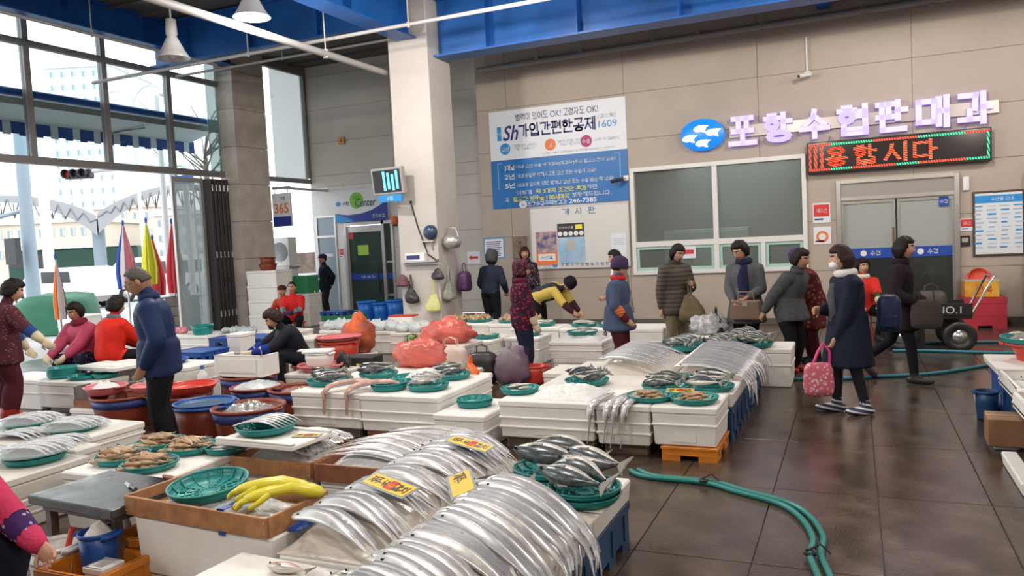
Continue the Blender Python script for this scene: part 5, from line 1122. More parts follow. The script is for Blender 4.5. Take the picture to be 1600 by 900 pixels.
fx = thing('foam_box', 'open foam box tipped on its side before the crouching woman', 'box', (-6.40, 6.78, .335)); MB().box(-.34,0,0,.34,.04,.24).box(-.34,.0,0,-.31,.3,.24).box(.31,0,0,.34,.3,.24).box(-.31,.04,0,.31,.3,.03).build('body', m_foam, fx, bev=.008); MB().box(-.27,-.006,.04,.27,0,.20).build('panel', m_foam, fx, bev=.005)
tub('red brown tub under the tipped foam box', -6.40, 6.95, .32, .33)
bt = thing('plastic_bottle', 'white plastic bottle with a blue cap beside the tipped foam box', 'bottle', (-6.9, 6.75, 0.0)); MB().lathe([(0,0),(.06,0),(.065,.30),(.055,.36),(.022,.40),(.022,.43)],16).build('body', m_whitep, bt); MB().lathe([(.025,.42),(.025,.46),(0,.46)],12).build('cap', m_blue, bt)
def blue_basket(label, x, y, z, sx, sy, n=3, group=None):
    for k in range(n): crate('woven_basket', label[k], x-sx/2, x+sx/2, y-sy/2, y+sy/2, z+.115*k, z+.115*k+.11, m_blue, slots=8, group=group, closed=(k == n-1), cat='basket')
blue_basket(('lowest blue basket of the long stack behind the crouching woman','middle blue basket of the long stack behind the crouching woman','top blue basket of the long stack behind the crouching woman'), -8.25, 9.0, .16, 1.0, .55)
blue_basket(('lowest blue basket of the short stack beside the man in blue','middle blue basket of the short stack beside the man in blue','top blue basket of the short stack beside the man in blue'), -8.1, 7.9, .12, .55, .5)
tag(woodbox('wooden_pallet', 'dark wooden pallet under the long stack of blue baskets', -8.74, -7.76, 8.74, 9.26, 0, .158, m_woodd), None); woodbox('wooden_pallet', 'dark wooden pallet under the short stack of blue baskets', -8.36, -7.84, 7.68, 8.12, 0, .118, m_woodd)
tub('blue handled red tub beside the short basket stack', -7.75, 7.25, .30, .26, rim=m_blue)
foam('foam box standing between the blue basket stacks', -8.0, -7.75, 8.3, 8.6, 0, .62)
# back left table of goods
for k, (x, yv) in enumerate(((-10.4,10.0), (-9.7,10.3), (-9.0,10.5), (-11.1,10.1))): foam(('foam box with a teal tub behind the blue baskets','foam box with patterned cloths behind the blue baskets','foam box with pale fish near the crouching woman','foam box with pink parcels near the folding door')[k], x-.34, x+.34, yv, yv+.55, 0, .36)
tub('small teal tub on the foam box behind the blue baskets', -10.35, 10.2, .19, .16, .362, m_teal, band=False, name='tub', cat='tub')
for k in range(7): bag('fish_parcel', 'bundle of pale fish wrapped in patterned film behind the blue baskets', -9.95+.18*(k % 4), 10.35+.2*(k//4), .362, .10, .09, .055, mat('patterned film', (.55,.50,.48), .3, col2=(.16,.30,.32), vscale=22), k, group='wrapped fish parcels', knot=False)
for k in range(3): bag('fish_parcel', 'pink wrapped parcel near the folding door', -11.25+.16*k, 10.3, .362, .10, .1, .07, mat('pink wrap', (.60,.22,.27), .4, var=.3, vscale=10), k+20, group='pink parcels', knot=False)
for k in range(3): put_fish('grey', 'fish', 'pale fish on the foam box near the crouching woman', 'fish', -9.1+.14*k, 10.75, .365, 1.2, 'pale fish', .1, 0, v=k)
# left stall with the woman in the patterned vest
foam('large foam box of the stall with stacked teal trays', -8.75, -7.85, 6.05, 6.55, .05, .36, m=m_foam); foam('foam box beside the one with stacked teal trays', -9.6, -8.78, 6.1, 6.6, 0, .36)
foam('foam box lid stack behind the teal trays', -8.6, -7.9, 6.7, 7.2, 0, .44); foam('foam box with a blue tray beside the man in blue', -7.8, -7.1, 6.7, 7.25, 0, .44); tub('flat blue tray on the foam box beside the man in blue', -7.62, 6.95, .22, .05, .442, m_blue, band=False, name='basin', cat='basin')
for k in range(4): tray('teal tray in the stack before the woman in the patterned vest', -8.62, 6.30, .362+.026*k, .18, group='stack of teal trays')
tray('empty teal tray next to the stack of teal trays', -8.22, 6.27, .362, .18); tray('empty teal tray near the wooden boxes', -7.98, 6.35, .37, .14)
l = thing('foam_slab', 'foam slab leaning on the stall of stacked teal trays', 'foam', (-8.1, 6.52, .44), -.1); MB().box(-.36,-.2,0,.36,.2,.05).build('slab', m_foam, l, bev=.008); MB().box(-.3,-.15,.05,.3,.15,.06).build('lip', m_foam, l, bev=.004)
woodbox('wooden_crate', 'grey wooden crate on top beside the pink basins', -7.86, -7.36, 5.85, 6.2, .22, .36, m_woodd); woodbox('wooden_crate', 'reddish wooden crate in the small pile beside the pink basins', -7.88, -7.32, 5.85, 6.2, .13, .218, m_woodr); foam('small foam box under the pile of wooden crates', -7.86, -7.28, 5.78, 6.2, 0, .128, ribs=0)
woodbox('wooden_pallet', 'dark wooden block under the stall of stacked teal trays', -8.6, -8.1, 6.1, 6.5, 0, .048, m_woodd)
# far stalls around the pillar
for k, (x, yv) in enumerate(((-7.9,10.7), (-7.1,10.6), (-6.3,10.4), (-5.5,10.0))):
    foam(('foam box of bagged fish nearest the stone pillar side','foam box of bagged fish before the white pillar','foam box of bagged grey fish right of the white pillar','foam box of bagged fish behind the red bags')[k], x-.38, x+.38, yv, yv+.6, 0, .36, m=m_foamw)
    for q in range(5): bag('fish_bag', 'clear bag of grey fish on the stall before the white pillar', x-.24+.24*(q % 3), yv+.15+.26*(q//3), .362, .13, .12, .085, m_bagclear, k*7+q, group='clear bags of fish', knot=False)
foam('foam box with stacked papers before the white pillar', -7.35, -6.75, 11.2, 11.7, 0, .42); o = thing('paper_stack', 'red and white paper stack on the foam box before the white pillar', 'paper', (-7.05, 11.4, .422), .1)
for k in range(5): MB().box(-.24+.01*k,-.15,.025*k,.24,.15-.01*k,.025*k+.022).build('sheet', m_redp if k == 4 else m_foam, o)
foam('long foam box of shellfish right of the white pillar', -6.4, -5.4, 11.3, 11.95, 0, .40); foam('foam box of shellfish trays near the plaid woman', -5.35, -4.5, 11.2, 11.85, 0, .40)
m_whelk = mat('whelk shell', (.30,.19,.10), .45, col2=(.55,.42,.28), vscale=12)
whelk = MB().lathe([(0,0),(.035,.012),(.042,.035),(.03,.06),(.016,.085),(0,.11)],8).mesh('whelk', m_whelk)
for k, (x, yv) in enumerate(((-6.1,11.6), (-5.7,11.62), (-5.1,11.5), (-4.75,11.5))):
    tray(('teal tray of whelks beside the white pillar','teal tray of whelks behind the dark backed man','teal tray of whelks near the plaid woman','teal tray of whelks at the plaid woman\'s side')[k], x, yv, .402, .21)
    for q in range(26):
        a = q*2.4; r = .17*math.sqrt(q/26); w_ = link('whelk', whelk, None, (x+r*math.cos(a), yv+r*math.sin(a), .418+.03*(q % 3)*(1-r/.2))); w_.rotation_euler = (rv.uniform(-1,1), rv.uniform(-1,1), rv.uniform(0,6)); tag(w_, 'brown whelk shell heaped on a far teal tray', 'shell', 'whelks on the far trays')
foam('foam box of squid trays behind the red bags', -5.3, -4.5, 9.45, 10.0, 0, .38); foam('foam box of pale squid near the plaid woman', -4.45, -3.95, 9.8, 10.3, 0, .38)
for k, (x, yv) in enumerate(((-5.05,9.72), (-4.7,9.75), (-4.2,10.05))): trayset(('teal tray of pale squid behind the red bags','second teal tray of pale squid behind the red bags','teal tray of pale squid near the plaid woman')[k], x, yv, .382, .18, 'pink', 9, 'pale pinkish squid on a far teal tray', 'squid on the far trays', parts=False, s=.8)
# stall between the plaid woman and the striped sleeves
foam('foam box of ice between the plaid and the blue vest women', -3.55, -2.85, 9.15, 9.7, .20, .42); foam('lower foam box between the plaid and the blue vest women', -3.5, -2.85, 9.15, 9.7, 0, .20, m=m_foamw)
mound('ice_heap', 'ice on the foam box between the two sellers', 'ice', -3.5, -2.9, 9.2, 9.65, .42, .07, m_ice, rough=.02, nx=14, ny=14)
foam('foam box of dory behind the sellers', -3.9, -3.25, 10.5, 11.1, 0, .42); foam('long foam box behind the striped sleeves', -3.2, -2.4, 10.5, 11.1, 0, .42); foam('foam box before the bending person in yellow', -4.7, -3.95, 10.6, 11.1, 0, .42)
for k, (x, yv, n) in enumerate(((-3.62,10.78,5), (-3.2,10.75,6), (-4.3,10.85,6), (-3.2,9.45,4))): trayset(('teal tray of flat silver fish behind the sellers','second teal tray of flat silver fish behind the sellers','teal tray of flat silver fish before the bending person','teal tray of flat silver fish on the ice')[k], x, yv, .422 if k < 3 else .48, .20, 'dory', n, 'flat silver fish on a far tray behind the sellers', 'flat silver fish', parts=False)
tub('small red tub beside the plaid woman', -3.55, 8.65, .16, .20, m=m_redp, band=False, name='bucket', cat='bucket'); tub('dark red tub on the floor behind the ice', -3.1, 8.3, .2, .22, band=False)
foam('white foam box under the mackerel near the red boots', -2.95, -2.7, 7.4, 7.9, 0, .35, m=m_foamw)
bag('net_bag', 'dark bundle of net beside the grey bag of the puffer jacket woman', -1.72, 10.1, .40, .24, .18, .15, mat('grey net', (.25,.26,.28), .5, col2=(.65,.65,.66), vscale=16), 8, knot=False); foam('foam box behind the middle stall with a dark bundle', -1.92, -1.52, 9.85, 10.4, 0, .40)
foam('foam box of fish between the two shoppers', -1.75, -1.35, 9.5, 9.8, 0, .36)
# dark goods on the box between shoppers
# ===== right stall
foam('foam slab at the far end of the right stall', 1.06, 1.95, 7.55, 8.30, .385, .455, lid=False, ribs=0); foam('foam tray box of the right stall', 1.07, 1.95, 6.65, 7.50, .33, .45, lid=False, ribs=0, open_=True); foam('near foam box of the right stall', 1.03, 1.95, 5.2, 6.62, .32, .44, lid=False, ribs=0, open_=True)
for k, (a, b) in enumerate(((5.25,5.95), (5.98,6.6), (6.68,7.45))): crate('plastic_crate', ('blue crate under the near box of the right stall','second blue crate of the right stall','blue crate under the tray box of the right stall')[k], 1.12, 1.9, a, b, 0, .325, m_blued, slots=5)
crate('plastic_crate', 'bright blue crate under the far slab of the right stall', 1.12, 1.9, 7.62, 8.22, .0, .38, m_blue, slots=5)
mound('ice_heap', 'ice in the tray box of the right stall', 'ice', 1.12, 1.9, 6.7, 7.45, .37, .06, m_ice, rough=.01, nx=12, ny=12); mound('ice_heap', 'ice in the near box of the right stall', 'ice', 1.08, 1.9, 5.25, 6.55, .36, .05, m_ice, rough=.01, nx=12, ny=12)
for k in range(8): put_fish('grey', 'fish', 'grey fish in the tray box of the right stall', 'fish', 1.25+.06*(k % 4), 6.82+.14*(k//2), .43, .6, 'fish of the right stall', .1, 0, v=k)
tub('red bowl with a teal colander on the right stall', 1.42, 7.98, .24, .15, .456, m_redp, band=False, name='bowl', cat='bowl', taper=.6); tray('teal colander of shellfish on the red bowl', 1.42, 7.98, .60, .27, h=.06); discmound('shellfish_heap', 'grey brown shellfish in the teal colander of the right stall', 'shellfish', 1.42, 7.98, .625, .22, .06, m_grayf, rough=.05, freq=40)
put_fish('pink', 'fish', 'pink fish on the shellfish of the right stall', 'fish', 1.28, 7.95, .68, .5, None, 0, 0, s=.8)
cd_ = thing('cardboard_box', 'brown cardboard box on the floor beside the right stall', 'box', (.99, 6.72, .035), -.05); m_card2 = mat('brown cardboard', (.25,.13,.06), .6, var=.12, vscale=6)
MB().box(-.115,-.15,0,.115,.15,.20).build('body', m_card2, cd_, bev=.004); MB().box(-.115,-.025,.20,.115,.025,.203).build('tape', mat('tan tape', (.36,.24,.12), .3), cd_); foam('foam strip under the cardboard box', .90, 1.08, 6.6, 6.84, 0, .034, lid=False, ribs=0)
foam('foam block on the floor at the far corner of the right stall', .98, 1.10, 7.75, 8.28, 0, .10, lid=False, ribs=0); tub('blue bucket beside the far slab of the right stall', 1.0, 7.62, .09, .24, 0, m_blued, band=False, name='bucket', cat='bucket')
foam('foam strip leaning at the near end of the right stall', .90, 1.0, 5.5, 6.25, 0, .09, lid=False, ribs=0)
# ===== by the office door
rc = crate('plastic_crate', 'red plastic crate against the office wall', 1.52, 2.10, 13.85, 14.35, 0, .48, mat('crimson plastic', (.42,.03,.05), .4), slots=3)
cb_ = thing('carton', 'orange printed carton on the red crate', 'box', (1.78, 14.1, .482), .0); MB().box(-.23,-.2,0,.23,.2,.24).build('body', mat('orange carton', (.62,.22,.02), .5, col2=(.70,.42,.05), vscale=5), cb_, bev=.004); MB().box(-.23,-.2,.24,.23,.2,.26).build('lid', mat('carton lid', (.45,.40,.34), .5), cb_, bev=.004); text('전복', .12, cb_, (.03,-.203,.12), m_red)
tub('red basin standing behind the orange carton', 1.78, 14.25, .15, .08, .745, m_redp, band=False, name='basin', cat='basin').rotation_euler = (1.2,0,0)
cbn = thing('cabinet', 'brown wooden cabinet at the right end of the office wall', 'cabinet', (2.95, 13.6, 0)); m_cab = mat('dark brown wood', (.075,.035,.025), .4)
MB().box(-.5,-.3,0,.5,.3,.78).build('body', m_cab, cbn, bev=.006); MB().box(-.48,-.315,.05,-.01,-.3,.74).build('door', m_cab, cbn, bev=.004); MB().box(.01,-.315,.05,.48,-.3,.74).build('door', m_cab, cbn, bev=.004)
o = thing('board', 'white board leaning at the side of the brown cabinet', 'board', (2.36, 13.35, 0)); MB().box(-.03,-.25,0,.02,.25,1.05).build('panel', m_whitep, o, bev=.004); MB().box(-.04,-.26,0,-.03,-.22,1.05).build('edge', m_alu, o)
for k in range(4): foam(('lowest foam lid on the brown cabinet','second foam lid on the brown cabinet','third foam lid on the brown cabinet','top foam lid on the brown cabinet')[k], 2.48+.04*(k % 2), 3.4, 13.32, 13.85, .782+.13*k, .90+.13*k, lid=False, ribs=0, rz=.06*(k-1.5))
# white stack and pots by the stone pillar
xs0, xs1 = PY(387, 470, 13.55).x, PY(434, 470, 13.55).x
for k in range(4): foam(('lowest tall foam box beside the stone pillar','second tall foam box beside the stone pillar','third tall foam box beside the stone pillar','top tall foam box beside the stone pillar')[k], xs0, xs1, 13.55, 14.1, .33*k, .33*k+.33, ribs=0)
tub('dark red flower pot on top of the foam stack', (xs0+xs1)/2, 13.8, .20, .14, 1.322, m_tub, band=False, name='flower_pot', cat='pot'); tub('smaller dark red pot nested on the foam stack', (xs0+xs1)/2, 13.8, .17, .20, 1.40, m_tub, band=False, name='flower_pot', cat='pot')
p_ = PY(455, 475, 14.0); crate('plastic_basket', 'dark green basket behind the seated woman in the red vest', p_.x-.25, p_.x+.25, 14.3, 14.7, .75, 1.15, m_green, slots=5); foam('foam box under the dark green basket', p_.x-.28, p_.x+.28, 14.25, 14.75, 0, .745, m=m_foamw)
for k, (px, h) in enumerate(((573,.40), (596,.36), (618,.42))):
    p_ = PY(px, 480, 14.6); tub(('blue bucket before the dark glass door','smaller blue bucket between two others','blue bucket next to the white pillar')[k], p_.x, 14.6, .21, h+.12, 0, mat('bright blue plastic', (.01,.13,.50), .35), band=False, name='bucket', cat='bucket', taper=.75)
p_ = PY(530, 500, 13.0); foam('foam box under the green tray before the far doors', p_.x-.5, p_.x+.4, 13.0, 13.5, 0, .25); crate('plastic_basket', 'green tray of fish before the far doors', p_.x-.45, p_.x+.35, 13.02, 13.48, .252, .37, m_green, slots=7); crate('plastic_basket', 'blue tray on the green tray before the far doors', p_.x-.5, p_.x+.05, 13.05, 13.45, .372, .45, m_blue, slots=7)
# pink chair of the seated woman, orange tubs
p_ = P(522, 548, .2); tub('red tub with a pink basin behind the crouching woman', -7.0, 9.5, .30, .36, m=m_redp, band=False); tub('pink basin of fish on the red tub behind the crouching woman', -7.0, 9.5, .33, .07, .365, m_pink, band=False, name='basin', cat='basin'); bag('cloth_bag', 'black and orange cloth bundle behind the pink basin', -7.1, 10.12, .1, .30, .2, .32, mat('orange cloth', (.60,.10,.02), .6, col2=(.03,.02,.02), vscale=2.5), 12, knot=False)
foam('low foam box holding the orange bundle', -7.4, -6.8, 9.85, 10.2, 0, .1)
foam('foam box beside the pink basin behind the crouching woman', -7.75, -7.3, 9.3, 9.8, 0, .42, m=m_foamw)
# ===== hoses on the floor
m_hose = mat('teal hose', (.012,.17,.15), .35); m_hoseb = mat('blue hose', (.02,.16,.22), .35)
def hose(label, px, r, m, dx=0.0, n=6, ties=()):
    pts = [P(x, y, r) for x, y in px]; b = pts[0].copy(); ps = []
    for i in range(len(pts)-1):
        a0, a1, a2, a3 = pts[max(0,i-1)], pts[i], pts[i+1], pts[min(len(pts)-1,i+2)]
        for k in range(n):
            t = k/n; ps.append(0.5*((2*a1)+(-a0+a2)*t+(2*a0-5*a1+4*a2-a3)*t*t+(-a0+3*a1-3*a2+a3)*t*t*t))
    ps.append(pts[-1]); o = thing('hose', label, 'hose', b)
    MB().tube([p-b+Vector((dx,dx*.6,0)) for p in ps], r, 8).build('tube', m, o)
    for t in ties:
        p = ps[t]-b; MB().lathe([(r*1.5,-.01),(r*1.8,-.01),(r*1.8,.01),(r*1.5,.01),(r*1.5,-.01)],12,p+Vector((0,0,r*.9))).build('tie', m_black, o); MB().tube([p+Vector((.0,0,r*2)),p+Vector((.05,.02,r*3.2)),p+Vector((.10,.0,r*1.2))],.006,5).build('tie_end', m_black, o)
hpx = [(985,735),(1010,745),(1100,754),(1150,768),(1215,786),(1250,808),(1270,840),(1266,868),(1278,900),(1300,960)]
hose('teal water hose curling over the floor from the front stall', hpx, .018, m_hose, 0.0, ties=(12, 42)); hose('second teal water hose lying alongside the first', hpx, .018, m_hose, .052)
hose('long blue hose across the aisle before the walking woman', [(1195,592),(1290,592),(1380,588),(1460,583),(1545,570),(1600,560)], .02, m_hoseb)
hose('thin blue hose across the aisle behind the walking woman', [(1395,548),(1450,548),(1520,550),(1560,551),(1640,552)], .02, m_hoseb)
hose('thin dark hose along the office wall', [(1420,537),(1480,535),(1560,534),(1640,533)], .018, m_hoseb)
# ===== hand cart with the seated seller's goods
ct = thing('hand_cart', 'black hand cart with two wheels before the office door', 'cart', (.80, 11.75, 0), .05)
MB().box(-.42,-.28,.42,.55,.28,.47).build('deck', m_black, ct, bev=.006); MB().box(-.42,-.30,.47,.55,-.28,.62).build('front_board', m_black, ct); MB().box(-.42,.28,.47,.55,.30,.62).build('rear_board', m_black, ct)
for x in (-.28,.40):
    w_ = MB().lathe([(.09,-.03),(.17,-.035),(.195,-.02),(.195,.02),(.17,.035),(.09,.03),(.09,-.03)],24).build('wheel', m_black, ct, (x,-.33,.195)); w_.rotation_euler = (math.pi/2,0,0)
    h_ = MB().lathe([(0,-.035),(.09,-.03),(.09,.03),(0,.035)],16).build('hub', m_steel, w_)
    w2_ = dup(w_, ct); w2_.location = (x,.33,.195)
MB().tube([(.55,-.2,.45),(.80,-.2,.95),(.80,.2,.95),(.55,.2,.45)],.016,8).build('handle', m_steel, ct); text('카세 NO.1', .11, ct, (.15,-.303,.545), m_whitep, w=.55, name='lettering'); MB().box(-.1,-.29,-.0,.0,-.2,.42).build('leg', m_black, ct)
bag('shopping_bag', 'dark bag standing on the hand cart', .92, 11.75, .472, .20, .15, .20, mat('dark brown bag', (.05,.04,.035), .6), 13, handles=.1, knot=False); bag('work_glove', 'pale yellow work gloves on the hand cart', 1.2, 11.73, .475, .10, .06, .05, mat('pale yellow cotton', (.55,.46,.22), .8), 14, knot=False)
# ===== things hung on the white pillar
PXF, PYF = -6.52, 11.8
o = thing('pillar_shelf', 'small metal shelf bar fixed on the white pillar', 'shelf', (-6.9, PYF, 1.42)); MB().box(-.30,-.14,0,.38,0,.02).build('board', m_alu, o); MB().tube([(-.25,-.10,-.03),(.5,-.10,-.03)],.012,6).build('rail', m_steel, o)
o = thing('weighing_scale', 'white electronic scale on the pillar shelf', 'scale', (-6.92, PYF-.07, 1.44)); MB().box(-.19,-.06,0,.19,.06,.14).build('case', m_whitep, o, bev=.008); MB().box(-.16,-.063,.03,.1,-.06,.10).build('display', m_navy, o)
o = thing('metal_kettle', 'grey metal pot hanging at the pillar corner', 'pot', (-6.38, 12.05, 1.62)); MB().lathe([(0,0),(.12,.02),(.17,.10),(.16,.18),(.09,.24),(0,.25)],20).build('body', m_alu, o); MB().tube([(-.15,0,.15),(-.08,0,.36),(.08,0,.36),(.15,0,.15)],.010,6).build('bail', m_steel, o)
o = thing('wall_fan', 'dark blue desk fan head on the pillar corner', 'fan', (-6.62, PYF-.06, 1.92)); MB().ball((0,0,0),(.13,.10,.13),n=14,m=8).build('motor', mat('fan blue', (.03,.05,.10), .3), o); MB().tube([(0,.0,-.1),(0,.06,-.30)],.02,8).build('stem', m_alu, o); MB().box(-.2,-.02,-.16,.05,.06,-.14).build('arm', m_alu, o)
bag('hanging_bag', 'pale yellow plastic bag hanging on the pillar corner', -6.60, PYF-.10, .55, .14, .09, .22, mat('pale yellow bag', (.62,.62,.25), .4, alpha=.9), 15, handles=.28, knot=False); bag('hanging_bag', 'grey cloth bag hanging on the pillar side', -6.44, 11.98, .72, .10, .17, .24, mat('grey bag', (.28,.29,.26), .6), 16, handles=.26, knot=False); bag('hanging_bag', 'black bag hanging on the pillar front', -7.05, PYF-.08, .70, .13, .07, .20, m_black, 17, handles=.22, knot=False); bag('backpack', 'purple backpack hanging behind the pillar corner', -6.38, 12.45, .85, .10, .16, .24, mat('purple nylon', (.08,.03,.10), .5), 18, handles=.16, knot=False)
bag('dried_flowers', 'dark purple bundle hanging left on the white pillar', -7.22, PYF-.09, 1.0, .12, .08, .15, mat('purple bundle', (.14,.06,.08), .7, var=.4, vscale=14), 19, knot=False); bag('black_cloth', 'black cloth hanging from the pillar shelf', -6.50, PYF-.08, 1.1, .12, .06, .14, m_black, 22, knot=False)
o = thing('pillar_cable', 'thin black cable running down the white pillar', 'cable', (-7.0, PYF-.012, 2.45)); MB().tube([(0,0,0),(.12,0,-.45),(.28,0,-.90),(.45,-.0,-1.02),(.48,0,-1.0)],.012,6).build('wire', m_black, o); MB().box(-.02,-.01,-.01,.02,.012,.03).build('clip', m_black, o)
tv = thing('wall_monitor', 'display monitor with lit blue text mounted on the white pillar', 'monitor', (-7.27, 11.55, 2.83), -.10)
hd = MB().box(-.33,-.05,-.23,.33,.05,.23).build('case', mat('monitor case', (.32,.31,.30), .4), tv, bev=.02, seg=2); MB().box(-.29,-.055,-.19,.29,-.05,.19).build('screen', m_black, hd)
m_scr = mat('lit cyan text', (.1,.5,.8), .4, emit=(.15,.62,1.0), estr=1.2)
for k in range(4): MB().box(-.08+.09*k,-.058,-.16+.02*(k % 2),-.03+.09*k,-.055,.17-.03*(k % 3)).build('text_bar', m_scr, hd)
MB().box(-.19,-.06,-.36,.30,-.02,-.245).build('lower_sign', m_cy, tv); text('수협', .07, tv, (.05,-.063,-.30), m_white); MB().tube([(.1,.05,0),(.1,.26,.03)],.03,8).build('arm', m_black, tv); hd.rotation_euler = (.12,0,0)
# ------------------------------------------------------------------ people
TMP = bpy.data.scenes.new('tmp')
m_skin = mat('skin', (0.46,0.25,0.165), 0.5, var=.06, vscale=12); m_skin2 = mat('tanned skin', (0.36,0.18,0.11), 0.5, var=.06, vscale=12)
m_lip = mat('lips', (0.36,0.12,0.10), 0.45); m_hair = mat('black hair', (0.012,0.009,0.008), 0.55, bump=.4, bscale=60, spec=.2); m_hairb = mat('dark brown hair', (0.026,0.013,0.010), 0.55, bump=.4, bscale=60, spec=.2)
m_hairg = mat('greying hair', (0.045,0.035,0.03), 0.5, bump=.6, bscale=60); m_eyew = mat('eye white', (.6,.57,.53), .3); m_eyed = mat('dark iris', (.01,.008,.007), .2)
m_glv = mat('cream work glove', (0.60,0.52,0.36), .8, var=.08)
def ik(a, t, l1, l2, pole):
    a, t, pole = Vector(a), Vector(t), Vector(pole); d = t-a; L = d.length
    if L > (l1+l2)*.995: d *= (l1+l2)*.995/L; t = a+d; L = d.length
    L = max(L, abs(l1-l2)+.02); u = d.normalized(); x = (l1*l1-l2*l2+L*L)/(2*L); h = math.sqrt(max(0, l1*l1-x*x))
    p = pole-u*pole.dot(u)
    p = p.normalized() if p.length > 1e-4 else Vector((0,-1,0))
    return a+u*x+p*h, t
def head_dir(d, jaw=1.0):
    x, y, z = d.x*.078, d.y*.097, d.z*.118
    if d.z < 0: x *= 1-.30*(-d.z)**1.6*jaw; y *= 1-.12*(-d.z)**2
    if y < 0:
        e = math.exp
        y -= .026*e(-((x/.015)**2+((z+.016)/.026)**2)) + .006*e(-((x/.026)**2+((z+.058)/.011)**2)) + .005*e(-((x/.05)**2+((z-.034)/.010)**2)) + .010*e(-((x/.03)**2+((z+.098)/.022)**2))
        y += .012*e(-(((abs(x)-.031)/.019)**2+((z-.010)/.014)**2))
    return Vector((x, y, z))
def add_head(b, c, R, ms):       # materials: 0 skin, 1 lips, 2 brow, 3 eye white, 4 iris
    n, m = 30, 24; vs = []; loc = []
    for i in range(m+1):
        th = math.pi*i/m
        for j in range(n):
            ph = 2*math.pi*j/n; v = head_dir(Vector((math.sin(th)*math.cos(ph), math.sin(th)*math.sin(ph), math.cos(th)))); loc.append(v); vs.append(c+R @ v)
    for i in range(m):
        for j in range(n):
            f = (i*n+j, (i+1)*n+j, (i+1)*n+(j+1) % n, i*n+(j+1) % n); q = sum((loc[k] for k in f), Vector())/4; mi = 0
            if q.y < -.05:
                if abs(q.x) < .026 and abs(q.z+.060) < .0085: mi = 1
                elif .010 < abs(q.x) < .050 and abs(q.z-.034) < .0065: mi = 2
            b.f.append(tuple(k+len(b.v) for k in f)); b.m.append(mi); b.s.append(True)
    b.v += [tuple(v) for v in vs]
    for s in (-1,1):
        b.ball(c+R @ Vector((s*.031,-.074,.009)), (.014,.010,.009), 3, 10, 6, R); b.ball(c+R @ Vector((s*.031,-.0815,.008)), (.0065,.004,.0065), 4, 8, 5, R)
        b.ball(c+R @ Vector((s*.079,.008,-.006)), (.010,.020,.032), 0, 8, 6, R)
def hair_mesh(style, seed=0):
    st = dict(perm=(.034,.016,-.075,.060,5), bob=(.022,.006,-.105,.056,8), short=(.012,.004,-.03,.074,9), bun=(.016,.004,-.05,.066,8), long=(.022,.005,-.15,.055,7))[style]
    th, nz, low, front, fr = st; b = MB(); n, m = 34, 26; vs = []
    for i in range(m+1):
        t = math.pi*i/m
        for j in range(n):
            ph = 2*math.pi*j/n; d = Vector((math.sin(t)*math.cos(ph), math.sin(t)*math.sin(ph), math.cos(t))); v = head_dir(d, .4)
            lim = front if d.y < -.45 else lerp(front-.03, low, min(1, max(0, (d.y+.45)/.55)))
            if style == 'short' and -.45 < d.y < .25: lim = max(lim, .012)
            w = min(1, max(0, (v.z-lim)/.016)); w = w*w*(3-2*w)
            k = th+nz*noise.noise(d*fr+Vector((seed,seed*.7,0)))+nz*.5*noise.noise(d*fr*2.3+Vector((0,seed,3)))
            if style in ('bob','long') and v.z < 0: k += .010
            dd = Vector((v.x/.078**2, v.y/.097**2, v.z/.118**2)).normalized()
            vs.append(v*(.93+.07*w)+dd*k*w)
    fs = [(i*n+j, (i+1)*n+j, (i+1)*n+(j+1) % n, i*n+(j+1) % n) for i in range(m) for j in range(n)]
    b.add(vs, fs, 0, True); return b
def add_hand(b, w, d, nrm, side, mi, curl=.6, k=1.0, thumb=True):
    d = Vector(d).normalized(); nrm = Vector(nrm); nrm = (nrm-d*nrm.dot(d)).normalized(); s = d.cross(nrm)*side
    b.tube([w-d*.03, w+d*.015, w+d*.05, w+d*.088], [.030*k,.036*k,.043*k,.041*k], 10, mi, flat=.48, up=nrm, round_end=True)
    for i, L in enumerate((.068,.078,.073,.056)):
        o = w+d*.085+s*(.029-.019*i)*k; a1, a2 = curl*.55, curl*1.25
        p1 = o+(d*math.cos(a1)+nrm*math.sin(a1))*L*.5; p2 = p1+(d*math.cos(a2)+nrm*math.sin(a2))*L*.5
        b.tube([o-d*.012, p1, p2], [.0100*k,.0092*k,.0075*k], 7, mi, round_end=True)
    o = w+d*.025+s*.030*k; p1 = o+(d*.6+s*.75+nrm*.25).normalized()*.036; p2 = p1+(d*.9+s*.15+nrm*.4).normalized()*.034
    b.tube([o-s*.012, p1, p2], [.0125*k,.0108*k,.0085*k], 7, mi, round_end=True)
PEOPLE = []
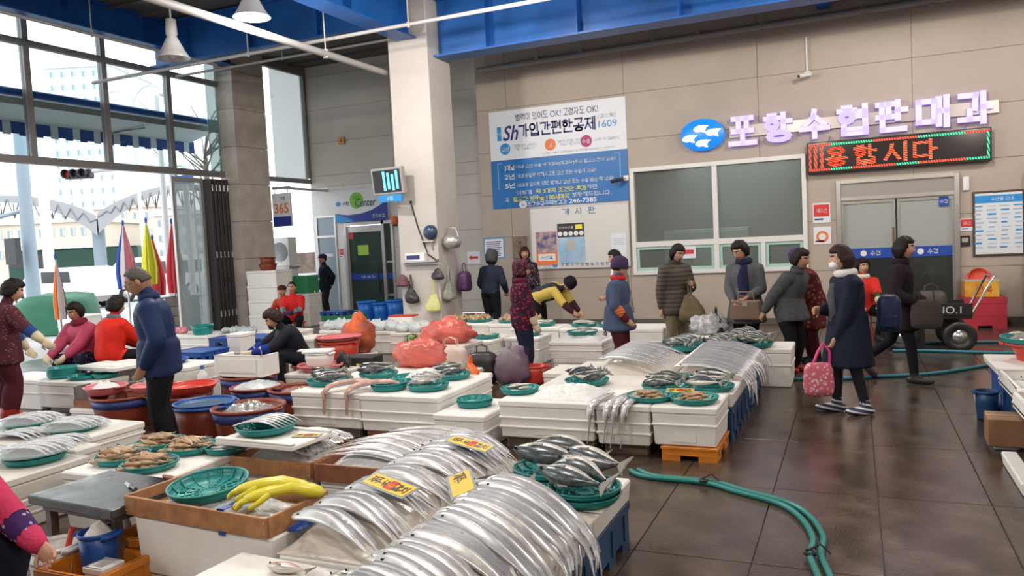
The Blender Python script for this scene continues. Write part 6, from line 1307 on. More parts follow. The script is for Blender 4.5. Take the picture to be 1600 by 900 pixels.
def person(label, x, y, face, H=1.58, hip=(0,0,.845), lean=0.05, side=0.0, hp=0.1, hy=0.0, lh=None, rh=None, lf=None, rf=None, lk=(0.1,-1,0), rk=(-0.1,-1,0), le=(.5,.6,-.3), re=(-.5,.6,-.3),
           top=None, sleeve=None, bottom=None, shoe=None, glove=None, hair='perm', hairm=None, skin=None, tk=1.0, ak=1.0, lk_=1.0, hem=None, flare=.04, long_shoe=0.0, curl=.6, z=0.0, hnl=None, hnr=None, extras=(), lfoot=0.0, rfoot=0.0, forearm=None, cat='person', wide=1.0):
    S = H/1.645; root = thing('person', label, cat, (x, y, z), math.radians(face)); skin = skin or m_skin; hairm = hairm or m_hair
    hc = Vector(hip); sd = Vector((math.sin(side), -math.sin(lean)*math.cos(side), math.cos(lean)*math.cos(side))); rt = Vector((math.cos(side),0,-math.sin(side))); fw = rt.cross(sd)*-1
    fw = sd.cross(rt)*-1 if False else Vector((0,-math.cos(lean),-math.sin(lean)))
    neck = hc+sd*.47; sh = {1: neck-sd*.055+rt*.165, -1: neck-sd*.055-rt*.165}
    R = Matrix.Rotation(hy,3,'Z') @ Matrix.Rotation(hp,3,'X'); hcn = neck+sd*.055+(R @ Vector((0,-.022,.125)))
    hd = {1: Vector(lh) if lh else sh[1]+Vector((.07,-.05,-.50)), -1: Vector(rh) if rh else sh[-1]+Vector((-.07,-.05,-.50))}
    ft = {1: Vector(lf) if lf else Vector((.085,.02,0)), -1: Vector(rf) if rf else Vector((-.085,.02,0))}
    segs = []; b = MB()
    def ring(c, a, bb, n=16): return [c+rt*(a*math.cos(2*math.pi*i/n))-fw*(bb*math.sin(2*math.pi*i/n)) for i in range(n)]
    prof = [(-.09,.12,.10),(-.04,.165,.125),(.05,.160,.122),(.16,.146,.112),(.28,.160,.120),(.38,.165,.112),(.44,.125,.088),(.475,.065,.06)]
    b.rings([ring(hc+sd*h, a*(1+(tk-1)*min(1,.4+h*3)), q*(1+(tk-1)*1.3*min(1,.4+h*3))) for h, a, q in prof])
    segs.append((hc+sd*.06, neck-sd*.04, .15*tk, 'top')); segs.append((sh[1], sh[-1], .07*tk, 'top')); segs.append((hc-sd*.08, hc+sd*.0, .15, 'bottom'))
    b.tube([neck-sd*.03, neck+sd*.05, hcn-(R @ Vector((0,-.01,.06)))], [.062,.052,.05], 12); segs.append((neck+sd*.03, hcn, .05, 'skin'))
    joints = {}
    for s in (1,-1):
        el, wr = ik(sh[s], hd[s], .275, .235, le if s > 0 else re); joints[s] = (el, wr); n = '_l' if s > 0 else '_r'
        b.tube([sh[s]-rt*s*.04, sh[s], lerp(sh[s],el,.5), el], [.062*ak,.066*ak,.058*ak,.052*ak], 10, round_end=True)
        b.tube([el, lerp(el,wr,.35), wr], [.051*ak,.050*ak,.036*(1+(ak-1)*.6)], 10, round_end=True)
        segs.append((sh[s], el, .058*ak, 'top')); segs.append((lerp(sh[s],el,.55), el, .056*ak, 'sleeve'+n)); segs.append((el, lerp(el,wr,.5), .050*ak, 'sleeve'+n)); segs.append((lerp(el,wr,.5), lerp(el,wr,.97), .042*ak, 'forearm'+n))
        hj = hc+rt*s*.085-sd*.02; an = ft[s]+Vector((0,0,.085)); kn, an = ik(hj, an, .385, .365, lk if s > 0 else rk)
        b.tube([hj, lerp(hj,kn,.5), kn], [.098*lk_,.086*lk_,.066*lk_], 12, round_end=True); b.tube([kn, lerp(kn,an,.35), an], [.064*lk_,.060*lk_*(.4+.6*wide),.046*lk_*wide], 10, round_end=True)
        segs.append((hj, kn, .085*lk_, 'bottom')); segs.append((kn, lerp(kn,an,.80-long_shoe), .056*lk_*wide, 'bottom')); segs.append((lerp(kn,an,.94-long_shoe), an, .045, 'shoe'+n))
        pit = lfoot if s > 0 else rfoot; fd = Vector((s*.18,-1,0)).normalized(); fd = (fd*math.cos(pit)+Vector((0,0,-math.sin(pit)))).normalized(); bs = an-Vector((0,0,.045))
        b.tube([bs-fd*.05, bs+fd*.04, bs+fd*.13, bs+fd*.17], [.040,.043,.042,.034], 10, flat=.85, round_end=True); segs.append((bs-fd*.05, bs+fd*.18, .042, 'shoe'+n))
    if hem is not None:
        z1 = hem; z0 = (hc+sd*.10).z; rs = []
        for k in range(8):
            t = k/7; c = (hc+sd*.12).lerp(Vector((hc.x, hc.y-(.02 if lean < .3 else .1), z1)), t); rs.append([c+Vector((math.cos(a)*(.155+flare*t)*tk, math.sin(a)*(.125+flare*t)*tk*1.08, 0)) for a in [2*math.pi*i/18 for i in range(18)]])
        b.rings(rs[::-1]); segs.append((hc+sd*.1, Vector((hc.x,hc.y,z1+.02)), .17*tk, 'top'))
    # continuous surface: voxel union, light smoothing
    me = b.mesh('src', skin); o = bpy.data.objects.new('src', me); TMP.collection.objects.link(o)
    md = o.modifiers.new('r','REMESH'); md.mode = 'VOXEL'; md.voxel_size = .017; ms = o.modifiers.new('s','SMOOTH'); ms.factor = .6; ms.iterations = 3
    vl = TMP.view_layers[0]; vl.update(); r = bpy.data.meshes.new_from_object(o.evaluated_get(vl.depsgraph)); bpy.data.objects.remove(o)
    nv = len(r.vertices); co = np.empty(nv*3); r.vertices.foreach_get('co', co); co = co.reshape(-1,3); nr = np.empty(nv*3); r.vertices.foreach_get('normal', nr); nr = nr.reshape(-1,3)
    best = np.full(nv, 1e9); tagi = np.zeros(nv, int); names = sorted({s[3] for s in segs})
    for a, c, rad, tg in segs:
        a, c = np.array(a), np.array(c); ab = c-a; t = np.clip((co-a) @ ab/max(ab @ ab, 1e-9), 0, 1); dist = np.linalg.norm(co-a-t[:,None]*ab, axis=1)-rad
        mk = dist < best; best[mk] = dist[mk]; tagi[mk] = names.index(tg)
    if hem is not None:
        mk = (co[:,2] > hem-.005) & (co[:,2] < (hc+sd*.1).z) & (np.hypot(co[:,0]-hc.x, co[:,1]-hc.y) < .30) & np.isin(tagi, [names.index(q) for q in names if q == 'bottom']); tagi[mk] = names.index('top')
    if hem is not None:
        mk = (co[:,2] < hem-.014) & (tagi == names.index('top')) & (np.hypot(co[:,0]-hc.x, co[:,1]-hc.y) < .30); tagi[mk] = names.index('bottom')
    polys = [tuple(p.vertices) for p in r.polygons]; ptag = [names[tagi[p[0]]] for p in polys]
    bb = MB(); bb.v = [tuple(v) for v in co]; bb.f = list(polys); bb.m = [0]*len(polys); bb.s = [True]*len(polys)
    add_head(bb, hcn, R, None)
    for s in (1,-1):
        el, wr = joints[s]; hn = (hnl if s > 0 else hnr) or (Vector((-s*.8,-.5,0)))
        if not glove: add_hand(bb, wr+(wr-el).normalized()*.012, wr-el, hn, s, 0, curl)
    body = bb.build('body', [skin, m_lip, hairm, m_eyew, m_eyed], root)
    bpy.data.meshes.remove(r); body.scale = (S,S,S)
    groups = {}
    for p, tg in zip(polys, ptag):
        if tg == 'skin': continue
        sf = tg[-2:]
        if tg[:6] == 'sleeve' and not sleeve: tg = 'top'
        if tg[:7] == 'forearm' and not forearm: tg = 'sleeve'+sf if sleeve else 'top'
        groups.setdefault(tg, []).append(p)
    spec = {'top': ('jacket', top, .010), 'sleeve_l': ('sleeve', sleeve, .006), 'sleeve_r': ('sleeve', sleeve, .006), 'forearm_l': ('cuff', forearm, .009), 'forearm_r': ('cuff', forearm, .009), 'bottom': ('trousers', bottom, .006), 'shoe_l': ('shoe', shoe, .008), 'shoe_r': ('shoe', shoe, .008)}
    for tg, ps in groups.items():
        nm, mt, off = spec[tg]; ids = {}; vs = []; fs = []
        for p in ps:
            f = []
            for k in p:
                if k not in ids: ids[k] = len(vs); vs.append(tuple(co[k]+nr[k]*off))
                f.append(ids[k])
            fs.append(f)
        g = MB(); g.add(vs, fs, 0, True); q = g.build(nm, mt, root); q.scale = (S,S,S)
    if glove:
        for s in (1,-1):
            el, wr = joints[s]; g = MB(); hn = (hnl if s > 0 else hnr) or (Vector((-s*.8,-.5,0))); d = (wr-el).normalized()
            add_hand(g, wr+d*.012, d, hn, s, 0, curl, 1.16); g.tube([wr-d*.09, wr-d*.03, wr+d*.01], [.050*max(1,ak*.95),.046,.040], 12); q = g.build('glove', glove, root); q.scale = (S,S,S)
    R4 = R.to_4x4(); R4.translation = hcn
    def on_head(nm, g, mt):
        q = g.build(nm, mt, root); q.matrix_local = Matrix.Scale(S,4) @ R4; return q
    if hair: on_head('hair', hair_mesh(hair, sum(map(ord, label)) % 50), hairm)
    for e in extras:
        if e[0] == 'cap':
            on_head('cap', MB().lathe([(0,.142),(.05,.136),(.088,.105),(.100,.060),(.101,.045),(.094,.045)],24,sy=1.16,c=(0,.004,0)), e[1]); on_head('cap_brim', MB().rings([[Vector((math.cos(a)*q*.092, -.05-math.sin(a)*q*.115 if True else 0, .052-.012*q)) for a in [math.pi*i/10 for i in range(11)]]+[Vector((math.cos(a)*q*.092, -.05-math.sin(a)*q*.105, .046-.012*q)) for a in [math.pi*(10-i)/10 for i in range(11)]] for q in (.9,1.0)]), e[1])
        elif e[0] == 'beanie': on_head('hat', MB().lathe([(0,.155),(.05,.148),(.094,.112),(.106,.055),(.108,.0),(.098,-.02),(.09,0)],24,sy=1.14,c=(0,.012,0)), e[1])
        elif e[0] == 'hood': on_head('hood', MB().lathe([(0,.16),(.07,.145),(.108,.10),(.118,.03),(.112,-.06),(.09,-.12),(.08,-.1),(.1,-.05)],24,sy=1.1,c=(0,.035,0)), e[1])
        elif e[0] == 'bonnet':
            on_head('bonnet', MB().lathe([(0,.150),(.06,.142),(.098,.105),(.106,.06),(.104,.02),(.098,-.05),(.090,-.09),(.085,-.05),(.095,.03)],24,sy=1.10,c=(0,.030,0)), e[1]); on_head('bonnet_brim', MB().rings([[Vector((math.cos(a)*.098, -.03-math.sin(a)*.13*q, .058-.022*q)) for a in [math.pi*i/12 for i in range(13)]]+[Vector((math.cos(a)*.098, -.03-math.sin(a)*.125*q, .050-.022*q)) for a in [math.pi*(12-i)/12 for i in range(13)]] for q in (.3,1.0)]), e[1])
        elif e[0] == 'mask': on_head('face_mask', MB().ball((0,-.070,-.048),(.056,.048,.044),0,16,10), e[1]); on_head('mask_strap', MB().tube([(-.05,-.075,-.03),(-.082,-.01,.0)],.003,5).tube([(.05,-.075,-.03),(.082,-.01,.0)],.003,5), e[1])
        elif e[0] == 'glasses':
            g = MB()
            for s in (-1,1):
                ps = [(s*.032+.022*math.cos(a), -.100, .008+.016*math.sin(a)) for a in [2*math.pi*i/14 for i in range(15)]]; g.tube(ps,.002,5); g.tube([(s*.054,-.098,.012),(s*.080,.0,.012)],.002,5)
            g.tube([(-.010,-.102,.010),(.010,-.102,.010)],.002,5); on_head('glasses', g, e[1])
        elif e[0] == 'scarf':
            g = MB(); rs = []
            for i in range(16):
                a = 2*math.pi*i/16; c = neck+sd*.035+rt*(.080*math.cos(a))-fw*(.078*math.sin(a)); o1 = (rt*math.cos(a)-fw*math.sin(a)); rs.append([c+o1*(.032*math.cos(q))+sd*(.040*math.sin(q)) for q in [2*math.pi*k/8 for k in range(8)]])
            g.rings(rs, closed=True); q = g.build('scarf', e[1], root); q.scale = (S,S,S)
            if len(e) > 2:
                g = MB().tube([neck+fw*.105+rt*.02, neck+fw*.150-sd*.18+rt*.025, neck+fw*.155-sd*e[2]+rt*.02], [.045,.055,.06], 10, flat=.35, up=fw); q = g.build('scarf_end', e[1], root); q.scale = (S,S,S)
        elif e[0] == 'collar':
            g = MB(); rs = []
            for i in range(18):
                a = 2*math.pi*i/18; c = neck+sd*.02+rt*(.078*math.cos(a))-fw*(.074*math.sin(a)); o1 = (rt*math.cos(a)-fw*math.sin(a)); rs.append([c-o1*.008-sd*.03, c+o1*.012-sd*.04, c+o1*.010+sd*.045, c-o1*.004+sd*.05])
            g.rings(rs, closed=True); q = g.build('collar', e[1], root); q.scale = (S,S,S)
        elif e[0] == 'front':       # open coat front: inner panel
            g = MB().rings([[hc+sd*h+fw*(dp)*tk+rt*w for w, dp in ((-wd,d0-.02),(-wd*.5,d0),(wd*.5,d0),(wd,d0-.02),(wd,d0-.05),(-wd,d0-.05))] for h, wd, d0 in ((.0,.05,.158),(.16,.055,.150),(.30,.06,.155),(.42,.035,.125))]); q = g.build('inner_top', e[1], root); q.scale = (S,S,S)
    PEOPLE.append(root); return root
def cloth(n, c, c2=None, **k): return mat(n, c, k.pop('rough',.8), col2=c2, spec=.15, **k)
c_navy = cloth('navy jacket', (.012,.024,.075), var=.12, vscale=5, rough=.55); c_blk = cloth('black trousers', (.008,.008,.010)); c_shoe = mat('black shoe', (.012,.012,.012), .45); c_boot = mat('red rubber boot', (.30,.02,.015), .35)
c_burg = cloth('burgundy trousers', (.060,.010,.016), var=.15, vscale=5)
def spots(n, c, c2, sc=28, th=.62):
    m = mat(n, c, .8, spec=.15)
    if m.get('sp'): return m
    nt = m.node_tree; tc = nt.nodes.new('ShaderNodeTexCoord'); v = nt.nodes.new('ShaderNodeTexVoronoi'); v.inputs['Scale'].default_value = sc; r = nt.nodes.new('ShaderNodeValToRGB'); r.color_ramp.interpolation = 'CONSTANT'
    r.color_ramp.elements[0].color = tuple(c2)+(1,); r.color_ramp.elements[1].color = tuple(c)+(1,); r.color_ramp.elements[1].position = th
    nt.links.new(tc.outputs['Object'], v.inputs['Vector']); nt.links.new(v.outputs['Distance'], r.inputs['Fac']); nt.links.new(r.outputs['Color'], nt.nodes['Principled BSDF'].inputs['Base Color']); m['sp'] = 1; return m
# --- standing in the aisle
person('woman with a white face mask in a long navy coat holding a pink bag', -.06, 7.66, -68, 1.555, lean=.04, hp=.15, hy=-.1, lh=(.10,-.20,.62), rh=(-.06,-.24,1.0), le=(.3,.8,-.2), lf=(.10,.10,0), rf=(-.09,-.10,0), top=cloth('dark navy coat', (.010,.013,.026)), bottom=mat('shiny dark leggings', (.012,.014,.022), .3), shoe=mat('striped sneaker', (.03,.04,.09), .5, stripe=((0,.25,1), 22, (.7,.7,.72), .62)), hair='bob', hairm=m_hairb, tk=1.16, ak=1.35, hem=.47, flare=.06, lk_=.86, extras=(('mask', m_whitep), ('scarf', cloth('white hood lining', (.60,.58,.56))), ('front', cloth('grey sweater', (.06,.065,.075)))))
person('woman in a black coat striding past the office door', .43, 9.22, 80, 1.575, lean=.03, hp=.12, lh=(.10,-.22,.90), rh=(-.20,-.16,.92), lf=(.09,.40,.14), rf=(-.08,-.14,0), lk=(0,-1,.1), lfoot=.9, top=cloth('black brown coat', (.016,.010,.013)), bottom=cloth('navy slim jeans', (.008,.009,.014)), shoe=mat('black sneaker', (.02,.018,.018), .5), hair='bob', tk=1.05, ak=1.2, hem=.60, lk_=.85, extras=(('collar', cloth('black brown coat', (0,0,0))),))
person('woman in a grey quilted jacket leaning over the aisle stall', -.72, 9.75, 62, 1.52, lean=.33, hip=(0,.04,.82), hp=.2, lh=(.22,.20,.82), rh=(-.24,.20,.80), le=(.6,.5,0), re=(-.6,.5,0), top=cloth('grey quilted jacket', (.055,.058,.062), var=.15, vscale=20), bottom=cloth('black skirt trousers', (.007,.007,.008)), shoe=c_boot, hair='perm', tk=1.22, ak=1.35, lk_=1.1, hem=.68, wide=1.5, flare=.02, skin=m_skin2, extras=(('collar', cloth('grey quilted jacket', (0,0,0))),))
person('person in a burgundy coat and purple hat behind the masked woman', -.50, 10.35, -60, 1.50, lean=.35, hip=(0,.05,.83), hp=.3, lh=(.1,-.3,.75), rh=(-.1,-.3,.78), top=spots('burgundy flowered coat', (.085,.014,.018), (.20,.10,.06), 16, .3), bottom=c_burg, shoe=c_shoe, hair='bun', tk=1.18, ak=1.25, hem=.5, extras=(('beanie', cloth('purple hat', (.06,.03,.10))),))
person('woman in a grey coat with blue scarf opening a brown handbag', -1.27, 10.25, -8, 1.60, lean=.10, hp=.38, hy=-.45, lh=(.10,-.24,.90), rh=(-.10,-.25,.86), top=cloth('grey wool coat', (.085,.09,.097), var=.08, vscale=30), bottom=cloth('dark navy trousers', (.010,.012,.018)), shoe=c_shoe, hair='perm', tk=1.12, ak=1.15, hem=.56, flare=.07, extras=(('scarf', cloth('dark blue scarf', (.015,.018,.05)), .36), ('glasses', m_black), ('front', cloth('dark blue scarf', (0,0,0)))))
person('woman in a brown striped puffer jacket looking down at the stall', -2.22, 10.45, 50, 1.60, lean=.06, hp=.40, lh=(.10,-.24,1.05), rh=(-.22,.02,.72), top=cloth('brown puffer jacket', (.085,.072,.058), rough=.5, stripe=((0,0,1), 17, (.045,.037,.030), .62)), bottom=cloth('olive beige trousers', (.17,.14,.09)), shoe=c_shoe, hair='bob', tk=1.22, ak=1.35, hem=.66, flare=.02, lk_=1.15, wide=1.5, extras=(('collar', cloth('dark brown puffer jacket', (.05,.04,.032))),))
person('seller in a blue vest with orange striped sleeves and red boots', -2.62, 9.08, 95, 1.47, lean=.05, hp=.1, hy=.3, lh=(.20,-.12,.78), rh=(-.22,-.16,.82), top=cloth('slate blue vest', (.050,.068,.125), var=.15, vscale=6), sleeve=cloth('orange striped sleeve', (.62,.16,.05), stripe=((.25,.3,1), 24, (.10,.05,.06), .80)), forearm=cloth('dark red cuff', (.09,.012,.02)), bottom=c_burg, shoe=c_boot, hair='bun', tk=1.22, ak=1.22, lk_=1.25, wide=1.5, hem=.66, long_shoe=.15, extras=(('beanie', cloth('purple knit hat', (.045,.028,.07))), ('scarf', cloth('red scarf', (.40,.02,.03)))))
person('seller in a red plaid jacket and floral bonnet with white gloves', -3.84, 9.0, 128, 1.48, lean=.02, hp=.08, hy=-.3, lh=(.22,-.10,.66), rh=(-.20,-.16,.66), top=spots('red plaid jacket', (.030,.010,.022), (.30,.016,.045), 22, .34), sleeve=spots('red plaid jacket', (0,0,0), (0,0,0)), forearm=m_glv, bottom=cloth('navy wide trousers', (.014,.018,.040), var=.15), shoe=c_shoe, glove=m_glv, hair='bun', tk=1.14, ak=1.18, lk_=1.22, wide=1.75, hem=.70, flare=.0, extras=(('bonnet', spots('floral bonnet', (.05,.015,.03), (.32,.10,.12), 40, .3)), ('scarf', cloth('dark red neck warmer', (.09,.012,.03)))))
person('woman with a white scarf behind the seller in the blue vest', -3.18, 11.3, -55, 1.53, lean=.10, hp=.2, lh=(.15,-.25,.9), rh=(-.12,-.25,.88), top=cloth('grey patterned coat', (.16,.15,.14), (.30,.29,.27), vscale=12), bottom=c_blk, shoe=c_shoe, hair='bob', hem=.6, tk=1.1, ak=1.2, extras=(('scarf', cloth('white scarf', (.60,.59,.57)), .3),))
person('person in a yellow and black jacket bending low over the fish', -4.70, 12.0, 84, 1.52, hip=(0,.12,.84), lean=1.28, hp=1.0, lh=(.12,-.62,.55), rh=(-.14,-.62,.55), lf=(.12,.1,0), rf=(-.12,.1,0), top=cloth('yellow black jacket', (.52,.38,.09), stripe=((1,0,.35), 3.2, (.03,.03,.045), .52)), sleeve=cloth('dark maroon sleeve', (.045,.015,.022)), bottom=c_blk, shoe=c_shoe, hair='bun', tk=1.22, ak=1.25, extras=(('beanie', cloth('black beanie', (.012,.009,.018))),))
person('man in a dark navy jacket and grey hood seen from behind', -6.02, 12.75, 172, 1.58, lean=.14, hp=.25, lh=(.22,-.20,.82), rh=(-.22,-.20,.84), top=cloth('dark navy work jacket', (.016,.022,.040), var=.15), bottom=cloth('black work trousers', (.008,.008,.012)), shoe=c_shoe, hair='short', tk=1.15, ak=1.2, lk_=1.12, extras=(('hood', cloth('grey hood', (.06,.06,.065))),))
person('person in a dark flowered scarf standing behind the plaid jacket', -5.80, 13.9, 25, 1.60, lean=.02, top=spots('dark flowered top', (.03,.02,.03), (.30,.26,.24), 26, .28), bottom=c_blk, shoe=c_shoe, hair='bob', hairm=m_hairb, extras=(('scarf', spots('dark flowered top', (0,0,0), (0,0,0))),))
person('man in a black jacket and cap standing by the far doors', -12.35, 16.35, -35, 1.62, lean=.02, hp=.0, lh=(.16,.12,.86), rh=(-.16,.14,.86), le=(.8,.3,0), re=(-.8,.3,0), top=cloth('black blue jacket', (.010,.012,.024)), bottom=cloth('charcoal trousers', (.018,.018,.022)), shoe=c_shoe, hair='short', tk=1.15, ak=1.25, hem=.72, flare=.0, skin=m_skin2, extras=(('cap', cloth('dark blue cap', (.015,.022,.05))),))
person('man with glasses in a navy jacket with his hand in his pocket', -5.54, 4.97, -50, 1.70, lean=.12, hp=.42, hy=.0, lh=(.20,-.10,.80), rh=(-.19,-.10,.80), le=(.5,.8,-.2), top=c_navy, bottom=c_blk, shoe=c_shoe, hair='short', hairm=m_hairg, skin=m_skin2, tk=1.18, ak=1.28, hem=.70, flare=.01, lk_=1.08, wide=1.35, extras=(('glasses', m_black), ('collar', c_navy)))
person('woman in a patterned burgundy vest reaching out with a cream glove', -8.64, 5.63, 160, 1.62, lean=.24, hip=(0,.05,.83), hp=.35, hy=-.2, lh=(.25,-.30,.75), rh=(-.56,-.28,.86), top=spots('burgundy vest with pale dashes', (.065,.016,.022), (.40,.30,.20), 36, .17), sleeve=cloth('royal blue sleeve', (.02,.045,.17)), forearm=m_glv, bottom=c_burg, shoe=c_boot, glove=m_glv, hair='perm', tk=1.36, ak=1.2, lk_=1.35, wide=1.4, hem=.66, flare=.02, long_shoe=.3)
# --- sitting and crouching
def crouch(label, x, y, face, H=1.55, hz=.34, **k):
    d = dict(hip=(0,.12,hz), lean=.45, hp=.35, lf=(.15,-.16,0), rf=(-.15,-.16,0), lk=(.35,-1,.5), rk=(-.35,-1,.5), lh=(.12,-.50,.42), rh=(-.12,-.50,.42)); d.update(k)
    return person(label, x, y, face, H, **d)
def stool(label, x, y, h, m=None):
    o = thing('low_stool', label, 'stool', (x, y, 0)); MB().lathe([(0,h),(.13,h),(.14,h-.03),(.13,h-.04),(0,h-.04)],16).build('seat', m or m_redp, o)
    for k in range(4): MB().tube([(.08*math.cos(k*1.57+.78),.08*math.sin(k*1.57+.78),h-.03),(.11*math.cos(k*1.57+.78),.11*math.sin(k*1.57+.78),0)],.014,6).build('leg', m or m_redp, o)
crouch('crouching woman in a black vest with blue sleeves cleaning fish', -6.72, 8.10, -38, 1.58, lean=.50, hp=.55, lh=(.20,-.52,.50), rh=(-.16,-.56,.44), top=cloth('black hooded vest', (.010,.010,.016), rough=.6), sleeve=cloth('cobalt sleeve', (.012,.03,.22)), forearm=cloth('cobalt sleeve', (0,0,0)), bottom=cloth('dark navy trousers', (0,0,0)), shoe=c_shoe, glove=m_glv, hair='perm', hairm=m_hairb, tk=1.32, ak=1.25); stool('low stool under the crouching woman with blue sleeves', -6.66, 8.20, .24)
crouch('woman in a pink padded jacket sitting outside behind the foam boxes', -9.62, 7.32, 8, 1.64, lean=.25, hp=.25, top=cloth('pink padded jacket', (.38,.055,.11), rough=.5, var=.12), bottom=spots('dark patterned apron trousers', (.02,.02,.045), (.14,.14,.22), 24, .3), shoe=c_shoe, glove=m_glv, hair='perm', tk=1.38, ak=1.4, hz=.42, skin=m_skin2, extras=(('scarf', cloth('dark red scarf', (.14,.012,.03))),)); stool('low stool under the woman in the pink jacket', -9.61, 7.44, .34)
crouch('person in a bright red jacket sitting with the back to the aisle', -9.02, 7.38, 172, 1.66, lean=.22, hp=.2, hz=.46, top=cloth('bright red jacket', (.55,.022,.012), rough=.55, var=.08), bottom=c_blk, shoe=c_shoe, hair='perm', tk=1.4, ak=1.4, extras=(('collar', cloth('blue grey collar', (.10,.13,.18))),)); stool('low stool under the person in the red jacket', -9.02, 7.26, .38)
pr = P(457, 452, 1.12); crouch('seated woman in a red vest with grey sleeves near the foam stack', -9.95, 12.1, 22, 1.52, lean=.08, hp=.05, hz=.45, lh=(.12,-.30,.62), rh=(-.08,-.32,.62), top=cloth('red fleece vest', (.48,.02,.02)), sleeve=cloth('grey sleeve', (.22,.22,.23)), bottom=c_blk, shoe=c_shoe, hair='short', glove=cloth('navy glove', (.02,.04,.10)), tk=1.18, ak=1.2); stool('low stool under the seated woman with grey sleeves', -9.92, 12.22, .35)
crouch('person in a red coat and dark cap sitting close to the foam stack', -10.55, 12.5, 10, 1.45, lean=.05, hp=.0, hz=.40, top=cloth('brick red coat', (.40,.06,.03)), bottom=c_blk, shoe=c_shoe, hair='short', hairm=m_hairb, extras=(('cap', cloth('maroon cap', (.06,.015,.02))),)); stool('low stool under the person in the brick red coat', -10.55, 12.62, .30)
crouch('woman in a red vest with white trim sitting behind the hand cart', .12, 12.55, 12, 1.52, lean=.02, hp=-.05, hy=.25, hz=.50, lh=(.14,-.30,.62), rh=(-.14,-.30,.60), top=cloth('red trimmed vest', (.50,.025,.02)), sleeve=cloth('dark green sleeve', (.03,.05,.02)), forearm=m_glv, bottom=cloth('black trousers', (0,0,0)), shoe=c_shoe, glove=cloth('pale yellow glove', (.55,.46,.20)), hair='perm', tk=1.22, ak=1.2, extras=(('scarf', cloth('white fleece trim', (.60,.55,.48))),)); stool('low stool under the woman behind the hand cart', .14, 12.67, .40)
crouch('seller in a pink knit sweater sitting beside the white bucket', -3.86, 2.16, 98, 1.56, lean=.38, hp=.5, hz=.36, lh=(.10,-.52,.42), rh=(-.12,-.45,.36), top=cloth('pink knit sweater', (.55,.045,.12), rough=.85, bump=.4, bscale=70), sleeve=spots('purple knit band', (.05,.02,.10), (.42,.36,.44), 30, .28), forearm=cloth('pink knit sweater', (0,0,0)), bottom=cloth('navy work trousers', (.014,.018,.035), var=.2), shoe=c_boot, hair='perm', tk=1.3, ak=1.35, lk_=1.15); stool('low stool under the seller in the pink sweater', -3.97, 2.15, .26)
bpy.data.scenes.remove(TMP)
# --- bags in hands
o = bag('shopping_bag', 'pink patterned tote bag held by the masked woman', -.32, 7.45, .19, .14, .07, .20, spots('pink patterned fabric', (.50,.12,.17), (.62,.45,.45), 30, .35), 30, knot=False, rz=.3)
MB().tube([(-.05,0,.27),(.0,0,.40),(.05,.02,.47),(.10,.0,.40),(.10,0,.27)],.013,6).build('strap', mat('hot pink strap', (.62,.05,.20), .5), o)
o = thing('handbag', 'brown leather handbag in the hands of the woman in the grey coat', 'bag', (-1.24, 9.96, .60), -.1); m_lea = mat('taupe leather', (.16,.10,.075), .4)
MB().box(-.17,-.06,0,.17,.06,.24,0,-.02,0).build('body', m_lea, o, bev=.02, seg=2); MB().tube([(-.10,0,.24),(-.08,0,.34),(.08,0,.34),(.10,0,.24)],.010,6).build('handle', m_lea, o); MB().box(-.03,-.066,.17,.03,-.058,.22).build('clasp', m_steel, o)
bag('cloth_bag', 'brown drawstring bag hanging at the side of the puffer jacket', -1.98, 10.25, .52, .17, .10, .26, cloth('brown cloth bag', (.115,.085,.05)), 31, handles=.22, knot=False)
bag('plastic_bag', 'black plastic bag carried beside the brown handbag', -1.62, 10.05, .40, .10, .08, .15, m_black, 32, handles=.14, knot=False); bag('handbag', 'dark shoulder bag of the striding woman', .66, 9.02, .60, .16, .09, .20, cloth('dark taupe bag', (.045,.036,.032)), 33, handles=.3, knot=False)
bag('backpack', 'navy backpack on the back of the masked woman', .27, 7.72, .74, .10, .14, .22, cloth('navy nylon', (.012,.018,.05), rough=.4), 34, knot=False)
# ------------------------------------------------------------------ outside, seen through the open side
def PD(x, y, d): return CP + _ray(x, y)*d          # point at forward distance d on the line of sight
tag(MB().box(-160,-60,-.12,-13.6,160,-.04).build('ground', mat('pale asphalt', (.34,.34,.34), .8, var=.1, vscale=.5)), 'pale street outside the open side', kind='structure')
m_car = mat('white car paint', (.72,.73,.75), .25, coat=.5); m_cglass = mat('car glass', (.03,.035,.04), .08); m_tyre = mat('tyre', (.02,.02,.02), .8)
def car(label, x, y, rz, L, Wd, Hh, prof, wins):
    o = thing('car', label, 'car', (x, y, -.04), rz)
    MB().prism(prof, -Wd/2, Wd/2).build('body', m_car, o, bev=.05, seg=2)
    for w in wins:
        for s in (-1,1): MB().prism(w, s*Wd/2-.012*(1-s)/2-.0, s*Wd/2+.012*(1+s)/2+.001).build('side_window', m_cglass, o)
    for x_ in (-L*.31, L*.31):
        for s in (-1,1):
            w = MB().lathe([(.0,-.1),(.2,-.1),(.31,-.09),(.33,-.06),(.33,.06),(.31,.09),(.2,.1),(0,.1)],20).build('wheel', m_tyre, o, (x_, s*(Wd/2-.08), .33)); w.rotation_euler = (math.pi/2,0,0); MB().lathe([(0,-.105),(.17,-.105),(.17,.105),(0,.105)],14).build('hub', m_alu, w)
    MB().box(-L/2-.02,-Wd*.42,.55,-L/2+.05,-Wd*.26,.72).build('headlamp', m_white, o); MB().box(-L/2-.02,Wd*.26,.55,-L/2+.05,Wd*.42,.72).build('headlamp', m_white, o); MB().box(-L/2-.04,-Wd*.46,.28,-L/2+.06,Wd*.46,.46).build('bumper', m_alud, o); MB().box(L/2-.06,-Wd*.46,.28,L/2+.04,Wd*.46,.46).build('bumper', m_alud, o)
    return o
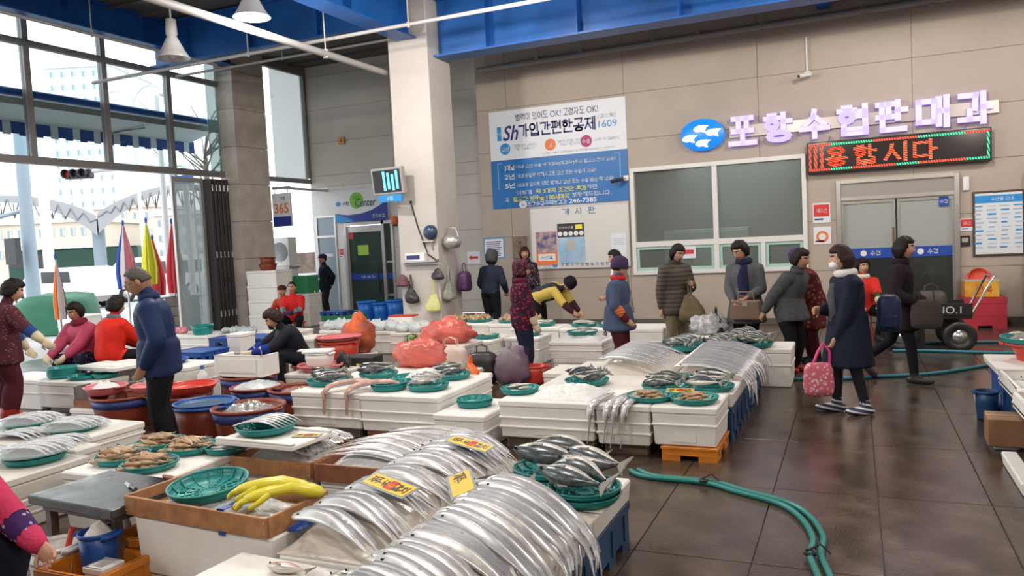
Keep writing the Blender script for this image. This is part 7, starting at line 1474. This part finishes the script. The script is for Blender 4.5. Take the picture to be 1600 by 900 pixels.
car('white estate car parked outside beyond the green tarpaulin', -27.7, 20.5, -.05, 4.1, 1.7, 1.55, [(-2.05,.25),(2.05,.25),(2.05,1.0),(1.95,1.50),(1.6,1.56),(-.6,1.56),(-1.15,1.05),(-1.95,.92),(-2.05,.7)], [[(-.95,1.02),(-.05,1.02),(-.05,1.44),(-.55,1.44)],[(.1,1.02),(1.75,1.02),(1.7,1.42),(.1,1.44)]])
car('white van parked outside with its windscreen towards the hall', -27.6, 24.6, 1.15, 4.2, 1.75, 1.8, [(-2.1,.25),(2.1,.25),(2.1,1.75),(1.9,1.82),(-1.0,1.80),(-1.65,1.1),(-2.05,.95),(-2.1,.6)], [[(-1.35,1.08),(-.35,1.08),(-.35,1.6),(-.95,1.6)],[(-.2,1.08),(1.8,1.08),(1.8,1.6),(-.2,1.6)]])
p = PD(92, 500, 19.5); o = thing('covered_cart', 'cart covered by a green tarpaulin outside the open side', 'cart', (p.x, p.y, -.04), .3); m_tarp = mat('green tarpaulin', (.008,.11,.055), .55, var=.15, vscale=3)
b = MB(); rs = []
for k, (z, a) in enumerate(((0.02,1.0),(.25,.97),(.55,.94),(.78,.90),(.92,.80),(.97,.45),(.98,.1))):
    rs.append([Vector((a*.95*math.copysign(abs(math.cos(t))**.45, math.cos(t))*(1+.03*math.sin(5*t+k)), a*.65*math.copysign(abs(math.sin(t))**.45, math.sin(t))*(1+.03*math.cos(7*t)), z+.05*math.sin(3*t)*(k > 3))) for t in [2*math.pi*i/28 for i in range(28)]])
b.rings(rs); b.build('tarpaulin', m_tarp, o); MB().box(-.9,-.55,.02,.9,.55,.3).build('bed', m_woodd, o)
p = PD(110, 520, 17.5); foam('white foam boxes outside behind the woman in pink', p.x-.4, p.x+.4, p.y, p.y+.5, -.04, .52)
def parasol(label, px, ytop, ybot, d, cols, w=.16, pole=True):
    t = PD(px, ytop, d); q = PD(px, ybot, d); L = t.z-q.z; o = thing('closed_parasol', label, 'umbrella', (t.x, t.y, -.04)); zt = t.z+.04; zb = q.z+.04
    if pole: MB().tube([(0,0,0),(0,0,zt+.05)],.022,8).build('pole', m_alu, o); MB().lathe([(0,.12),(.06,.12),(.22,.03),(.24,0),(0,0)],18).build('base', m_alud, o)
    n = len(cols)
    for k, c in enumerate(cols):
        a0, a1 = 2*math.pi*k/n, 2*math.pi*(k+1)/n; rs = []
        for i in range(9):
            s = i/8; r = w*(.10+.9*math.sin(min(1, s*1.25)*math.pi/2)**1.3)*(1-.25*max(0, s-.75)*2); z = zt-L*s
            rs.append([Vector((r*(1+.25*math.sin(q_*9+k))*math.cos(a0+(a1-a0)*q_), r*(1+.25*math.sin(q_*9+k))*math.sin(a0+(a1-a0)*q_), z)) for q_ in (0,.33,.66,1)]+[Vector((.02*math.cos((a0+a1)/2), .02*math.sin((a0+a1)/2), z))])
        MB().rings(rs).build('panel', mat('parasol %02d%02d%02d' % tuple(int(99*v) for v in c), c, .7), o)
    MB().lathe([(.02,zt+.12),(.035,zt+.06),(.02,zt-.02)],8).build('finial', m_blue, o)
R_, O_, Y_, B_, W_, P_, G_ = (.50,.03,.04), (.75,.16,.02), (.70,.68,.05), (.03,.08,.38), (.70,.62,.64), (.55,.16,.22), (.35,.48,.38)
parasol('closed rainbow striped parasol outside', 192, 352, 452, 18.5, (P_,W_,B_,R_,O_,B_,W_,P_), .19); parasol('closed bright yellow parasol outside', 228, 348, 445, 18.0, (Y_,Y_,Y_,(.55,.55,.04),Y_,Y_), .15); parasol('closed dark red parasol behind the yellow one', 238, 375, 462, 19.0, (R_,R_,P_,R_), .24); parasol('closed red parasol with a green stripe near the folding door', 268, 350, 458, 17.5, (R_,G_,Y_,R_,R_), .19); parasol('thin closed parasol with pale rainbow stripes before the green tarpaulin', 87, 405, 500, 15.5, (W_,B_,P_,W_,O_,W_), .10)
# poles and traffic light
def post(label, px, ytop, d, r, cat='pole', name='street_pole', m=None, top=True):
    t = PD(px, ytop, d); o = thing(name, label, cat, (t.x, t.y, -.04)); MB().tube([(0,0,0),(0,0,t.z+.04)],[r*1.15,r],10).build('shaft', m or m_post, o); MB().lathe([(0,.3),(r*1.5,.28),(r*2.0,.02),(r*2.0,0),(0,0)],12).build('base', m or m_post, o); return o, t
m_post = mat('blue grey post', (.22,.28,.33), .5); m_postw = mat('pale post', (.55,.56,.57), .5)
o, t = post('thick blue grey pole with a black sign box', 28, 180, 26, .20); q = PD(24, 392, 25.6); MB().box(q.x-t.x-.30,q.y-t.y-.15,q.z-.40,q.x-t.x+.22,q.y-t.y+.05,q.z+.45).build('sign_box', m_black, o)
q = PD(24,345,26); MB().tube([(0,0,q.z+.4),(-.9,-.7,q.z+.1)],.07,8).build('arm', m_post, o)
post('pale thin pole beside the canopy', 58, 190, 36, .22, m=m_postw); post('grey steel pole beside the closed parasols', 244, 150, 20, .075, m=m_postw); post('bluish pole next to the red parasol', 268, 268, 24, .08)
q = PD(125, 272, 22); o = thing('traffic_light', 'horizontal black traffic light hanging over the street', 'traffic light', (q.x, q.y, q.z), .3)
MB().box(-.42,-.12,-.13,.36,.12,.13).build('housing', m_black, o, bev=.03)
for k, c in enumerate(((.5,.02,.02),(.03,.03,.05),(.03,.03,.05))):
    v = MB().lathe([(.0,.0),(.10,.0),(.125,.16),(.115,.16),(.10,.02)],16).build('visor', m_black, o, (-.27+.25*k,-.12,0)); v.rotation_euler = (math.pi/2,0,0); l_ = MB().lathe([(0,.03),(.09,.02),(.10,0)],16).build('lens', mat('signal %d' % k, c, .3), v)
MB().tube([(.3,0,.05),(1.4,.4,.14),(2.6,.9,.16)],.05,8).build('mast_arm', m_postw, o); MB().tube([(2.6,.9,.16),(2.6,.9,-q.z-.04)],.09,8).build('mast', m_postw, o)
# membrane canopy
m_memb = mat('grey membrane', (.30,.31,.32), .8); cn = thing('tensile_canopy', 'large grey arched canopy with lattice beams across the street', 'canopy', PD(153, 420, 44)*1.0); c0 = cn.location.copy(); cn.location.z = -.04; c0.z = -.04
span = lambda x0, x1, yf, n=14: [(lerp(x0,x1,i/n), yf(i/n)) for i in range(n+1)]
for (x0, x1, f) in ((-130,150,lambda s: 345-40*math.sin(math.pi*min(1,s*.96+.02))**.6), (152,345,lambda s: 350-62*math.sin(math.pi*min(1,.05+s*.62))**.7)):
    fr = [PD(x, y, 43) for x, y in span(x0,x1,f)]; bk = [PD(x, y+4, 54) for x, y in span(x0,x1,f)]
    b = MB(); cl = [(i/14)**3 if x1 < 152 else max(0, 1-i/9)**1.6 for i in range(15)]; rs = [[a-c0, c-c0, c-c0-Vector((0,0,.25+.6*q)), a-c0-Vector((0,0,.3+.8*q))] for a, c, q in zip(fr, bk, cl)]; b.rings(rs, sm=False); b.build('membrane', m_memb, cn)
    lowz = min(v.z for v in fr)-.2
    for i in range(0, len(fr)-1):
        a, c = fr[i]-c0, fr[i+1]-c0; hgt = max(.25, (a.z-lowz+.04)*.75); MB().tube([a-Vector((0,0,.2)), lerp(a,c,.5)-Vector((0,0,hgt)), c-Vector((0,0,.2))],.05,5).build('lattice_bar', m_alud, cn)
        m1 = lerp(bk[i]-c0, bk[i+1]-c0, .5); MB().tube([lerp(a,c,.5)-Vector((0,0,hgt)), m1-Vector((0,0,.4))],.04,5).build('lattice_bar', m_alud, cn)
for px in (152, -60, 330):
    t = PD(px, 342, 44)-c0; MB().tube([(t.x,t.y,0),(t.x,t.y,t.z)],.33,12).build('column', m_post, cn)
# pale buildings far behind
def building(label, x0, x1, yt, d, m, nx, nz, depth=10, roof=None):
    A, B = PD(x0, yt, d), PD(x1, yt, d); o = thing('building', label, 'building', (A.x, A.y, -.04), math.atan2(B.y-A.y, B.x-A.x)); Wd = (Vector((B.x,B.y))-Vector((A.x,A.y))).length; Hh = (A.z+B.z)/2
    MB().box(0,0,0,Wd,depth,Hh).build('wall', m, o); MB().box(-.3,-.3,Hh,Wd+.3,depth+.3,Hh+.4).build('roof', roof or m, o)
    sx, sz = Wd/nx, Hh/nz
    for i in range(nx):
        for j in range(nz):
            if j == 0 and nz > 2: continue
            f = MB().box(i*sx+sx*.28,-.06,j*sz+sz*.3,i*sx+sx*.72,.02,j*sz+sz*.75).build('window', m_bwin, o)
            MB().box(i*sx+sx*.31,-.08,j*sz+sz*.34,i*sx+sx*.49,-.06,j*sz+sz*.71).build('pane', m_bpane, f)
m_bwin = mat('far window frame', (.45,.48,.50), .5); m_bpane = mat('far window glass', (.25,.32,.36), .2)
building('low cream building across the street', -60, 138, 350, 70, mat('cream facade', (.62,.55,.45), .8), 12, 3); building('pale pink building with small windows across the street', 146, 240, 325, 88, mat('pale pink facade', (.62,.52,.46), .8), 5, 4); building('white building behind the parasols', 240, 340, 335, 74, mat('white facade', (.62,.62,.60), .8), 5, 4); building('tall pale apartment tower far behind', 72, 172, 105, 96, mat('tower facade', (.66,.66,.66), .8), 6, 16, 14)
tag(MB().box(0,0,0,45,.4,1.6).build('hedge_wall', mat('brown street wall', (.16,.12,.10), .9, var=.3, vscale=2), None, (PD(120,425,62).x, PD(120,425,62).y, -.04), .35), 'low brown wall across the street', 'wall')
o = thing('bus', 'dark green truck parked far across the street', 'truck', (PD(130,418,50).x, PD(130,418,50).y, -.04), .45); MB().box(-4,-1.2,.5,4,1.2,2.6).build('body', mat('dark green paint', (.03,.10,.07), .5), o, bev=.1); MB().box(-3.8,-1.22,1.5,-1,-1.2,2.3).build('side_window', m_cglass, o)
for x_ in (-2.6,2.6): w = MB().lathe([(0,-.15),(.5,-.15),(.5,.15),(0,.15)],18).build('wheel', m_tyre, o, (x_,-1.1,.5)); w.rotation_euler = (math.pi/2,0,0)
# awning outside the tall windows
aw = thing('awning', 'blue and white striped awning outside the tall windows', 'awning', (-13.3, 4.4, 4.5))
MB().tube([(-.12,-10,.24),(-.12,9.9,.24)],.075,10).build('roller', m_blue, aw); MB().prism([(-.10,.20),(-1.15,-.06),(-1.15,-.09),(-.10,.17)][::-1],-10,9.9).build('sheet', mat('awning sheet', (.50,.54,.56), .7), aw)
m_val = mat('awning blue', (.03,.07,.28), .7); m_valw = mat('awning white', (.60,.62,.65), .7)
k = 0; y = -10.0
while y < 9.9: MB().box(-1.16,y,-.34+.03*(k % 2),-1.145,y+.16,-.06).build('valance', m_val if k % 3 else m_valw, aw); y += .16; k += 1
for y in (-6,-2.5,1,4.4,7.6): MB().tube([(-.05,y,.10),(-.55,y+.5,.0),(-1.1,y+.1,-.10)],.03,6).build('arm', m_alu, aw); 
MB().box(-.03,-10,.0,.0,9.9,.12).build('mount_bar', m_alu, aw)
# bare tree, street lamps
tr = thing('bare_tree', 'bare leafless tree behind the tall windows', 'tree', (PD(318,300,26).x, PD(318,300,26).y, -.04)); rt_ = random.Random(2)
MB().tube([(0,0,0),(.1,0,2.5),(.0,.2,5)],[.16,.13,.08],8).build('trunk', m_woodd, tr)
for k in range(26):
    a = rt_.uniform(0,6.28); z = rt_.uniform(2.5,6.5); L_ = rt_.uniform(1.2,2.8); p1 = Vector((.05,.1,min(z,5))); p2 = p1+Vector((math.cos(a)*L_*.5, math.sin(a)*L_*.5, L_*.35)); p3 = p1+Vector((math.cos(a+.3)*L_, math.sin(a+.3)*L_, L_*.9)); MB().tube([p1,p2,p3],[.035,.02,.006],5).build('branch', m_woodd, tr)
o, t = post('arched street lamp behind the tall windows', 206, 158, 28, .06, 'street lamp', 'street_lamp', m_postw); 
for s in (-1,1): MB().tube([(0,0,t.z-.3)]+[(s*(.9-.9*math.cos(a)), 0, t.z-.3+.8*math.sin(a)) for a in (.4,.8,1.2,1.57,2.0,2.5)],.03,6).build('arm', m_postw, o); MB().ball((s*1.6,0,t.z+.1),(.22,.22,.1),n=10,m=6).build('lamp_head', m_postw, o)
# things stacked just outside the door
for k in range(4): p = PD(277, 505, 17.6); woodbox('wooden_crate', ('lowest wooden crate of the pile outside the folding door','second wooden crate of the pile outside the folding door','third wooden crate of the pile outside the folding door','top wooden crate of the pile outside the folding door')[k], p.x-.3, p.x+.3, p.y, p.y+.4, -.04+.22*k, .17+.22*k, m_woodd, rz=.1*k)
o = thing('street_sign', 'small blue street sign under the window rail', 'sign', (PD(283,281,22).x, PD(283,281,22).y, PD(283,281,22).z), .4); MB().box(-.35,0,-.12,.35,.04,.12).build('plate', m_blue, o); text('포항', .12, o, (0,-.004,0), m_whitep); MB().tube([(.3,.05,.1),(.3,.05,-5.2)],.03,6).build('post', m_alu, o)
